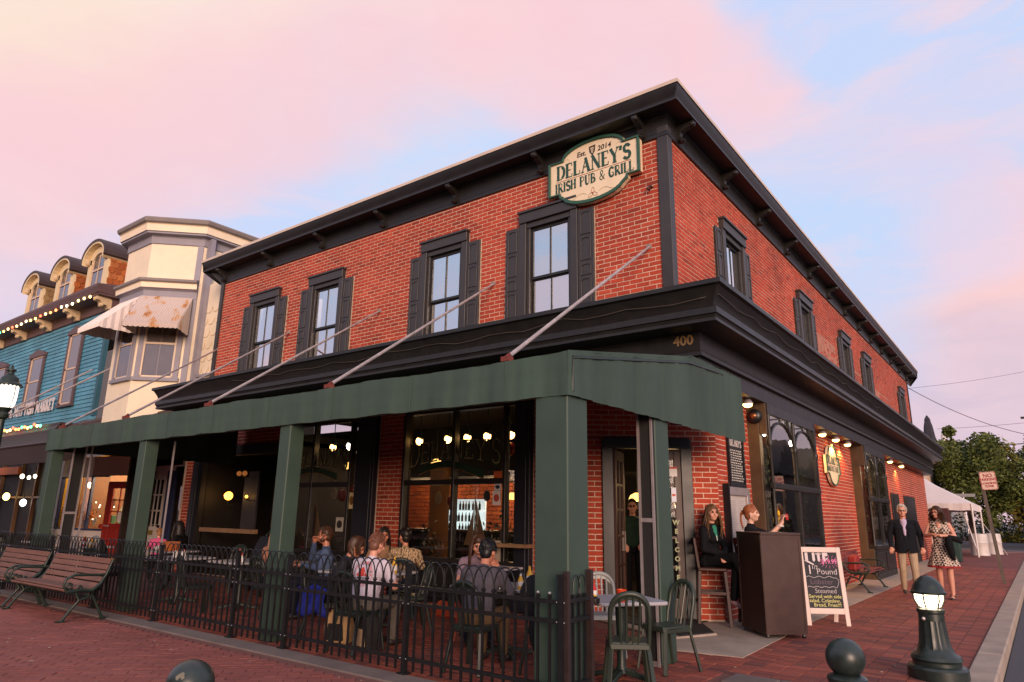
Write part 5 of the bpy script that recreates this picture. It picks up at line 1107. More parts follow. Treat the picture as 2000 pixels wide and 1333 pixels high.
bn=bench('slatted wooden bench with scrolled iron arms beside the fence, whole in view',(-11.0,4.22,0),0)
c=copy_tree(bn); c.location=(-13.12,4.24,0); c['label']='slatted wooden bench cut by the picture edge, beyond the whole bench'
mWoodR=M('bench_wood_red','7c3226',.6,.25,5,.3,stretch=(.6,8,8))
bench('small bench with red slats and black iron ends against the side wall',(-3.2,16.6,.004),R(90),mWoodR,1.7)
b=B(); b.prism([(-.14,0),(.14,0),(.12,.3),(-.1,.26)],(0,-.08,0),(1,0,0),ZV,(0,.15,0)); b.build('red_bag',M('bag_red','8a2420',.7,.3,8),None,label='dark red bag left on the side wall bench',cat='bag',loc=(-3.2,15.9,.42),rotz=1.4,bevel=.02)
# ================================================================ bollards and street lamp
mBol=M('bollard_green','242d2a',.36,.45,9,.12)
def ball_bollard(lab,x,y,zc,paint=None):
    o=empty('ball_bollard',lab,'bollard',(x,y,0),0,'ball topped bollards'); B().lathe([(.17,0),(.17,.05),(.14,.08),(.115,.12),(.10,.2),(.10,zc-.16),(.115,zc-.14),(.118,zc-.115),(.1,zc-.1),(.075,zc-.09)],24).build('shaft',mBol,o,smooth=30); B().ball((0,0,zc),.116,28,18).build('ball',mBol,o,smooth=True)
    return o
o=ball_bollard('ball topped green bollard with chipped pale patch in front of the plaza',-3.54,2.03,.55); b=B()
r=random.Random(8); fd=(Vector((0,0,1.4))-Vector((-3.54,2.03,.55))).normalized(); fu=Vector((0,0,1))
for k in range(9):
    d=(fd*.8-RGT*(.36+r.uniform(-.13,.13))+UPV*(.34+r.uniform(-.1,.1))).normalized(); a_,b2=frame_of(d); s=r.uniform(.006,.016); pts=[(s*r.uniform(.6,1.3)*math.cos(t),s*r.uniform(.6,1.3)*math.sin(t)) for t in [i*1.05 for i in range(6)]]; c=Vector((0,0,.55))+d*.1163; b.add([c+a_*p+b2*q_+d*(-.0016*(p*p+q_*q_)/.0003*.3) for p,q_ in pts],[tuple(range(6))])
b.build('paint_chip',M('chipped_paint','6f6a5c',.7,.2,30),o,fix=False)
ball_bollard('ball topped green bollard between the host stand and lit bollard',-1.11,4.99,.56)
lb=empty('light_bollard','fluted green bollard with glowing lantern head by the street kerb','bollard light',(-.96,7.87,0))
B().lathe([(.25,0),(.25,.09),(.235,.11),(.2,.12),(.2,.15),(.215,.17),(.2,.2),(.16,.225),(.14,.26)],28).build('base',mBol,lb,smooth=30)
b=B(); nf=64; pr=[(.15,.25),(.132,.29),(.122,.36),(.112,.47),(.108,.50)]
for i,(r_,z) in enumerate(pr):
    for j in range(nf): a=2*math.pi*j/nf; rr=r_*(1-.09*(abs(math.sin(a*6))**.6)); b.v.append((rr*math.cos(a),rr*math.sin(a),z))
for i in range(len(pr)-1):
    for j in range(nf): j2=(j+1)%nf; b.f.append((i*nf+j,i*nf+j2,(i+1)*nf+j2,(i+1)*nf+j)); b.m.append(0)
b.build('shaft',mBol,lb,smooth=40); B().lathe([(.109,.5),(.108,.56),(.118,.575),(.118,.6),(.1,.605)],28).build('collar',mBol,lb,smooth=30)
B().lathe([(.05,.605),(.088,.625),(.115,.68),(.12,.735)],24).build('lens',ME('bollard_lens','ffe6bd',7),lb,smooth=40)
B().lathe([(.122,.735),(.15,.735),(.152,.755),(.14,.765),(.128,.80),(.1,.85),(.05,.89),(.012,.90),(.01,.905)],28).build('dome_cap',mBol,lb,smooth=40)
b=B()
for k in range(6): a=k*math.pi/3+.3; b.tube([(.095*math.cos(a),.095*math.sin(a),.61),(.125*math.cos(a),.125*math.sin(a),.68),(.13*math.cos(a),.13*math.sin(a),.74)],.008,6)
b.build('cage_bars',mBol,lb); b=B(); b.ball((-.05,-.115,.52),.018,8,6); b.build('lock_screw',mAlu,lb); lamp('lantern_light',(0,0,.66),6,(1,.82,.55),lb,r=.09)
sl_=still('street_lamp','green street lamp with bright white acorn globe in front of the fish market','street lamp',(-15.2,4.38,0)); c=(-15.2,4.38)
B().lathe([(.2,0),(.2,.3),(.12,.5),(.075,.8),(.055,2.7),(.05,2.98),(.09,3.02),(.10,3.07),(.08,3.12),(.10,3.16),(.13,3.20)],20,(c[0],c[1],0)).build('pole',mIron,sl_,smooth=30)
B().lathe([(.105,3.20),(.15,3.25),(.165,3.38),(.17,3.62)],20,(c[0],c[1],0)).build('globe',ME('lamp_globe','fff3e6',1.7),sl_,smooth=40)
B().lathe([(.175,3.62),(.21,3.62),(.21,3.645),(.16,3.69),(.135,3.77),(.06,3.84),(.05,3.89),(.08,3.9),(.08,3.925),(.03,3.96),(.01,4.02)],20,(c[0],c[1],0)).build('cap',mIron,sl_,smooth=30)
b=B()
for k in range(20): a=2*math.pi*k/20; b.ball((c[0]+.21*math.cos(a),c[1]+.21*math.sin(a),3.615),.02,6,4)
for k in range(4): a=2*math.pi*k/4+.4; b.tube([(c[0]+.13*math.cos(a),c[1]+.13*math.sin(a),3.2),(c[0]+.178*math.cos(a),c[1]+.178*math.sin(a),3.4),(c[0]+.178*math.cos(a),c[1]+.178*math.sin(a),3.62)],.008,5)
b.build('cage',mIron,sl_); lamp('lamp_light',(c[0],c[1],3.42),10,(1,.93,.85),sl_,r=.2)
# ================================================================ cream building with a canted bay
cb=still('cream_building','cream building with grey trimmed canted bay and cornice beside the pub','building',(-21,12,0))
mGreyT=M('lilac_grey_trim','8c8892',.6,.1,3,.05)
BP=[Vector((-22.3,9.6,0)),Vector((-21.2,8.5,0)),Vector((-19.75,8.5,0)),Vector((-18.72,9.53,0)),Vector((-18.72,14,0))]
def offs(P,o):
    """offset an open plan outline outwards by o"""
    out=[]
    for i,p in enumerate(P):
        ns=[]
        for a,c in ((i-1,i),(i,i+1)):
            if a<0 or c>=len(P): continue
            d=(P[c]-P[a]).normalized(); ns.append(Vector((d.y,-d.x,0)))
        n=sum(ns,Vector()); n.normalize(); k=1/max(.5,n.dot(ns[0])); out.append(p+n*o*k)
    return out
def bay_path(o,z): return [p+ZV*z for p in offs(BP,o)]
B().sweep([(0,3.6),(0,9.6)],bay_path).build('wall',mCream,cb,fix=False)
B().sweep([(0,8.95),(.04,8.97),(.04,9.16),(.06,9.2),(.22,9.22),(.22,9.27),(.26,9.28)],bay_path).build('frieze',mGreyT,cb)
B().sweep([(.26,9.28),(.27,9.48),(.30,9.5)],bay_path).build('cornice_band',mCream,cb); B().sweep([(.30,9.5),(.36,9.54),(.38,9.62),(.36,9.67),(-.1,9.75)],bay_path).build('cornice_cap',M('grey_brown_trim','7c726e',.6,.1,3),cb)
B().prism([(p.x,p.y) for p in BP],(0,0,9.7),(1,0,0),(0,1,0),(0,0,.05)).build('roof',mTrim,cb)
def front_path(o,z): return [p+ZV*z for p in offs(BP[:4],o)]
B().sweep([(.0,7.3),(.04,7.32),(.04,7.52),(.10,7.56),(.16,7.58)],front_path).build('bay_frieze',mGreyT,cb); B().sweep([(.16,7.58),(.17,7.72),(.19,7.73)],front_path).build('bay_band',mCream,cb); B().sweep([(.19,7.73),(.24,7.77),(.24,7.84),(0,7.9)],front_path).build('bay_cap',M('grey_brown_trim','7c726e',.6,.1,3),cb)
# infill wall with scallops and pilasters
b=B(); b.box(-18.72,9.75,2.6,-16.72,9.85,7.8); b.build('link_wall',mCream,cb)
b=B(); u=X1
for i in range(5):
    for j in range(6):
        x=-18.55+i*.36+(j%2)*.18; z=5.3+j*.36
        if x>-16.95: continue
        pts=[(x+.18*math.cos(R(a)),9.742-.0,z+.2*math.sin(R(a))) for a in range(180,361,30)]; b.tube(pts,.008,4)
b.build('scallop_edge',M('cream_shadow_line','bfa686',.8),cb)
b=B(); b.box(-18.72,9.62,4.9,-18.50,9.76,9.2); b.box(-18.6,9.66,5.02,-16.8,9.76,5.08); b.box(-16.86,9.66,3.6,-16.72,9.76,5.0); b.build('corner_trim',mGreyT,cb)
b=B(); d=(BP[3]-BP[2]).normalized(); nC=Vector((d.y,-d.x,0)); LC=(BP[3]-BP[2]).length
slabs(b,BP[2],d,nC,[(LC-.16,LC+.0,3.6,9.0,0,.03)]); b.build('corner_trim',mGreyT,cb)
def bay_win(org,u,n,a0,a1,h0,h1):
    b=B(); slabs(b,org,u,n,[(a0-.14,a0,h0-.05,h1+.2,0,.05),(a1,a1+.14,h0-.05,h1+.2,0,.05),(a0-.14,a1+.14,h1,h1+.22,0,.05),(a0-.18,a1+.18,h0-.1,h0,0,.09)]); f=b.build('window_surround',mGreyT,cb,bevel=.005)
    hm=(h0+h1)/2; b=B(); slabs(b,org,u,n,[(a0,a0+.05,h0,h1,0,.035),(a1-.05,a1,h0,h1,0,.035),(a0,a1,h1-.05,h1,0,.035),(a0,a1,h0,h0+.06,0,.035),(a0,a1,hm-.03,hm+.03,0,.04)]); b.build('sash',M('sash_cream','d8c3ac',.6),f)
    c=(a0+a1)/2
    b=B(); slabs(b,org,u,n,[(a0+.05,a1-.05,h0+.06,h1-.05,.002,.006)]); b.build('room_dark',M('room_dim','3a3028',.7,.2,2),f)
    b=B(); k=0; z=h0+.08
    while z<h0+(h1-h0)*.62: slabs(b,org,u,n,[(a0+.06,a1-.06,z,z+.026,.007,.010+.003*(k%2))]); z+=.03; k+=1
    b.build('blind',M('blind_dim','9a8c84',.8,.1,3),f)
    b=B(); slabs(b,org,u,n,[(c-.008,c+.008,h0+.06,h1-.05,.012,.016)]); b.build('glazing_bar',M('sash_cream','d8c3ac',.6),f)
    for q0,q1 in ((h0+.06,hm-.03),(hm+.03,h1-.05)): pane(org,u,n,a0+.05,a1-.05,q0,q1,.02,mGlassSide,f)
bay_win(BP[2],d,nC,.2,1.08,4.98,6.95)
bay_win(BP[1],X1,NF,.45,1.27,4.98,6.95)
# corrugated metal awnings
def tin(org,u,n,a0,a1,h1,h0,out):
    b=B(); N=44; amp=.014
    for i in range(N+1):
        a=a0+(a1-a0)*i/N; w=amp*(1 if i%2 else -1)
        b.v.append(tuple(org+u*a+n*(.06+w)+ZV*h1)); b.v.append(tuple(org+u*a+n*(out+w)+ZV*(h0+w))); b.v.append(tuple(org+u*a+n*(out+w)+ZV*(h0-.12+ .012*math.sin(i*1.6))))
    for i in range(N):
        for k in range(2): q=i*3+k; b.f.append((q,q+3,q+4,q+1)); b.m.append(0)
    for a in (a0,a1):
        s=len(b.v); nn_=10
        for i in range(nn_+1):
            t=i/nn_; w=.012*(1 if i%2 else -1); p=org+u*(a+w)+n*(.06+(out-.06)*t); b.v.append(tuple(p+ZV*(h1+(h0-h1)*t))); b.v.append(tuple(p+ZV*(h0-.12+.012*math.sin(i*2))))
        for i in range(nn_): q=s+i*2; b.f.append((q,q+2,q+3,q+1)); b.m.append(0)
    return b
def mTin():
    m=M('tin_white','ddd0c8',.5,.06,3); 
    m=m.copy(); m.name='tin_rusted'; t=m.node_tree; bs=t.nodes['Principled BSDF']; tc=t.nodes.new('ShaderNodeTexCoord'); mp=t.nodes.new('ShaderNodeMapping'); mp.inputs['Scale'].default_value=(2.2,2.2,.9)
    nz=t.nodes.new('ShaderNodeTexNoise'); nz.inputs['Scale'].default_value=1.6; nz.inputs['Detail'].default_value=6; t.links.new(tc.outputs['Object'],mp.inputs['Vector']); t.links.new(mp.outputs[0],nz.inputs['Vector'])
    rp=t.nodes.new('ShaderNodeValToRGB'); e=rp.color_ramp.elements; e[0].position=.56; e[0].color=lin('cdbdb4')+(1,); e[1].position=.74; e[1].color=lin('8a4a22')+(1,); q=e.new(.63); q.color=lin('c99a6a')+(1,); t.links.new(nz.outputs[0],rp.inputs[0]); t.links.new(rp.outputs[0],bs.inputs['Base Color']); return m
tin(BP[2],d,nC,-.08,1.36,7.34,6.32,.95).build('metal_awning',mTin(),cb,fix=False); tin(BP[1],X1,NF,.1,1.45,7.34,6.32,1.05).build('metal_awning',M('tin_white','ddd0c8',.5,.06,3),cb,fix=False)
# porch roof of brown shingles
b=B(); r=random.Random(3)
for j in range(7):
    for i in range(46):
        x=-25.2+i*.19+(j%2)*.09; y=9.5-j*.2; z=4.25-j*.12
        if x>-16.8: continue
        b.add([(x,y,z),(x+.18,y,z),(x+.18,y-.22,z-.115+r.uniform(0,.01)),(x,y-.22,z-.115+r.uniform(0,.01))],[(0,3,2,1)]); b.add([(x,y-.22,z-.115),(x+.18,y-.22,z-.115),(x+.18,y-.22,z-.14),(x,y-.22,z-.14)],[(0,3,2,1)])
b.build('porch_shingles',MR('shingle_brown',['5a4640','4e3c38','665049','57433d'],.9,.3,20),cb,kind='stuff',fix=False)
b=B(); b.prism([(8.1,3.3),(9.6,4.2),(9.6,3.2),(8.1,3.2)],(-25.3,0,0),(0,1,0),ZV,(8.5,0,0)); b.build('porch_roof',mDarkIn,cb)
# ground floor shop of the cream building
mBlue=M('shop_blue','2a3458',.5,.15,4); mSid=M('shop_siding','cfc3bd',.6,.08,4,stretch=(14,1,1),bump=.2)
S0,S1,S2=Vector((-25.3,9.3,0)),Vector((-23.07,9.3,0)),Vector((-21.25,9.93,0))
def shopseg(A,Bq,parts):
    u=(Bq-A).normalized(); n=Vector((u.y,-u.x,0)); return u,n,(Bq-A).length
for A,Bq,doorseg in ((S0,S1,0),(S1,S2,1)):
    u,n,L=shopseg(A,Bq,0); b=B(); slabs(b,A,u,n,[(0,L,2.38,2.95,-.05,.06)]); b.build('sign_band',mSid,cb)
    w1=L if not doorseg else L*.34
    b=B(); slabs(b,A,u,n,[(0,w1,0,.78,-.05,.03)]+[(0,w1,.2*i,.2*i+.012,.03,.035) for i in range(1,4)]); b.build('stall_riser',mSid,cb)
    b=B(); slabs(b,A,u,n,[(-.03,.03,.78,2.4,-.04,.05),(0,w1,2.34,2.4,-.04,.05),(0,w1,.76,.82,-.04,.06)]+([(L*.5-.03,L*.5+.03,.78,2.4,-.04,.04)] if not doorseg else [])); b.build('shop_window',mBlue,cb)
    if doorseg: pane(A,u,n,.03,w1,.82,2.34,0,mGlass,cb)
    else: pane(A,u,n,.03,L*.5,.82,2.34,0,mGlass,cb); pane(A,u,n,L*.5,L-.03,.82,2.34,0,mGlass,cb)
u,n,L=shopseg(S1,S2,0); D0_=L*.34; DW=L*.66; mRD=M('door_red','8e2014',.45,.08,3)
b=B(); slabs(b,S1,u,n,[(D0_,D0_+.22,0,2.2,-.03,.03),(D0_+DW-.22,D0_+DW,0,2.2,-.03,.03),(D0_+.22,D0_+DW-.22,2.0,2.2,-.03,.03),(D0_+.22,D0_+DW-.22,0,.98,-.03,.02)]+[(D0_+.3+k*(DW-.6)/2,D0_+.22+(k+1)*(DW-.5)/2-.02,.2,.82,.02,.03) for k in (0,1)]
 +[(D0_+.22+(DW-.44)*k/3-.016,D0_+.22+(DW-.44)*k/3+.016,.98,2.0,-.02,.02) for k in (1,2)]+[(D0_+.22,D0_+DW-.22,h-.016,h+.016,-.02,.02) for h in (1.32,1.66)]); rd=b.build('shop_door',mRD,cb,bevel=.004); rd['label']='red panelled glazed shop door'
pane(S1,u,n,D0_+.22,D0_+DW-.22,.98,2.0,-.002,mGlass,rd); b=B(); b.tube([S1+u*(D0_+.12)+n*.04+ZV*.92,S1+u*(D0_+.12)+n*.1+ZV*.92,S1+u*(D0_+.32)+n*.1+ZV*.9],.02,6); b.build('door_handle',mAlu,rd); b=B(); slabs(b,S1,u,n,[(D0_+.5,D0_+.82,1.02,1.3,.012,.016)]); b.build('notice',M('paper_notice','e0dcd8',.7),rd)
# warm room of the shop
b=B(); b.box(-25.4,12.6,0,-17.6,12.7,3); b.box(-25.5,9.4,0,-25.4,12.7,3); b.box(-25.4,9.35,0,-17.6,12.7,.02); b.box(-25.4,9.5,2.95,-17.6,12.7,3.0); b.box(-17.62,9.4,0,-17.55,12.7,3); b.build('shop_room',M('shop_yellow','e0aa12',.8,.06,1),cb)
b=B(); b.box(-24.35,9.5,.0,-24.3,12.6,2.95); b.build('shop_partition',M('shop_brown','6a4a34',.8,.15,2),cb)
for x,y,p in ((-22.9,10.6,340),(-24.6,10.2,90),(-21.3,11.6,260)): lamp('shop_light',(x,y,2.75),p*.75,(1,.84,.58),r=.12)
sh=still('shop_shelves','stepped display shelves of white jars inside the lit shop','shelves',(-22.2,12.0,0)); b=B()
for z in (.9,1.25,1.6,1.95): b.box(-23.2,12.2,z,-20.6,12.5,z+.03)
for x in (-23.2,-22.3,-21.4,-20.6): b.box(x,12.2,0,x+.04,12.55,2.3)
b.build('shelf',M('shelf_wood','c07a34',.6,.15,5),sh); b=B(); r=random.Random(6)
for z in (.93,1.28,1.63,1.98):
    for i in range(17): x=-23.1+i*.15+r.uniform(-.02,.02); b.lathe([(.05,0),(.055,.04),(.05,.12),(.03,.15)],8,(x,12.3,z),m=i%3)
b.build('jars',[M('jar_white','e6ddc8',.4),M('jar_cream','d8c08a',.4),M('jar_dark','4a4034',.4)],sh,kind='stuff')
def bouquet(lab,x,y,z,cols,s,n=260,cat='flowers'):
    o=still('autumn_bouquet',lab,cat,(x,y,z)); r=random.Random(int(abs(x)*77)); b=B()
    for i in range(n):
        p=Vector((x+r.gauss(0,s*.5),y+r.gauss(0,.1),z+abs(r.gauss(s*.7,s*.4)))); d_=Vector((r.gauss(0,1),r.gauss(0,.5),r.gauss(0,1))).normalized()*.05; e=d_.cross(Vector((0,1,0)))*.5; b.add([p-d_,p+e,p+d_,p-e],[(0,1,2,3)])
    b.build('leaves',MR('leaf_'+cols[0],cols,.7),o,kind='stuff',fix=False); B().lathe([(.06,0),(.09,.1),(.06,.2)],10,(x,y,z)).build('vase',M('vase_grey','5a5a60',.5),o)
bouquet('red autumn leaf bouquet in the shop window beside the end screen',-24.9,9.55,.85,['7a2a1e','94402a','6a2420'],.55); bouquet('orange twig bouquet in the yellow lit shop window',-23.9,9.6,.85,['b0622a','c4803a','94502a'],.45,200)
bouquet('green leafy potted plant on the ground before the shop window',-25.0,8.9,.2,['5a6a2a','74803a','42521f'],.5,260,'plant')
pl=still('display_plates','pale plates and green cloth stacked in the shop corner window','tableware',(-22.8,10.0,.85)); b=B(); rt=Matrix.Rotation(R(75),3,'X')
for k,(x,y,z,rr) in enumerate(((-22.85,9.85,1.5,.24),(-22.65,10.1,1.3,.2),(-23.2,9.6,1.0,.12))): b.lathe([(rr*.6,0),(rr,.03),(rr*.96,.035),(rr*.5,.01)],18,(x,y,z),rot=rt,m=0)
b.box(-23.05,9.75,.82,-22.5,10.15,1.2,1); b.box(-22.95,9.6,.82,-22.75,9.7,.95,2); b.build('stack',[M('plate_pale','d2d2c4',.4),M('cloth_green','5a9a80',.8,.1,6),mRed],pl)
B().ball((-22.72,9.75,.93),(.11,.09,.13),10,8).build('red_pitcher',mRed,None,label='round bright red pitcher at the corner of the lit shop window',cat='pitcher')
b=B(); r=random.Random(2)
for i in range(14): b.ball((-24.6+r.uniform(0,1.6),9.7+r.uniform(0,.3),1.35+r.uniform(-.3,.45)),.018,6,4)
b.build('fairy_lights',ME('fairy','fff0c8',10),None,label='string of tiny fairy lights among the shop window bouquets',cat='fairy lights')
# white side door, blue jamb and dim window
b=B(); slabs(b,Vector((-20.35,9.7,0)),X1,NF,[(0,.2,0,2.45,-.03,.02),(.86,1.06,0,2.45,-.03,.02),(.2,.86,2.22,2.45,-.03,.02),(.2,.86,0,.95,-.03,.02),(.2,.86,.99,1.0,.0,.02)]+[(.2+.22*k-.018,.2+.22*k+.018,.95,2.22,-.02,.015) for k in (1,2)]+[(.2,.86,h-.02,h+.02,-.02,.015) for h in (1.37,1.8)]); wd=b.build('side_door',mWhite,cb,bevel=.004); wd['label']='white nine pane side door with brass letter slot'
pane(Vector((-20.35,9.7,0)),X1,NF,.2,.86,.95,2.22,-.005,mGlassSide,wd); b=B(); slabs(b,Vector((-20.35,9.7,0)),X1,NF,[(.3,.62,.72,.84,.02,.03)]); b.build('letter_slot',mGold,wd); b=B(); b.ball((-19.42,9.65,.95),.04,8,6); b.build('door_knob',mDkB,wd)
b=B(); b.box(-21.25,9.66,2.45,-17.4,9.95,2.6); b.box(-21.25,9.72,0,-20.35,9.9,2.45); b.build('door_head',mWhite,cb); b=B(); b.box(-19.29,9.66,0,-18.86,9.76,2.45); b.build('blue_jamb',mBlue,cb)
b=B(); b.box(-18.86,9.68,0,-17.9,9.74,.6); b.box(-18.0,9.66,0,-17.9,9.76,2.5); b.box(-18.86,9.66,2.4,-17.9,9.76,2.55); b.box(-20.3,9.9,0,-19.3,9.95,2.45); b.build('dim_window',mDarkIn,cb); b=B(); b.box(-18.84,9.76,.6,-17.98,9.8,2.4); b.build('drawn_shade',M('shade_tan','7a6440',.8,.15,3),cb); pane(Vector((-18.86,9.7,0)),X1,NF,0,.9,.6,2.4,0,mGlassSide,cb)  # box behind the side door is an added dark backing that dims its panes
# ================================================================ blue clapboard fish market
bl_=still('fish_market','blue clapboard shop with bracketed eaves, dormers and strings of coloured bulbs','shop building',(-31,12,0))
mBlueW=MR('clapboard_blue',['5795ab','5a99b0','548fa6'],.6,.15,12)
b=B(); b.box(-42,9.64,3.9,-24.7,9.7,8.6); b.build('wall',mBlueW,bl_); b=B(); k=0; z=4.45
while z<8.35:
    b.add([(-42,9.638,z+.145),(-24.7,9.638,z+.145),(-24.7,9.608,z),(-42,9.608,z)],[(0,3,2,1)]); b.add([(-42,9.608,z),(-24.7,9.608,z),(-24.7,9.638,z-.001),(-42,9.638,z-.001)],[(0,3,2,1)]); z+=.145
b.build('clapboard',mBlueW,bl_,kind='stuff',fix=False)
b=B(); b.box(-24.85,9.58,4.4,-24.68,9.72,8.4); b.build('corner_board',M('blue_dark','2c5a6a',.6),bl_)
mBrT=M('brown_trim','3a2a26',.55,.25,4); mBrP=M('brown_light_trim','5a4240',.55,.2,4)
bp_=lambda o,z:[(-42,9.62-o,z),(-24.6+o*.3,9.62-o,z),(-24.6+o*.3,11,z)]
B().sweep([(0,8.05),(.05,8.08),(.05,8.35),(.1,8.4),(.55,8.44),(.55,8.5),(.6,8.52),(.66,8.72),(.66,8.8),(0,8.95)],bp_).build('eaves',mBrP,bl_)
for x in (-24.75,-27.3,-29.85,-32.4,-35):
    b=B(); b.prism([(0,0),(.1,-.02),(.16,.08),(.3,.12),(.38,.22),(.5,.24),(.52,.36),(0,.36)],(x-.16,9.6,8.06),NF,ZV,(.32,0,0)); b.ball((x,9.3,8.16),(.17,.08,.08),8,6); b.build('eave_bracket',M('bracket_cream','c9b08c',.6,.15,8),bl_,bevel=.01)
def bulbs(P0,P1,n,lab,sagf=.05):
    o=still('bulb_string',lab,'string lights',P0); P0=Vector(P0); P1=Vector(P1); cols=['ffd98a','ffcf70','ff5a3a','fff0c0','5affa0','ffd98a','ffe6b0','ff8a4a']; bs=[B() for _ in cols]; r=random.Random(n); w=[]
    for i in range(n):
        p=P0.lerp(P1,i/(n-1))-ZV*(sagf*abs(math.sin(i*.9))); w.append(p); bs[r.randrange(len(cols))].ball(p-ZV*.05,(.04,.04,.055),6,5)
    B().tube(w,.008,4).build('wire',mDkB,o)
    for c,q in zip(cols,bs):
        if q.v: q.build('bulbs',ME('bulb_'+c,c,5),o,smooth=True)
bulbs((-34,8.98,8.5),(-24.9,8.98,8.5),20,'string of coloured bulbs along the eaves of the blue shop'); bulbs((-33,8.78,4.22),(-26.6,8.78,4.22),24,'string of coloured bulbs over the porch of the blue shop',.09)
def sashwin(x0,x1,h0,h1):
    f0=Vector((0,9.6,0)); b=B(); slabs(b,f0,X1,NF,[(x0-.12,x0,h0,h1,0,.07),(x1,x1+.12,h0,h1,0,.07),(x0-.16,x1+.16,h0-.08,h0,0,.1)]); b.prism([(x0-.18,h1),(x1+.18,h1),(x1+.18,h1+.12),((x0+x1)/2,h1+.3),(x0-.18,h1+.12)],f0,X1,ZV,NF*.1); f=b.build('window_surround',M('mauve_brown','5e4a4c',.6,.15,4),bl_)
    hm=(h0+h1)/2; c=(x0+x1)/2; b=B(); slabs(b,f0,X1,NF,[(x0,x0+.12,h0,h1,0,.05),(x1-.06,x1,h0,h1,0,.05),(x0,x1,h1-.06,h1,0,.05),(x0,x1,h0,h0+.07,0,.05),(x0,x1,hm-.03,hm+.03,0,.05)]); b.build('sash',M('sash_peach','d4b69c',.6),f); b=B(); slabs(b,f0,X1,NF,[(x0+.1,x1-.06,h0+.07,h1-.06,.005,.01)]); b.build('curtain',M('curtain_pale','b9a9a2',.8,.1,4),f)
    for q0,q1 in ((h0+.07,hm-.03),(hm+.03,h1-.06)): pane(f0,X1,NF,x0+.12,x1-.06,q0,q1,.03,mGlassSide,f)
sashwin(-31.1,-29.9,5.15,7.1); sashwin(-27.6,-26.6,4.95,7.55); sashwin(-35,-33.9,5.1,7.1)
serif('CAPE MAY FISH MARKET',.40,(-30.5,9.57,4.86),(1,0,0),(0,0,1),M('letter_white','d8ccc6',.6),bl_,T=.3,t=.14,width=5.1,depth=.08)
# porch roof, awning and terrace of the fish market
b=B(); b.box(-42,8.9,4.06,-25.3,9.6,4.14); b.prism([(8.8,3.9),(8.9,4.05),(9.6,4.05),(9.6,3.7),(8.8,3.7)],(-42,0,0),(0,1,0),ZV,(16.6,0,0)); b.build('porch_roof',mBrT,bl_)
ba=still('brown_awning','plain dark brown awning over the neighbouring terrace','awning',(-20,6,0)); b=B(); b.prism([(5.5,2.3),(5.5,2.68),(9.0,3.9),(9.0,3.8),(5.55,2.3)],(-27,0,0),(0,1,0),ZV,(11.8,0,0)); b.build('canvas',M('canvas_brown','33241f',.8,.15,2,.1),ba); b=B(); b.tube([(-27,5.5,2.7),(-15.2,5.5,2.7)],.03,6); b.build('bar',mBrT,ba)
for xa,xb in ((-19.2,-25.7),(-17.6,-24.1)):
    b=B(); b.tube([(xa-6,9.55,6.0-(.0 if xa<-18 else .1)),(xb-1.2,5.6,2.75)],.028,6); b.build('stay_rod',mRod,ba)
b=B(); b.box(-34,8.9,0,-25.6,9.0,3.9); b.build('shop_back',M('market_dark','1d1512',.7,.3,2),bl_)
b=B(); 
for x in (-27.6,-26.2,-24.9,-29.4): b.box(x-.04,8.8,0,x+.04,8.92,3.4)
b.box(-30,8.8,1.7,-24.9,8.9,1.76); b.build('shop_frame',M('market_frame','6a4a30',.6,.2,4),bl_); b=B(); b.box(-30,8.7,2.5,-27.6,8.8,2.75); b.build('orange_fascia',M('market_orange','b05a22',.6),bl_)
for i,(x,z,s,hx,lab) in enumerate(((-27.9,1.75,.10,'ffd27a','amber candle lamp on the terrace next door'),(-26.2,2.35,.05,'fff0cc','first small white bulb under the brown awning'),(-25.7,2.38,.05,'fff0cc','second small bulb under the brown awning beside the post'),(-26.8,2.4,.06,'fff0cc','larger bulb under the brown awning near orange fascia'),(-26.3,1.55,.09,'e8f4ff','cold white lamp in the window of the next door shop'))):
    o=still('terrace_lamp',lab,'lamp',(x,8.6,z)); B().ball((x,8.6,z),(s,s,s*1.3),10,8).build('globe',ME('tl_'+hx,hx,6),o,smooth=True); B().tube([(x,8.6,z+s),(x,8.6,z+s+.25)],.01,5).build('stem',mIron,o)
lamp('terrace_light',(-26.5,8.0,2.2),12,(1,.75,.45),r=.1)
o=make_table('white topped table on the next door terrace',(-17.6,6.4,0),R(0),.6,.36); c=copy_tree(cproto['chair_green']); c.location=(-18.3,5.9,0); c.rotation_euler=(0,0,R(-60)); c['label']='green plastic chair at the next door terrace table edge'
c=copy_tree(cproto['chair_grey']); c.location=(-17.2,6.95,0); c.rotation_euler=(0,0,R(190)); c['label']='pale chair behind the next door terrace table'; c=copy_tree(cproto['chair_grey']); c.location=(-18.4,7.0,0); c.rotation_euler=(0,0,R(170)); c['label']='pale chair beyond the next door terrace table near edge'
bottle('yellow sauce bottle on the next door terrace table',-17.7,6.3,T,.2,.045,mYel,mYel); bottle('red sauce bottle on the next door terrace table',-17.9,6.4,T,.2,.045,mRed,mRed)
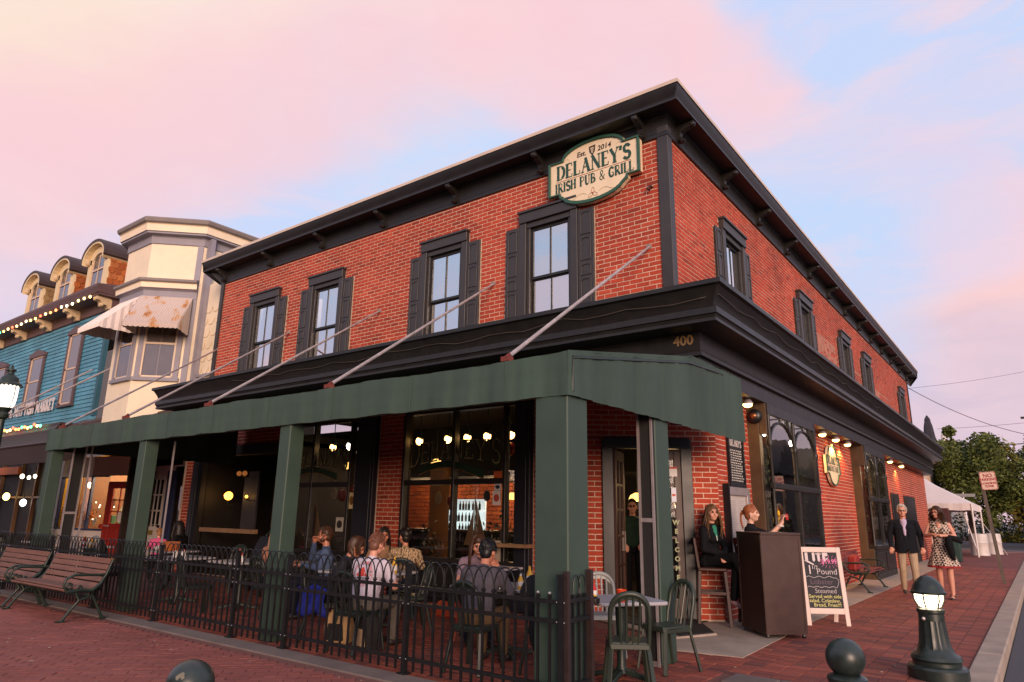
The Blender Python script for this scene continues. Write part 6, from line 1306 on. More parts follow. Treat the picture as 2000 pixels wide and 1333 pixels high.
# mansard and dormers
b=B(); b.prism([(10.9,8.9),(11.5,10.5),(14,10.7),(14,8.9)],(-42,0,0),(0,1,0),ZV,(17.2,0,0)); b.build('mansard_roof',M('roof_shingle','4a3a34',.9,.3,6,.3),bl_)
mSh=[MR('dorm_shingle_orange',['a8582a','b8662f','944a22','bf7440'],.85,.3,14),MR('dorm_shingle_tan',['9a7a50','8a6c46','a5865c'],.85,.3,14)]
def dormer(x,tan):
    y0=9.35; w=.80; h0,h1=8.85,10.15; b=B()
    for s in (-1,1): b.box(x+s*w,y0,h0,x+s*(w-.26),y0+.12,h1)
    out=[(x+w*math.cos(R(a)),h1-.12+.55*math.sin(R(a))) for a in range(0,181,15)]; inn=[(x+(w-.3)*math.cos(R(a)),h1-.2+.36*math.sin(R(a))) for a in range(0,181,15)]
    n=len(out)
    for i in range(n-1): b.prism([out[i],out[i+1],inn[i+1],inn[i]],(0,y0,0),X1,ZV,(0,.12,0))
    b.box(x-.5,y0+.02,h0,x+.5,y0+.1,h0+.12)
    f=b.build('dormer_front',M('dormer_cream','d9c49c',.65,.08,3),bl_)
    b=B(); ro=[(x+(w+.16)*math.cos(R(a)),h1-.02+.62*math.sin(R(a))) for a in range(-8,189,14)]; ri=[(x+(w+.10)*math.cos(R(a)),h1-.08+.58*math.sin(R(a))) for a in range(-8,189,14)]
    for i in range(len(ro)-1): b.prism([ro[i],ro[i+1],ri[i+1],ri[i]],(0,y0-.22,0),X1,ZV,(0,2.0,0))
    b.build('dormer_roof',mBrT,f)
    b=B()
    for i in range(len(ri)-1): b.prism([ri[i],ri[i+1],(x+(ri[i+1][0]-x)*.9,ri[i+1][1]-.06),(x+(ri[i][0]-x)*.9,ri[i][1]-.06)],(0,y0-.2,0),X1,ZV,(0,1.9,0))
    b.build('barge_band',M('dormer_cream','d9c49c',.65,.08,3),f)
    b=B(); slabs(b,Vector((0,y0+.06,0)),X1,NF,[(x-.5,x-.44,h0+.1,h1+.1,0,.03),(x+.44,x+.5,h0+.1,h1+.1,0,.03),(x-.02,x+.02,h0+.1,h1+.1,0,.025),(x-.5,x+.5,h0+.8,h0+.86,0,.04)]); b.build('sash',M('sash_peach','d4b69c',.6),f); b=B(); b.box(x-.5,y0+.08,h0+.1,x+.5,y0+.09,h1+.14); b.build('curtain',M('curtain_lilac','a8a2b0',.8,.12,3),f); pane(Vector((0,y0+.05,0)),X1,NF,x-.48,x+.48,h0+.1,h1+.1,0,mGlassSide,f)
    b=B(); b.box(x+w-.02,y0+.1,h0,x+w+.005,y0+1.6,h1+.05); b.box(x-w,y0+.1,h0,x-w+.02,y0+1.6,h1+.05); b.build('cheek',mSh[tan],f); b=B()
    for j in range(8):
        for i in range(7):
            y=y0+.16+i*.22+(j%2)*.11; z=h1-.08-j*.21; b.add([(x+w+.012,y-.10,z),(x+w+.012,y+.10,z),(x+w+.03,y+.10,z-.16),(x+w+.034,y+.05,z-.22),(x+w+.034,y-.05,z-.22),(x+w+.03,y-.10,z-.16)],[(0,5,4,3,2,1)])
    b.build('fish_scale_shingles',mSh[tan],f,kind='stuff',fix=False)
    for s in (-1,1): B().ball((x+s*(w-.13),y0-.08,h1-.1),(.07,.1,.12),8,6).build('scroll',M('bracket_cream','c9b08c',.6,.15,8),f)
dormer(-25.75,0); dormer(-28.6,0); dormer(-31.5,1)
# far pale roofs
fb=still('far_house','pale far gable end behind the blue shop','house',(-42,14,0)); b=B(); b.box(-46,13,0,-36,18,10.6); b.build('wall',M('far_peach','d9c2ae',.7),fb); b=B(); b.box(-46.3,12.8,10.6,-35.8,18.2,10.8); b.build('roof',mBrT,fb)
ch_=still('roof_hatch','pale roof box above the cornice of the cream building','roof box',(-22,13,9)); b=B(); b.box(-23.6,11.6,9.4,-21.9,13,10.9); b.build('box',M('box_pale','cdbdb0',.7),ch_); b=B(); b.prism([(11.5,10.9),(13.1,10.9),(13.1,11.0),(11.5,11.0)],(-23.7,0,0),(0,1,0),ZV,(1.0,0,0)); b.build('lid',mDkB,ch_)
# ================================================================ the side street
ns=still('parking_sign','leaning post with red lettered no parking sign at the street kerb','street sign',(-.92,20.5,0))
P0=Vector((-.91,20.5,0)); P1=Vector((-.95,20.5,2.2)); tilt=Vector((-.16,0,2.62)).normalized(); b=B(); b.bar(P0,P0+tilt*2.62,.075,.045,up=(0,1,0)); b.build('post',M('post_weathered','5a4f48',.8,.3,6,.3,stretch=(6,6,.6)),ns)
sz=tilt; sxx=Vector((1,0,.06)).normalized(); so_=Vector((-.91,20.45,2.38)); w,h=.165,.215; pts=[]
for cx_,cz_,a0 in ((w-.04,h-.04,0),(-w+.04,h-.04,90),(-w+.04,-h+.04,180),(w-.04,-h+.04,270)): pts+=[(cx_+.04*math.cos(R(a0+a)),cz_+.04*math.sin(R(a0+a))) for a in (0,30,60,90)]
B().prism(pts,so_,sxx,sz,(0,-.006,0)).build('plate',M('sign_buff','d9bfae',.6,.08,8),ns); mSR=M('sign_lettering_red','a03a34',.6)
B().ring([(x*.97,z*.975) for x,z in pts],[(x*.91,z*.93) for x,z in pts],so_+Vector((0,-.0065,0)),sxx,sz,(0,-.002,0)).build('border',mSR,ns)
for t_,s_,dz in (('NO',.12,.12),('PARKING',.085,.03),('LOADING',.065,-.06),('ZONE',.065,-.13)): text(t_,s_,so_+sz*dz+Vector((0,-.0075,0)),sxx,sz,mSR,ns,ext=.001,bold=.003)
# marquee tent
tn=still('white_tent','white peaked marquee tent behind the far corner of the pub','tent',(-4.5,36.5,0)); mTent=M('tent_white','d8ccca',.7,.06,1.5,.1)
x0,x1,y0,y1=-8.2,-2.28,35.0,40.0; b=B(); ap=(-5.3,37.5,4.2); z=2.15
c=[(x0,y0,z),(x1,y0,z),(x1,y1,z),(x0,y1,z)]
for i in range(4):
    A=Vector(c[i]); Bq=Vector(c[(i+1)%4]); n=10; s=len(b.v)
    for k in range(n+1):
        e=A.lerp(Bq,k/n); m_=e.lerp(Vector(ap),.5)-ZV*.12; b.v+=[tuple(e),tuple(m_),ap]
    for k in range(n): q=s+k*3; b.f+=[(q,q+3,q+4,q+1),(q+1,q+4,q+5)]; b.m+=[0,0]
b.build('roof',mTent,tn,smooth=40)
b=B()
for i in range(4):
    A=Vector(c[i]); Bq=Vector(c[(i+1)%4]); n=36; s=len(b.v); nn2=Vector(((Bq-A).y,-(Bq-A).x,0)).normalized()
    for k in range(n+1):
        e=A.lerp(Bq,k/n)+nn2*(.01+.012*math.sin(k*1.7)); b.v+=[tuple(e+ZV*.01),tuple(e-ZV*(.26+.03*abs(math.sin(k*.8))))]
    for k in range(n): q=s+k*2; b.f.append((q,q+2,q+3,q+1)); b.m.append(0)
b.build('valance',mTent,tn,fix=False)
for x,y in ((x0,y0),(x1,y0),(x1,y1),(x0,y1)):
    b=B(); b.tube([(x,y,0),(x,y,2.15)],.035,8); b.build('pole',mWhite,tn)
b=B(); b.tube([(x1,y0+.1,.1),(x1-.5,y0+1.6,2.1)],.03,6); b.tube([(x1+.9,y0+2.4,.05),(x1,y0+.2,1.9)],.012,5); b.build('brace',mWhite,tn)
b=B(); b.box(-7.6,39.2,0,-4.4,39.3,2.0); b.build('back_curtain',M('curtain_maroon','3a2220',.8,.2,2),tn); b=B(); b.box(-3.75,34.4,0,-3.1,35.4,1.95); b.build('side_booth',M('booth_maroon','4a2624',.8,.2,2),tn)
for i,(x,y) in enumerate(((-2.35,37.2),(-1.95,39.2))):
    o=still('ballast_barrel','white ballast barrel '+('nearest the tent corner pole' if i==0 else 'behind the leaning sign post'),'barrel',(x,y,0)); B().lathe([(.36,0),(.36,.04),(.345,.08),(.345,.5),(.36,.53),(.345,.56),(.345,.86),(.33,.9),(.05,.92)],22,(x,y,0)).build('body',M('barrel_white','c9c0bb',.5,.1,4),o,smooth=40)
o=still('trash_bin','dark green bin with orange lid between the walking couple','bin',(-2.75,30.5,0)); b=B(); b.box(-3.0,30.2,0,-2.5,30.7,.95); b.build('body',M('bin_green','1d3a34',.6,.2,3),o,bevel=.02); b=B(); b.box(-2.98,30.1,1.05,-2.6,30.3,1.2); b.build('lid',M('bin_orange','c9742a',.6),o)
# trees
def tree(lab,x,y,h,rad,trunk,cols,n,seed,group=None,cz=.58,shape=1.0,leaf=.16,name='street_tree'):
    o=still(name,lab,'tree',(x,y,0),group); r=random.Random(seed); base=Vector((x,y,0)); b=B()
    b.tube([base,base+Vector((.05,.0,h*.2)),base+Vector((-.05,.1,h*.45)),base+Vector((.1,0,h*.75))],[trunk,trunk*.8,trunk*.55,trunk*.2],8); tips=[]
    for i in range(16):
        a=r.uniform(0,6.28); z0=h*r.uniform(.22,.7); L=rad*r.uniform(.5,.95)*(1.15-.5*z0/h); p=base+Vector((0,0,z0)); q=p+Vector((math.cos(a)*L,math.sin(a)*L,L*r.uniform(.25,.8))); mid=p.lerp(q,.5)+Vector((0,0,.15)); b.tube([p,mid,q],[trunk*.35,trunk*.2,.02],5); tips+=[q,mid]
    b.build('trunk',M('bark','3a2c24',.9,.3,6,.4),o,smooth=50)
    cl=[]
    for i in range(64):
        if i<len(tips): c=tips[i]
        else:
            a=r.uniform(0,6.28); zz=r.uniform(-.95,1); k=math.sqrt(max(0,1-zz*zz))*r.uniform(.55,1); c=base+Vector((math.cos(a)*rad*k*.85,math.sin(a)*rad*k*.85,h*cz+zz*h*.38*shape))
        cl.append((c,rad*(r.uniform(.15,.32) if i<46 else r.uniform(.07,.13))))
        if i>=46: cl[-1]=(base+Vector(((c.x-x)*1.08,(c.y-y)*1.08,h*cz+(c.z-h*cz)*1.06)),cl[-1][1])
    b=B(); per=n//len(cl)
    for c,s in cl:
        for i in range(per):
            p=c+Vector((r.gauss(0,1),r.gauss(0,1),r.gauss(0,.8))).normalized()*s*r.random()**.4; d_=Vector((r.gauss(0,1),r.gauss(0,1),r.gauss(0,.7))).normalized(); e=d_.cross(Vector((r.gauss(0,1),r.gauss(0,1),r.gauss(0,1)))).normalized(); l=leaf*r.uniform(.6,1.2); b.add([p-d_*l,p+e*l*.5,p+d_*l,p-e*l*.5],[(0,1,2,3)])
    b.build('crown',MR('leaf_'+cols[0]+cols[1],cols,.65,.1,3),o,kind='stuff',fix=False); return o
GRN=['4c5822','5c662a','3e481c','6e7432']; DRK=['2c3a22','26341e','38462a']
tree('round green maple tree behind the tent with yellowing side',-3.4,50,7.0,3.3,.2,GRN,26000,1,leaf=.12); tree('dark evergreen tree at the picture edge beyond the maple',3.4,62,7.2,3.6,.25,DRK,11000,2,leaf=.17,name='dark_tree')
tree('yellow tinged tree between maple and dark evergreen',-.9,54,6.4,2.0,.15,['7a7226','8a7a2e','5e6426','96802f'],5000,3,leaf=.14); tree('low dense dark tree far behind the sign post',.8,70,8.4,4.6,.25,DRK,9000,4,leaf=.2,name='dark_tree'); tree('broad dark tree far behind the tent roof',-7.5,72,8.0,5.4,.25,DRK,9000,5,leaf=.2,name='dark_tree')
def shrubs(lab,x,y,sx,sy,h,cols,n,seed,nm='shrub_bed'):
    b=B(); r=random.Random(seed)
    for i in range(n):
        p=Vector((x+r.gauss(0,sx),y+r.gauss(0,sy),abs(r.gauss(0,h*.45)))); d_=Vector((r.gauss(0,1),r.gauss(0,1),r.gauss(0,1))).normalized(); e=d_.cross(Vector((r.gauss(0,1),r.gauss(0,1),1))).normalized(); l=.14*r.uniform(.6,1.3); b.add([p-d_*l,p+e*l*.5,p+d_*l,p-e*l*.5],[(0,1,2,3)])
    o=b.build(nm,MR('leaf_'+cols[0]+cols[1],cols,.7,.1,3),None,label=lab,cat='shrubs',kind='stuff',fix=False); return o
shrubs('dark shrubs under the trees beyond the crossing',-1,64,4,1.2,2.4,DRK,3500,3); shrubs('yellow flowering bed beyond the crossing',-1.2,62.5,.9,.4,.9,['a08a26','8a7a2a','5a6426'],700,4,'flower_bed'); shrubs('pink and white flower bed at the picture edge',2.2,62.5,1.2,.4,.8,['9a5a5a','b08a86','4a5a2a'],700,5,'flower_bed')
o=still('yellow_planter','yellow planter box beyond the crossing at picture edge','planter',(.1,58,0)); B().lathe([(.5,0),(.55,.05),(.5,.6),(.56,.65),(.5,.7)],12,(.35,58,0)).build('tub',M('tub_yellow','c9a02a',.6),o)
o=still('street_name_sign','small white street name sign before the maple','street sign',(-2.7,46,0)); b=B(); b.tube([(-3.3,46,0),(-3.3,46,3.0)],.025,6); b.build('pole',mAlu,o); b=B(); b.box(-3.85,45.97,2.75,-2.75,46.03,2.92); b.build('plate',M('plate_grey','8a8884',.6),o)
# church spire
cs=still('church_spire','dark slate church spire with pale belfry beyond the pub roof','church',(-16,110,0)); c=onp=None
d_=pdir(1813,836); t=112/d_.y; p=EYE+d_*t; px_=t/1330.74
b=B(); b.lathe([(1.9,p.z-6),(.72,p.z-1.3),(.55,p.z+.2),(.36,p.z+1.0),(.40,p.z+1.05),(.30,p.z+1.35),(.06,p.z+1.75)],6,(p.x,p.y,0)); b.build('spire',M('slate_dark','2a2830',.8,.2,2),cs); b=B(); b.box(p.x-.4,p.y-2.4,0,p.x+2.6,p.y+3,p.z-2.1); b.build('belfry',M('belfry_pale','c9b8a4',.8,.1,1),cs); b=B(); b.lathe([(.4,0),(.4,p.z-2.5),(.3,p.z-1.4),(.05,p.z-.7)],8,(p.x+1.9,p.y-2.6,0)); b.build('pinnacle',M('pinnacle_white','d2c6bc',.7),cs); b=B(); b.box(p.x+.3,p.y-2.45,p.z-4.4,p.x+.8,p.y-2.38,p.z-2.6); b.build('louvre',mDkB,cs)
hs=still('far_white_house','pale far house behind the tent roof','house',(-9,48,0)); b=B(); b.box(-13,46,0,-5.0,56,5.3); b.build('wall',M('house_peach','cdb29c',.8,.1,1),hs); b=B(); b.prism([(-13.4,5.3),(-4.6,5.3),(-9,8.0)],(0,45.6,0),X1,ZV,(0,11,0)); b.build('roof',M('house_roof','5a4a42',.9,.2,2),hs)
for i in range(4): b=B(); b.box(-8.6+i*.9,45.93,3.6,-8.1+i*.9,45.99,4.7); b.build('window',mDkB,hs)
fh_=still('far_roof_house','low far house roof at the picture edge behind dark trees','house',(9,90,0)); b=B(); b.box(5,88,0,16,98,7.2); b.build('wall',M('house_peach','cdb29c',.8,.1,1),fh_); b=B(); b.prism([(4.5,7.2),(16.5,7.2),(10.5,10)],(0,87.5,0),X1,ZV,(0,11,0)); b.build('roof',M('house_roof','5a4a42',.9,.2,2),fh_)
up=still('utility_pole','far utility pole with crossarm at the picture edge','utility pole',(1.6,80,0)); b=B(); b.tube([(1.2,80,0),(1.2,80,11.4)],.13,8); b.build('shaft',M('pole_wood','3a3030',.9),up); b=B(); b.box(-.3,79.9,10.9,2.7,80.1,11.1); b.build('crossarm',M('pole_wood','3a3030',.9),up)
# overhead wires
def wire(pa,da,pb,db,sagm,lab,r_=.02):
    A=EYE+pdir(*pa)*da; Bq=EYE+pdir(*pb)*db; pts=[A.lerp(Bq,i/24)-ZV*(4*sagm*(i/24)*(1-i/24)) for i in range(25)]; B().tube(pts,r_,5).build('overhead_wire',M('wire_dark','5a5460',.6),None,label=lab,cat='wire',group=None)
wire((1774,758),36,(2040,855),40,.35,'sagging overhead wire from the pub corner to the picture edge',.016); wire((1774,759),36,(2040,718),44,.1,'thin faint wire rising from the pub corner',.008); wire((1958,870),85,(2060,862),80,.0,'dark distant wire above the dark evergreen',.05); wire((1830,838),80,(2040,822),80,.1,'faint distant wire crossing above the maple',.018)
# houses over the road, mirrored in the side windows
oh=still('opposite_house','long dark row of houses across the street mirrored in the side windows','house',(15,70,0)); b=B(); b.box(11,42,0,20,124,5.2); b.build('wall',M('opposite_grey','5a5452',.8,.2,1),oh); b=B()
for i in range(9): b.prism([(42+i*9,5.2),(51+i*9,5.2),(46.5+i*9,8.4)],(10.6,0,0),(0,1,0),ZV,(9,0,0))
b.build('roof',M('opposite_roof','3a3638',.9,.2,2),oh)
or_=still('opposite_shops','dim row of shops across the plaza mirrored in the pub windows','shops',(-28,-20,0)); b=B()
for i in range(8): b.box(-64+i*8.4,-26,0,-64+i*8.4+8.3,-18+.4*(i%3),8.2+.9*(i%3))
b.build('wall',M('opposite_brown','4a3c36',.85,.2,1),or_); b=B()
for i in range(24): b.box(-63.4+i*2.8,-17.55,3.4,-62.2+i*2.8,-17.2,5.0)
b.build('window',mDkB,or_)
# ================================================================ people
from mathutils.bvhtree import BVHTree
SKIN=[M('skin_fair','c98f78',.5,.08,12),M('skin_tan','b5765c',.5,.08,12),M('skin_pale','d3a48e',.5,.08,12)]
mEye=M('eye_dark','241a16',.3); mLip=M('lip','a0564c',.5); mShoeD=M('shoe_dark','2a2321',.6); mSole=M('shoe_pale','b9a9a6',.7)
def cloth(name,h,bump=.35,noise=.14): return M(name,h,.9,noise,9,bump,spec=.2)
def rotm(yaw,pitch,roll=0): return Matrix.Rotation(R(yaw),3,'Z')@Matrix.Rotation(R(-pitch),3,'X')@Matrix.Rotation(R(roll),3,'Y')
class Fig:
    def __init__(s): s.p=[]
    def cap(s,a,b,ra,rb,t): s.p.append(('c',Vector(a),Vector(b),ra,rb,t,None))
    def ell(s,c,r,t,rot=None): s.p.append(('e',Vector(c),Vector(r),0,0,t,rot))
    def mesh(s,vox,sm=3):
        b=B()
        for k,a,q,ra,rb,t,rot in s.p:
            if k=='c': b.cap(a,q,ra,rb,10)
            else: b.ball(a,tuple(q),14,10,rot=rot)
        me=bpy.data.meshes.new('body'); me.from_pydata(b.v,[],b.f); o=bpy.data.objects.new('body_src',me); COL.objects.link(o)
        m=o.modifiers.new('r','REMESH'); m.mode='VOXEL'; m.voxel_size=vox; m2=o.modifiers.new('s','SMOOTH'); m2.factor=.5; m2.iterations=sm
        bpy.context.view_layer.update(); out=bpy.data.meshes.new_from_object(o.evaluated_get(bpy.context.evaluated_depsgraph_get())); bpy.data.objects.remove(o); bpy.data.meshes.remove(me)
        return out
    def paint(s,me,tags):
        n=len(me.polygons); c=np.empty(n*3); me.polygons.foreach_get('center',c); c=c.reshape(n,3); best=np.full(n,1e9); idx=np.zeros(n,dtype=np.int32)
        for k,a,q,ra,rb,t,rot in s.p:
            if k=='c':
                A=np.array(a); d=np.array(q)-A; l=d@d; tt=np.clip(((c-A)@d)/(l+1e-12),0,1); dist=np.linalg.norm(c-A-tt[:,None]*d,axis=1)-(ra+(rb-ra)*tt)
            else:
                x=c-np.array(a)
                if rot is not None: x=x@np.array(rot)
                r=np.array(q); w=np.linalg.norm(x/r,axis=1); dist=(w-1)*r.min()
            if t in ('eye','lip','brow','button'): dist=dist-.0015
            mk=dist<best; best[mk]=dist[mk]; idx[mk]=tags.index(t)
        me.polygons.foreach_set('material_index',idx); me.polygons.foreach_set('use_smooth',[True]*n)
def person(label,loc,rz,P):
    g=P.get; s=g('s',.96); F=Fig(); sit=g('sit',True); hz=g('hz',.46 if sit else .92); lean=R(g('lean',8)); tilt=R(g('side',0)); fem=g('fem',False)
    T={'skin':SKIN[g('skin',0)],'eye':mEye,'lip':g('lipm',mLip),'brow':g('hairm')}
    T.update(g('mats')); top=g('top','top')
    ax=Vector((math.sin(tilt),math.sin(lean)*math.cos(tilt),math.cos(lean)*math.cos(tilt)))
    tw=R(g('twist',0)); X=Vector((math.cos(tw),math.sin(tw),0)); Yv=Vector((-math.sin(tw),math.cos(tw),0))
    hip=Vector((0,0,hz)); wst=hip+ax*.17; ch=hip+ax*.34; nk=hip+ax*.50; hw=.088 if not fem else .085; sw=g('sw',.185 if not fem else .16); bulk=g('bulk',1.0)
    bot=g('bot','bot')
    hb=g('hiptag',bot); F.cap(hip-X*hw*.9,hip+X*hw*.9,.105*bulk,.105*bulk,hb); F.ell(hip+Vector((0,-.035,.0)),(.15*bulk,.12*bulk,.12),hb); F.cap(hip+ax*.08,wst,.12*bulk,.108*bulk if not fem else .095,top)
    for sx in (-1,1): F.cap(hip+X*sx*.05+ax*.05,ch+X*sx*.065,(.102 if not fem else .078)*bulk,(.104 if not fem else .085)*bulk,top)
    F.cap(wst-X*.045,wst+X*.045,.10*bulk,.10*bulk,top) if not fem else F.cap(wst-X*.04,wst+X*.04,.085,.085,top)
    F.cap(ch-X*.075,ch+X*.075,.108*bulk,.108*bulk,top); F.cap(ch+ax*.1-X*(sw-.06),ch+ax*.1+X*(sw-.06),.072,.072,top)
    F.cap(ch+ax*.06,nk-ax*.01,.085,.062,top)
    if fem:
        for sx in (-1,1): F.ell(ch+X*sx*.065+Yv*.085-ax*.02,(.062,.058,.062),top)
    F.cap(nk-ax*.03,nk+ax*.08,.054 if not fem else .047,.048 if not fem else .042,'skin')
    hr=rotm(g('yaw',0)+math.degrees(tw),g('pitch',5),g('roll',0)); hc=nk+ax*.085+hr@Vector((0,.02,.085)); k=.97 if fem else 1.0
    E=lambda p,r,t: F.ell(hc+hr@(Vector(p)*k),[q*k for q in r],t,hr)
    E((0,-.008,.018),(.074,.095,.098),'skin'); E((0,.025,-.04),(.058,.068,.075),'skin'); E((0,.052,-.078),(.034,.036,.028),'skin'); E((0,.094,-.018),(.013,.020,.022),'skin'); E((0,.10,-.026),(.014,.012,.011),'skin'); E((0,.086,.012),(.010,.014,.03),'skin')
    for sx in (-1,1):
        E((sx*.076,-.005,-.012),(.012,.022,.034),'skin'); E((sx*.031,.0835,.010),(.0125,.007,.006),'eye'); E((sx*.032,.0865,.030),(.018,.007,.004),'brow'); E((sx*.042,.062,-.028),(.024,.024,.024),'skin')
    E((0,.0835,-.056),(.019,.008,.0065),'lip')
    # arms
    sh=[ch+ax*.1+X*sx*sw for sx in (-1,1)]
    el=g('el',[(-.25,.12,hz+.24),(.25,.12,hz+.24)]); wr=g('wr',[(-.12,.36,hz+.27),(.12,.36,hz+.27)]); slv=g('sleeve','short'); fd=g('fd',[None,None])
    for i,sx in enumerate((-1,1)):
        S_,El,Wr=sh[i],Vector(el[i]),Vector(wr[i]); ar=.052 if not fem else .044
        if slv=='short': F.cap(S_,S_.lerp(El,.62),ar+.014,ar+.012,top); F.cap(S_.lerp(El,.4),El,ar-.004,ar-.010,'skin'); F.cap(El,Wr,ar-.010,.027,'skin')
        elif slv=='none': F.cap(S_,El,ar,ar-.008,'skin'); F.cap(El,Wr,ar-.008,.026,'skin')
        else: F.cap(S_,El,ar+.014,ar+.006,top); F.cap(El,El.lerp(Wr,.94),ar+.006,.036,top); F.cap(El.lerp(Wr,.85),Wr,.027,.027,'skin')
        d=Vector(fd[i]).normalized() if fd[i] else (Wr-El).normalized(); side=g('ps',[None,None])[i]; side=Vector(side).normalized() if side else d.cross(Vector((0,0,1)))*(1 if i else -1)
        if side.length<.1: side=Vector((1,0,0))
        side.normalize(); nrm=d.cross(side); sgn=-1 if nrm.z>0 else 1; nrm=nrm*sgn; cu=g('curl',.5)
        F.cap(Wr,Wr+d*.03,.026,.028,'skin'); F.ell(Wr+d*.055,(.018,.018,.018),'skin')
        for q in range(4):
            o_=side*(-.027+.018*q); b0=Wr+d*.05+o_*.8; b1=Wr+d*.088+o_; L=(.05,.058,.054,.042)[3-q]; F.cap(b0,b1,.0135,.0115,'skin'); m_=b1+(d*math.cos(cu)+nrm*math.sin(cu))*L*.55; e_=m_+(d*math.cos(cu*2)+nrm*math.sin(cu*2))*L*.55; F.cap(b1,m_,.011,.0098,'skin'); F.cap(m_,e_,.0098,.0085,'skin')
        tb=Wr+d*.02-side*.022; t1=tb+(d*.7-side*.7+nrm*.3).normalized()*.042; F.cap(tb,t1,.0145,.012,'skin'); F.cap(t1,t1+(d*.9+nrm*.4).normalized()*.03,.0115,.0095,'skin')
    # legs
    kn=g('kn',[(-.12,.42,hz+.02),(.12,.42,hz+.02)] if sit else [(-.095,.03,.49),(.095,.02,.49)]); an=g('an',[(-.12,.40,.08),(.12,.40,.08)] if sit else [(-.1,0,.085),(.1,0,.085)]); bare=g('bare',False); shoe=g('shoe','shoe'); ft=g('ft',[(0,1,0),(0,1,0)])
    for i,sx in enumerate((-1,1)):
        h_=hip+X*sx*hw; Kn,An=Vector(kn[i]),Vector(an[i]); lt='skin' if bare else bot; q=0 if bare else .012
        F.cap(h_,Kn,.088*bulk if not fem else .085,.056+q,bot if not bare else 'skin'); F.cap(Kn,Kn.lerp(An,.35),.054+q,.054+q,lt); F.cap(Kn.lerp(An,.35),An if bare else Kn.lerp(An,.94),.054+q,.034+q*1.6,lt)
        if not bare: F.cap(Kn.lerp(An,.9),An,.032,.034,g('sock','skin'))
        fv=Vector(ft[i]).normalized(); dn=Vector((0,0,-1)); F.cap(An-fv*.035+dn*.04,An+fv*.05+dn*.045,.036,.036,shoe); F.cap(An+fv*.04+dn*.045,An+fv*.15+dn*.055,.038,.027,shoe if not g('sandal') else 'skin')
        if g('sandal'):
            F.cap(An-fv*.05+dn*.078,An+fv*.17+dn*.078,.03,.03,'shoe'); F.cap(An+fv*.1+dn*.03-Vector((.045,0,0)),An+fv*.1+dn*.03+Vector((.045,0,0)),.014,.014,'shoe'); F.cap(An-Vector((.036,0,0)),An+Vector((.036,0,0)),.014,.014,'shoe')
    if g('extra'): g('extra')(F,dict(hip=hip,wst=wst,ch=ch,nk=nk,ax=ax,X=X,Y=Yv,hc=hc,hr=hr,sh=sh))
    tags=list(T.keys()); me=F.mesh(g('vox',.0085),2); me.materials.clear()
    for t in tags: me.materials.append(T[t])
    F.paint(me,tags); o=bpy.data.objects.new('person',me); put(o,None,label,'person',g('group'),None,loc,rz); o.scale=(s,s,s)
    # hair
    H=g('hair','short'); hm=g('hairm'); b=B(); r=random.Random(int(abs(loc[0])*100)); sk=lambda th,ph,f=1.05: hc+hr@(Vector((.077*math.sin(th)*math.sin(ph),-.008+.099*math.sin(th)*math.cos(ph),.018+.103*math.cos(th)))*f*k)
    if H!='bald':
        cr=(.080,.094,.088) if H=='short' else (.081,.100,.096)
        b.ball(hc+hr@Vector((0,-.022,.036)),cr,18,12,rot=hr); b.ball(hc+hr@Vector((0,-.045,-.012)),(.069,.060,.085),14,10,rot=hr)
        if H=='short':
            for i in range(240):
                ph=r.uniform(0,6.283); th=r.uniform(.05,1.75 if abs((ph+math.pi)%6.283-math.pi)>1.1 else .75); p=sk(th,ph,1.07); q=sk(th+.22,ph+r.uniform(-.25,.25),1.11); b.tube([p,p.lerp(q,.5)+(p-hc)*.05,q],[.009,.008,.003],5)
        elif H in('long','bob','wavy','curly','pony','bun'):
            L={'long':.34,'bob':.12,'wavy':.40,'curly':.24,'pony':.0,'bun':0}[H]*g('hl',1); N=120
            for i in range(N):
                ph=(i/N)*6.283+r.uniform(-.03,.03); f=abs((ph+math.pi)%6.283-math.pi)   # 0 front
                if f<.95: continue
                if H in('pony','bun'):
                    end=hc+hr@Vector((0,-.125,.05 if H=='bun' else .0)); pts=[sk(.25,ph),sk(.8,ph,1.07),sk(1.2,ph if f>1.5 else ph,1.07)]; pts=[p.lerp(end,t) for p,t in zip(pts,(0,.06,.25))]+[end]; b.tube(pts,[.012,.013,.012,.012],5); continue
                tm=1.45 if f<1.6 else 1.75; p0=sk(.12,ph*.6+(math.pi*.4 if ph>0 else 0),1.05); pts=[sk(.08,ph,1.06)]+[sk(tm*t,ph,1.08+.05*t) for t in (.35,.65,1.0)]; e=pts[-1]; out=(e-hc); out.z=0; out.normalize(); wv=r.uniform(0,6.28); l=L*r.uniform(.8,1.08)*(1 if f>1.3 else .92); n=7
                for j in range(1,n+1):
                    t=j/n; w=(.014 if H=='wavy' else .03 if H=='curly' else .004)*math.sin(t*(9 if H!='curly' else 16)+wv); sd=Vector((-out.y,out.x,0)); bk=-.05*t if H!='curly' else .03*t
                    pts.append(e+Vector((0,0,-l*t))+out*((.012 if H=='bob' else .055 if H=='wavy' else .035)*math.sin(t*2.2)+bk*.3+w)+sd*w+ax*0-Vector((0,lean*.0,0)))
                b.tube(pts,[.011]*4+[.011-.008*(j/n) for j in range(1,n+1)],5)
            for i in range(50):
                ph=r.uniform(-1.1,1.1); p=sk(.10,ph*.3,1.06); sgn=1 if ph>0 else -1; b.tube([sk(.05,ph,1.06),sk(.5,sgn*(.35+abs(ph)*.5),1.09),sk(.95,sgn*(.95+abs(ph)*.2),1.10),sk(1.35,sgn*(1.25+abs(ph)*.2),1.08)],[.010,.011,.011,.006],5)
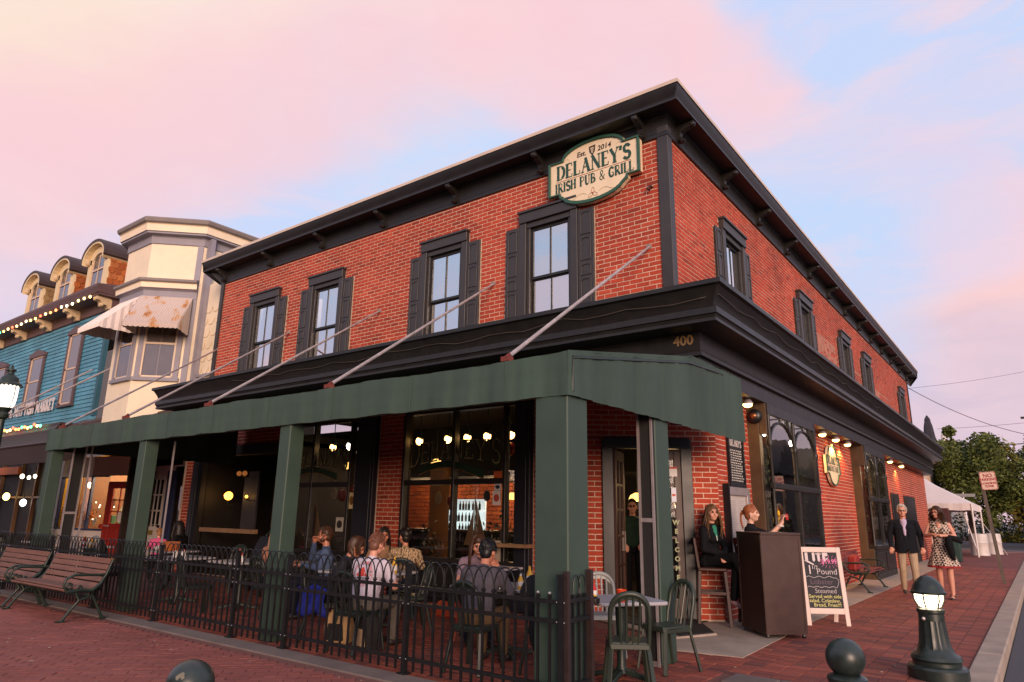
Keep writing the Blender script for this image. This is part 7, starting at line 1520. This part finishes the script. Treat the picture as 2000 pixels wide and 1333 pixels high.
            if H=='pony':
                for i in range(26):
                    q=hc+hr@Vector((r.uniform(-.015,.015),-.11,.01+r.uniform(-.02,.03))); x1,x2=r.uniform(-.02,.02),r.uniform(-.03,.03); b.tube([q,q+hr@Vector((0,-.025,.0)),q+hr@Vector((x1*.5,-.042,-.035)),q+hr@Vector((x1,-.046,-.09)),q+hr@Vector((x1,-.038,-.15)),q+hr@Vector((x2,-.022,-.22))],[.009,.011,.010,.009,.008,.002],5)
            if H=='bun': b.ball(hc+hr@Vector((0,-.10,.105)),(.038,.034,.036),10,8,rot=hr)
    ho=b.build('hair',hm,o,smooth=True,fix=False) if b.v else None
    if g('glasses'):
        b=B()
        for sx in (-1,1): b.tube([hc+hr@Vector((sx*.033+.026*math.cos(a),.099,.010+.019*math.sin(a))) for a in [q*.628 for q in range(10)]],.0026,4,closed=True); b.tube([hc+hr@Vector((sx*.058,.097,.016)),hc+hr@Vector((sx*.078,.02,.012))],.0025,4)
        b.tube([hc+hr@Vector((-.008,.1,.014)),hc+hr@Vector((.008,.1,.014))],.0025,4); b.build('glasses',g('glassm',mDkB),o)
    return o,dict(hc=hc,hr=hr,ch=ch,hip=hip,nk=nk,wst=wst)
def hairm(n,cols): return MR('hair_'+n,cols,.45,.2,30)
hBrn=hairm('brown',['3a2418','4a2e1c','2c1a12']); hDk=hairm('dark',['1a1310','241a15','15100d']); hBlk=hairm('black',['101012','17171a','0c0c0e']); hGin=hairm('ginger',['7a452a','8a5236','6a3c24']); hWh=hairm('white',['b9b2aa','c9c3ba','a8a098']); hBl=hairm('blond',['8a5c3a','a0704a','744a2e']); hOmb=hairm('ombre',['3a2418','7a5434','2c1c14','96703f','4a3020']); hAub=hairm('auburn',['8a4e30','a05e3a','74402a']); hRbr=hairm('ruddy',['6a4232','7a5040','5a382a'])
jean=cloth('jeans_dark','20242f'); blackc=cloth('cloth_black','0f0f12'); 
# 1 man in the printed white tee
wt_,inf=person('man in white tee with red crest printed on the back, seated at the fence',(-5.95,5.27,.0),R(6),dict(mats=dict(top=cloth('tee_white','c6bcc8'),bot=cloth('khaki_dark','5e574f'),shoe=mShoeD),hair='short',hairm=hRbr,lean=13,pitch=18,bulk=1.18,sw=.20,el=[(-.31,.16,.66),(.31,.16,.66)],wr=[(-.16,.38,.70),(.16,.38,.70)]))
def decal(body,fn,mats,z0,z1,x0,x1,step=.006):
    bv=BVHTree.FromPolygons([v.co for v in body.data.vertices],[p.vertices[:] for p in body.data.polygons]); cache={}
    def hit(i,j):
        if (i,j) not in cache:
            h=bv.ray_cast(Vector((x0+i*step,-1,z0+j*step)),Vector((0,1,0))); cache[(i,j)]=(h[0]+Vector((0,-.0025,0))) if h[0] else None
        return cache[(i,j)]
    b=B()
    for i in range(int((x1-x0)/step)):
        for j in range(int((z1-z0)/step)):
            m_=fn(x0+(i+.5)*step,z0+(j+.5)*step)
            if m_ is None: continue
            q=[hit(i,j),hit(i+1,j),hit(i+1,j+1),hit(i,j+1)]
            if None in q: continue
            b.add(q,[(0,1,2,3)],m_)
    return b.build('shirt_print',mats,body,fix=False)
pc=(0.0,.79)
def crest(x,z):
    dx,dz=x-pc[0],z-pc[1]; rr=math.hypot(dx,dz*1.05); a=math.atan2(dz,dx)
    if .105<rr<.13 and a>-.1 and math.sin(a*34)>-.35: return 2 if math.sin(a*7)>.6 else 1
    if .133<rr<.139: return 1
    if rr<.098 and dz>-.02: return 0 if (abs(dx)*1.25+dz<.085) and not(abs(abs(dx)-.035-.2*dz)<.004) else None
    if -.06<dz<-.03 and abs(dx)<.10 and math.sin(x*260)>-.1: return 2
    if -.11<dz<-.08 and abs(dx)<.06 and math.sin(x*200)>-.3: return 1
    return None
decal(wt_,crest,[M('print_red','c23a2e',.7),M('print_pink','c2706c',.7),M('print_navy','2a2a44',.7)],.62,.95,-.16,.16)
# 2..10 diners
person('woman with dark bob and dark top bending over her plate beside the fence',(-6.72,5.40,0),R(-48),dict(fem=True,mats=dict(top=cloth('top_charcoal','26262c'),bot=blackc,shoe=mShoeD),hair='bob',hairm=hBrn,skin=1,lean=26,pitch=30,yaw=-8,sleeve='long'))
person('man with short brown beard and blue shirt drinking, in profile behind the second post',(-8.02,6.42,0),R(138),dict(mats=dict(top=cloth('shirt_blue','4a5a78'),bot=jean,shoe=mShoeD,beard=hBrn),hair='short',hairm=hBrn,skin=1,lean=5,pitch=2,sleeve='long',el=[(-.25,.1,.70),(.22,.24,.80)],wr=[(-.12,.36,.72),(.05,.22,1.03)],extra=lambda F,j:[F.ell(j['hc']+j['hr']@Vector((sx*.048,.03,-.055)),(.022,.04,.035),'beard',j['hr']) for sx in (-1,1)]+[F.ell(j['hc']+j['hr']@Vector((0,.06,-.088)),(.036,.034,.024),'beard',j['hr'])]))
person('smiling woman with long brown hair and tan blouse seated before the brick pier',(-8.02,7.42,0),R(-128),dict(fem=True,mats=dict(top=cloth('blouse_tan','8a6a50'),bot=jean,shoe=mShoeD),hair='long',hairm=hDk,skin=1,lean=6,pitch=8,yaw=4,lipm=M('lip_red','a8443c',.5)))
def mZig():
    m=M('zigzag_shirt','a58a66',.85); t=m.node_tree; bs=t.nodes['Principled BSDF']; tc=t.nodes.new('ShaderNodeTexCoord'); w=t.nodes.new('ShaderNodeTexWave'); w.wave_profile='TRI'; w.inputs['Scale'].default_value=9; w.inputs['Distortion'].default_value=9; w.inputs['Detail'].default_value=2; w.inputs['Detail Scale'].default_value=2.5; rp=t.nodes.new('ShaderNodeValToRGB'); rp.color_ramp.elements[0].color=lin('5e4a38')+(1,); rp.color_ramp.elements[1].color=lin('b59a76')+(1,); rp.color_ramp.elements[0].position=.3; rp.color_ramp.elements[1].position=.6
    t.links.new(tc.outputs['Object'],w.inputs['Vector']); t.links.new(w.outputs[0],rp.inputs[0]); t.links.new(rp.outputs[0],bs.inputs['Base Color']); return m
person('person in tan zigzag patterned shirt with hair in a small bun',(-7.25,7.12,0),R(34),dict(fem=True,mats=dict(top=mZig(),bot=jean,shoe=mShoeD),hair='bun',hairm=hDk,skin=1,lean=6,pitch=6,yaw=42,sleeve='long',sw=.185))
person('woman in mauve tee with straight brown hair leaning to eat by the big window',(-5.42,6.50,0),R(-132),dict(fem=True,mats=dict(top=cloth('tee_mauve','8a7482'),bot=jean,shoe=mShoeD),hair='long',hairm=hBrn,skin=0,lean=16,pitch=28,yaw=-4,el=[(-.22,.2,.69),(.22,.2,.69)],wr=[(-.06,.30,.92),(.08,.34,.76)],s=.98))
person('man with black hair and grey shirt eating with his back to the fence',(-4.43,5.34,0),R(14),dict(mats=dict(top=cloth('shirt_grey','4e4a52'),bot=cloth('shorts_brown','5e4a34'),shoe=mShoeD),hair='short',hairm=hBlk,skin=1,lean=20,pitch=20,bulk=1.06,el=[(-.27,.22,.69),(.27,.22,.69)],wr=[(-.07,.30,.93),(.10,.30,.92)],sleeve='long'))
bo,bi=person('woman with long blond hair and white hairband, back turned beside the second post',(-8.72,6.0,0),R(12),dict(fem=True,mats=dict(top=cloth('top_peach','9a6a56'),bot=jean,shoe=mShoeD),hair='long',hairm=hBl,skin=0,lean=4,hl=1.15,pitch=4)); b=B(); b.tube([bi['hc']+bi['hr']@Vector((.092*math.cos(a),-.01,.02+.118*math.sin(a))) for a in [R(q) for q in range(0,181,15)]],.008,6); b.build('hairband',mLab,bo)
co,ci=person('woman in black with sunglasses pushed up on dark hair at the far table',(-13.85,7.45,0),R(120),dict(fem=True,mats=dict(top=blackc,bot=blackc,shoe=mShoeD),hair='long',hairm=hDk,skin=1,lean=12,pitch=16,sleeve='long')); b=B()
for sx in (-1,1): b.ball(ci['hc']+ci['hr']@Vector((sx*.035,.07,.095)),(.03,.012,.018),8,6)
b.build('sunglasses',mDkB,co)
person('small child in pink top sitting close to the woman in black',(-14.1,7.05,0),R(60),dict(s=.72,hz=.66,fem=True,mats=dict(top=cloth('top_pink','c2507a'),bot=blackc,shoe=mShoeD),hair='short',hairm=hBl,skin=0,lean=8,pitch=14))
# server in the doorway
person('server with glasses and dark green tee standing inside the open doorway',(-5.38,10.45,.02),R(-152),dict(s=.97,sit=False,lean=1,mats=dict(top=cloth('tee_bottle','1f3328'),bot=blackc,shoe=mShoeD,logo=mLab),hair='short',hairm=hDk,skin=0,glasses=True,pitch=4,el=[(-.24,-.02,1.17),(.24,.0,1.17)],wr=[(-.14,.16,1.0),(.14,.16,.98)]))
# woman on the stool
def jacket_front(F,j):
    c,ax,Y,X=j['ch'],j['ax'],j['Y'],j['X']
    F.cap(j['nk']-ax*.03+Y*.045,c-ax*.02+Y*.098,.042,.022,'inner'); F.cap(j['nk']-ax*.01-X*.06-Y*.03,j['nk']-ax*.02+X*.06-Y*.03,.03,.03,'top')
so2,si=person('young woman with long wavy ombre hair and black jacket sitting on a bar stool',(-3.74,9.55,.0),R(-112),dict(s=.97,hz=.845,fem=True,mats=dict(top=cloth('jacket_black','111115'),bot=cloth('trousers_black','0e0f13'),shoe=M('shoe_rose','a07a7c',.7),sock=mLab,inner=cloth('tee_teal','2f7a62')),hair='wavy',hairm=hOmb,skin=0,lean=6,pitch=0,yaw=-18,sleeve='long',sock='sock',el=[(-.22,.08,1.02),(.22,.10,1.02)],wr=[(.02,.27,.93),(-.04,.30,.95)],kn=[(-.06,.42,.82),(.02,.45,.93)],an=[(-.10,.30,.36),(-.16,.56,.52)],ft=[(0,1,-.25),(-.1,.9,-.55)],extra=jacket_front)); b=B(); b.tube([si['nk']+Vector((.0,.07,-.05)),si['ch']+Vector((.01,.125,-.05))],.004,5); b.build('zip',mAlu,so2)
# woman with phone
ph_,pi_=person('young woman with auburn ponytail and black polo holding up a red phone',(-3.30,9.92,.0),R(-84),dict(s=.97,hz=.845,fem=True,mats=dict(top=cloth('polo_black','121215'),bot=blackc,shoe=mShoeD,collar=cloth('polo_black','121215'),pearl=mLab),hair='pony',hairm=hAub,skin=2,lean=3,pitch=0,yaw=2,el=[(-.20,.27,1.20),(.17,.28,1.19)],wr=[(-.045,.44,1.40),(.10,.47,1.385)],fd=[(.1,.25,.95),(-.1,.25,.95)],curl=.7,extra=lambda F,j:[F.cap(j['nk']-j['X']*.04+j['Y']*.035,j['nk']+j['X']*.04+j['Y']*.035-j['ax']*.02,.022,.022,'top')]+[F.ell(j['hc']+j['hr']@Vector((sx*.08,.0,-.05)),(.009,.009,.009),'pearl') for sx in (-1,1)]))
b=B(); b.tube([Vector((.11,.455,1.35))+Vector((.036*math.cos(a),.036*math.sin(a),0)) for a in [q*.628 for q in range(10)]],.011,6,closed=True); b.build('bracelet',mLab,ph_)
o=still('phone','red phone held up by the woman at the host stand','phone',(-2.8,9.9,1.39)); mw=Matrix.Rotation(R(-84),4,'Z'); mw.translation=Vector((-3.30,9.92,0)); ce=mw@(Vector((.03,.53,1.475))*.97); b=B(); b.prism([(-.075,-.04),(.075,-.04),(.075,.04),(-.075,.04)],ce,mw.to_3x3()@Vector((1,0,.05)),ZV,mw.to_3x3()@Vector((0,.012,0))); b.build('case',M('phone_red','c4201c',.35),o,bevel=.004)
# flowers glimpsed behind the phone in the bay
yb=B(); r=random.Random(12)
for i in range(26): yb.ball((-3.42+r.uniform(-.05,.05),11.75+r.uniform(-.12,.12),1.38+r.uniform(-.1,.16)),(.02,.04,.05),6,5)
yb.build('yellow_blossoms',M('blossom_yellow','e0b02a',.6),None,label='bright yellow blossoms behind the glass of the nearer side bay',cat='flowers',kind=None)
# walking couple
def jacketman(F,j):
    c,ax,Y,X=j['ch'],j['ax'],j['Y'],j['X']
    F.cap(j['nk']-ax*.035+Y*.055,c-ax*.12+Y*.122,.056,.02,'shirt'); [F.cap(j['hip']+X*sx*.075+ax*.0,c+X*sx*.085,.122,.115,'top') for sx in (-1,0,1)]
    for sx in (-1,1): F.cap(j['nk']+X*sx*.07+Y*.02,c+X*sx*.06-ax*.10+Y*.105,.024,.02,'top'); F.cap(j['nk']+X*sx*.035+Y*.04-ax*.005,j['nk']+X*sx*.05+Y*.055-ax*.035,.017,.012,'shirt')
    F.ell(c-ax*.17+Y*.127,(.007,.006,.007),'button')
bz,zi=person('white haired man in dark blazer, pale shirt and khaki trousers walking on the brick sidewalk',(-2.2,15.8,.004),R(-170),dict(s=1.0,sit=False,lean=1,mats=dict(top=cloth('blazer_navy','14161d'),bot=cloth('trousers_khaki','a8937a'),shoe=mShoeD,shirt=cloth('shirt_pale','b9a8c2'),sock=blackc,button=mDkB),hair='short',hairm=hWh,skin=0,glasses=True,glassm=M('frame_brown','4a3a30',.4),sleeve='long',sock='sock',hiptag='top',bulk=1.1,sw=.20,el=[(-.265,-.03,1.15),(.265,.0,1.15)],wr=[(-.265,.08,.90),(.265,.06,.90)],fd=[(0,.1,-1),(0,.1,-1)],kn=[(-.10,.10,.50),(.10,.0,.48)],an=[(-.1,.06,.10),(.11,-.10,.11)],curl=.6,extra=jacketman,pitch=3))
b=B(); n=40; rows=[(1.02,.190,.128,.0),(.94,.196,.136,.0),(.86,.203,.142,.0),(.80,.208,.146,.012)]
for z,rx,ry,o_ in rows:
    for i in range(n): a=2*math.pi*i/n; b.v.append((rx*math.copysign(abs(math.cos(a))**.8,math.cos(a)),ry*math.copysign(abs(math.sin(a))**.8,math.sin(a)),z+o_*math.cos(a*2)))
for j_ in range(len(rows)-1):
    for i in range(n):
        if i in (10,) and j_==2: continue
        i2=(i+1)%n; b.f.append((j_*n+i,(j_+1)*n+i,(j_+1)*n+i2,j_*n+i2)); b.m.append(0)
b.build('jacket_skirt',MATS['blazer_navy'],bz,smooth=True,fix=False)
def mHound():
    m=M('houndstooth','1c1a1c',.85); t=m.node_tree; bs=t.nodes['Principled BSDF']; tc=t.nodes.new('ShaderNodeTexCoord'); mp=t.nodes.new('ShaderNodeMapping'); mp.inputs['Rotation'].default_value=(.25,.2,.78); ck=t.nodes.new('ShaderNodeTexChecker'); ck.inputs['Scale'].default_value=27; ck.inputs[1].default_value=lin('c9b4a4')+(1,); ck.inputs[2].default_value=lin('241d1f')+(1,)
    t.links.new(tc.outputs['Object'],mp.inputs['Vector']); t.links.new(mp.outputs[0],ck.inputs['Vector']); t.links.new(ck.outputs[0],bs.inputs['Base Color']); return m
def dressf(F,j):
    for sx in (-1,1): F.cap(j['nk']+j['X']*sx*.075-j['ax']*.02,j['ch']+j['X']*sx*.06+j['Y']*.09,.028,.03,'top')
    F.cap(j['nk']+j['Y']*.03-j['ax']*.03,j['ch']+j['ax']*.035+j['Y']*.09,.05,.02,'skin')
wo,wi=person('woman with curly brown hair and glasses in checked sleeveless dress with red hem',(-1.6,15.8,.004),R(178),dict(s=.985,sit=False,fem=True,lean=1,mats=dict(top=mHound(),bot=MATS['houndstooth'],shoe=mShoeD),hair='curly',hairm=hBrn,skin=0,glasses=True,glassm=M('frame_red','6a2020',.4),sleeve='none',bare=True,sandal=True,yaw=-22,pitch=4,el=[(-.24,.02,1.15),(.25,.03,1.15)],wr=[(-.06,.2,1.16),(.08,.2,1.17)],fd=[(1,.25,.05),(-1,.25,.05)],kn=[(-.09,.04,.5),(.09,.02,.5)],an=[(-.09,.05,.085),(.10,-.05,.1)],extra=dressf))
b=B(); n=48; rows=[(1.06,.118,.092),(.96,.15,.12),(.84,.19,.155),(.70,.235,.20),(.60,.265,.235)]
for z,rx,ry in rows:
    for i in range(n): a=2*math.pi*i/n; w=1+.07*math.sin(a*9)*max(0,(1.0-z))*2; b.v.append((rx*w*math.cos(a),ry*w*math.sin(a),z))
for j_ in range(len(rows)-1):
    for i in range(n): i2=(i+1)%n; b.f.append((j_*n+i,(j_+1)*n+i,(j_+1)*n+i2,j_*n+i2)); b.m.append(0)
k=len(b.v)
for z,s_ in ((.602,.985),(.562,1.03)):
    for i in range(n): a=2*math.pi*i/n; w=(1+.07*math.sin(a*9)*.8)*s_*(1+.02*math.sin(a*23)); b.v.append((.265*w*math.cos(a),.235*w*math.sin(a),z))
for i in range(n): i2=(i+1)%n; b.f.append((k+i,k+n+i,k+n+i2,k+i2)); b.m.append(1)
b.build('skirt',[MATS['houndstooth'],M('hem_red','8a1a1e',.8)],wo,smooth=True,fix=False)
o=B(); o.tube([(-.13,.12,1.13),(-.20,.10,1.10),(-.27,.05,1.08),(-.33,-.02,1.02)],[.04,.055,.06,.03],10); o.tube([(-.14,.14,1.12),(-.15,.17,.98),(-.17,.17,.82),(-.20,.16,.70)],[.05,.07,.06,.025],10); o.build('black_cardigan',blackc,None,label='black cardigan folded over the arm of the woman in checked dress',cat='cardigan',loc=(-1.6,15.8,.0),rotz=R(178),smooth=True)
# blue jacket over the chair back of the dark bob woman
b=B(); nx=14
for i in range(nx+1):
    for j_ in range(7):
        a=-.19+.38*i/nx; z=.60-.30*j_/6-.03*math.sin(i*.55); b.v.append((a*(1-.12*math.sin(j_*.5)),-.27+.028*math.sin(i*1.1+j_*.9)+.03*(j_/6),z))
for i in range(nx):
    for j_ in range(6): q=i*7+j_; b.f.append((q,q+7,q+8,q+1)); b.m.append(0)
jb=b.build('blue_jacket',cloth('jacket_blue','252e86'),None,label='bright blue jacket hung on the chair beside fence pickets',cat='jacket',loc=(-6.66,5.33,0),rotz=R(18),smooth=True,fix=False); md=jb.modifiers.new('thick','SOLIDIFY'); md.thickness=.012
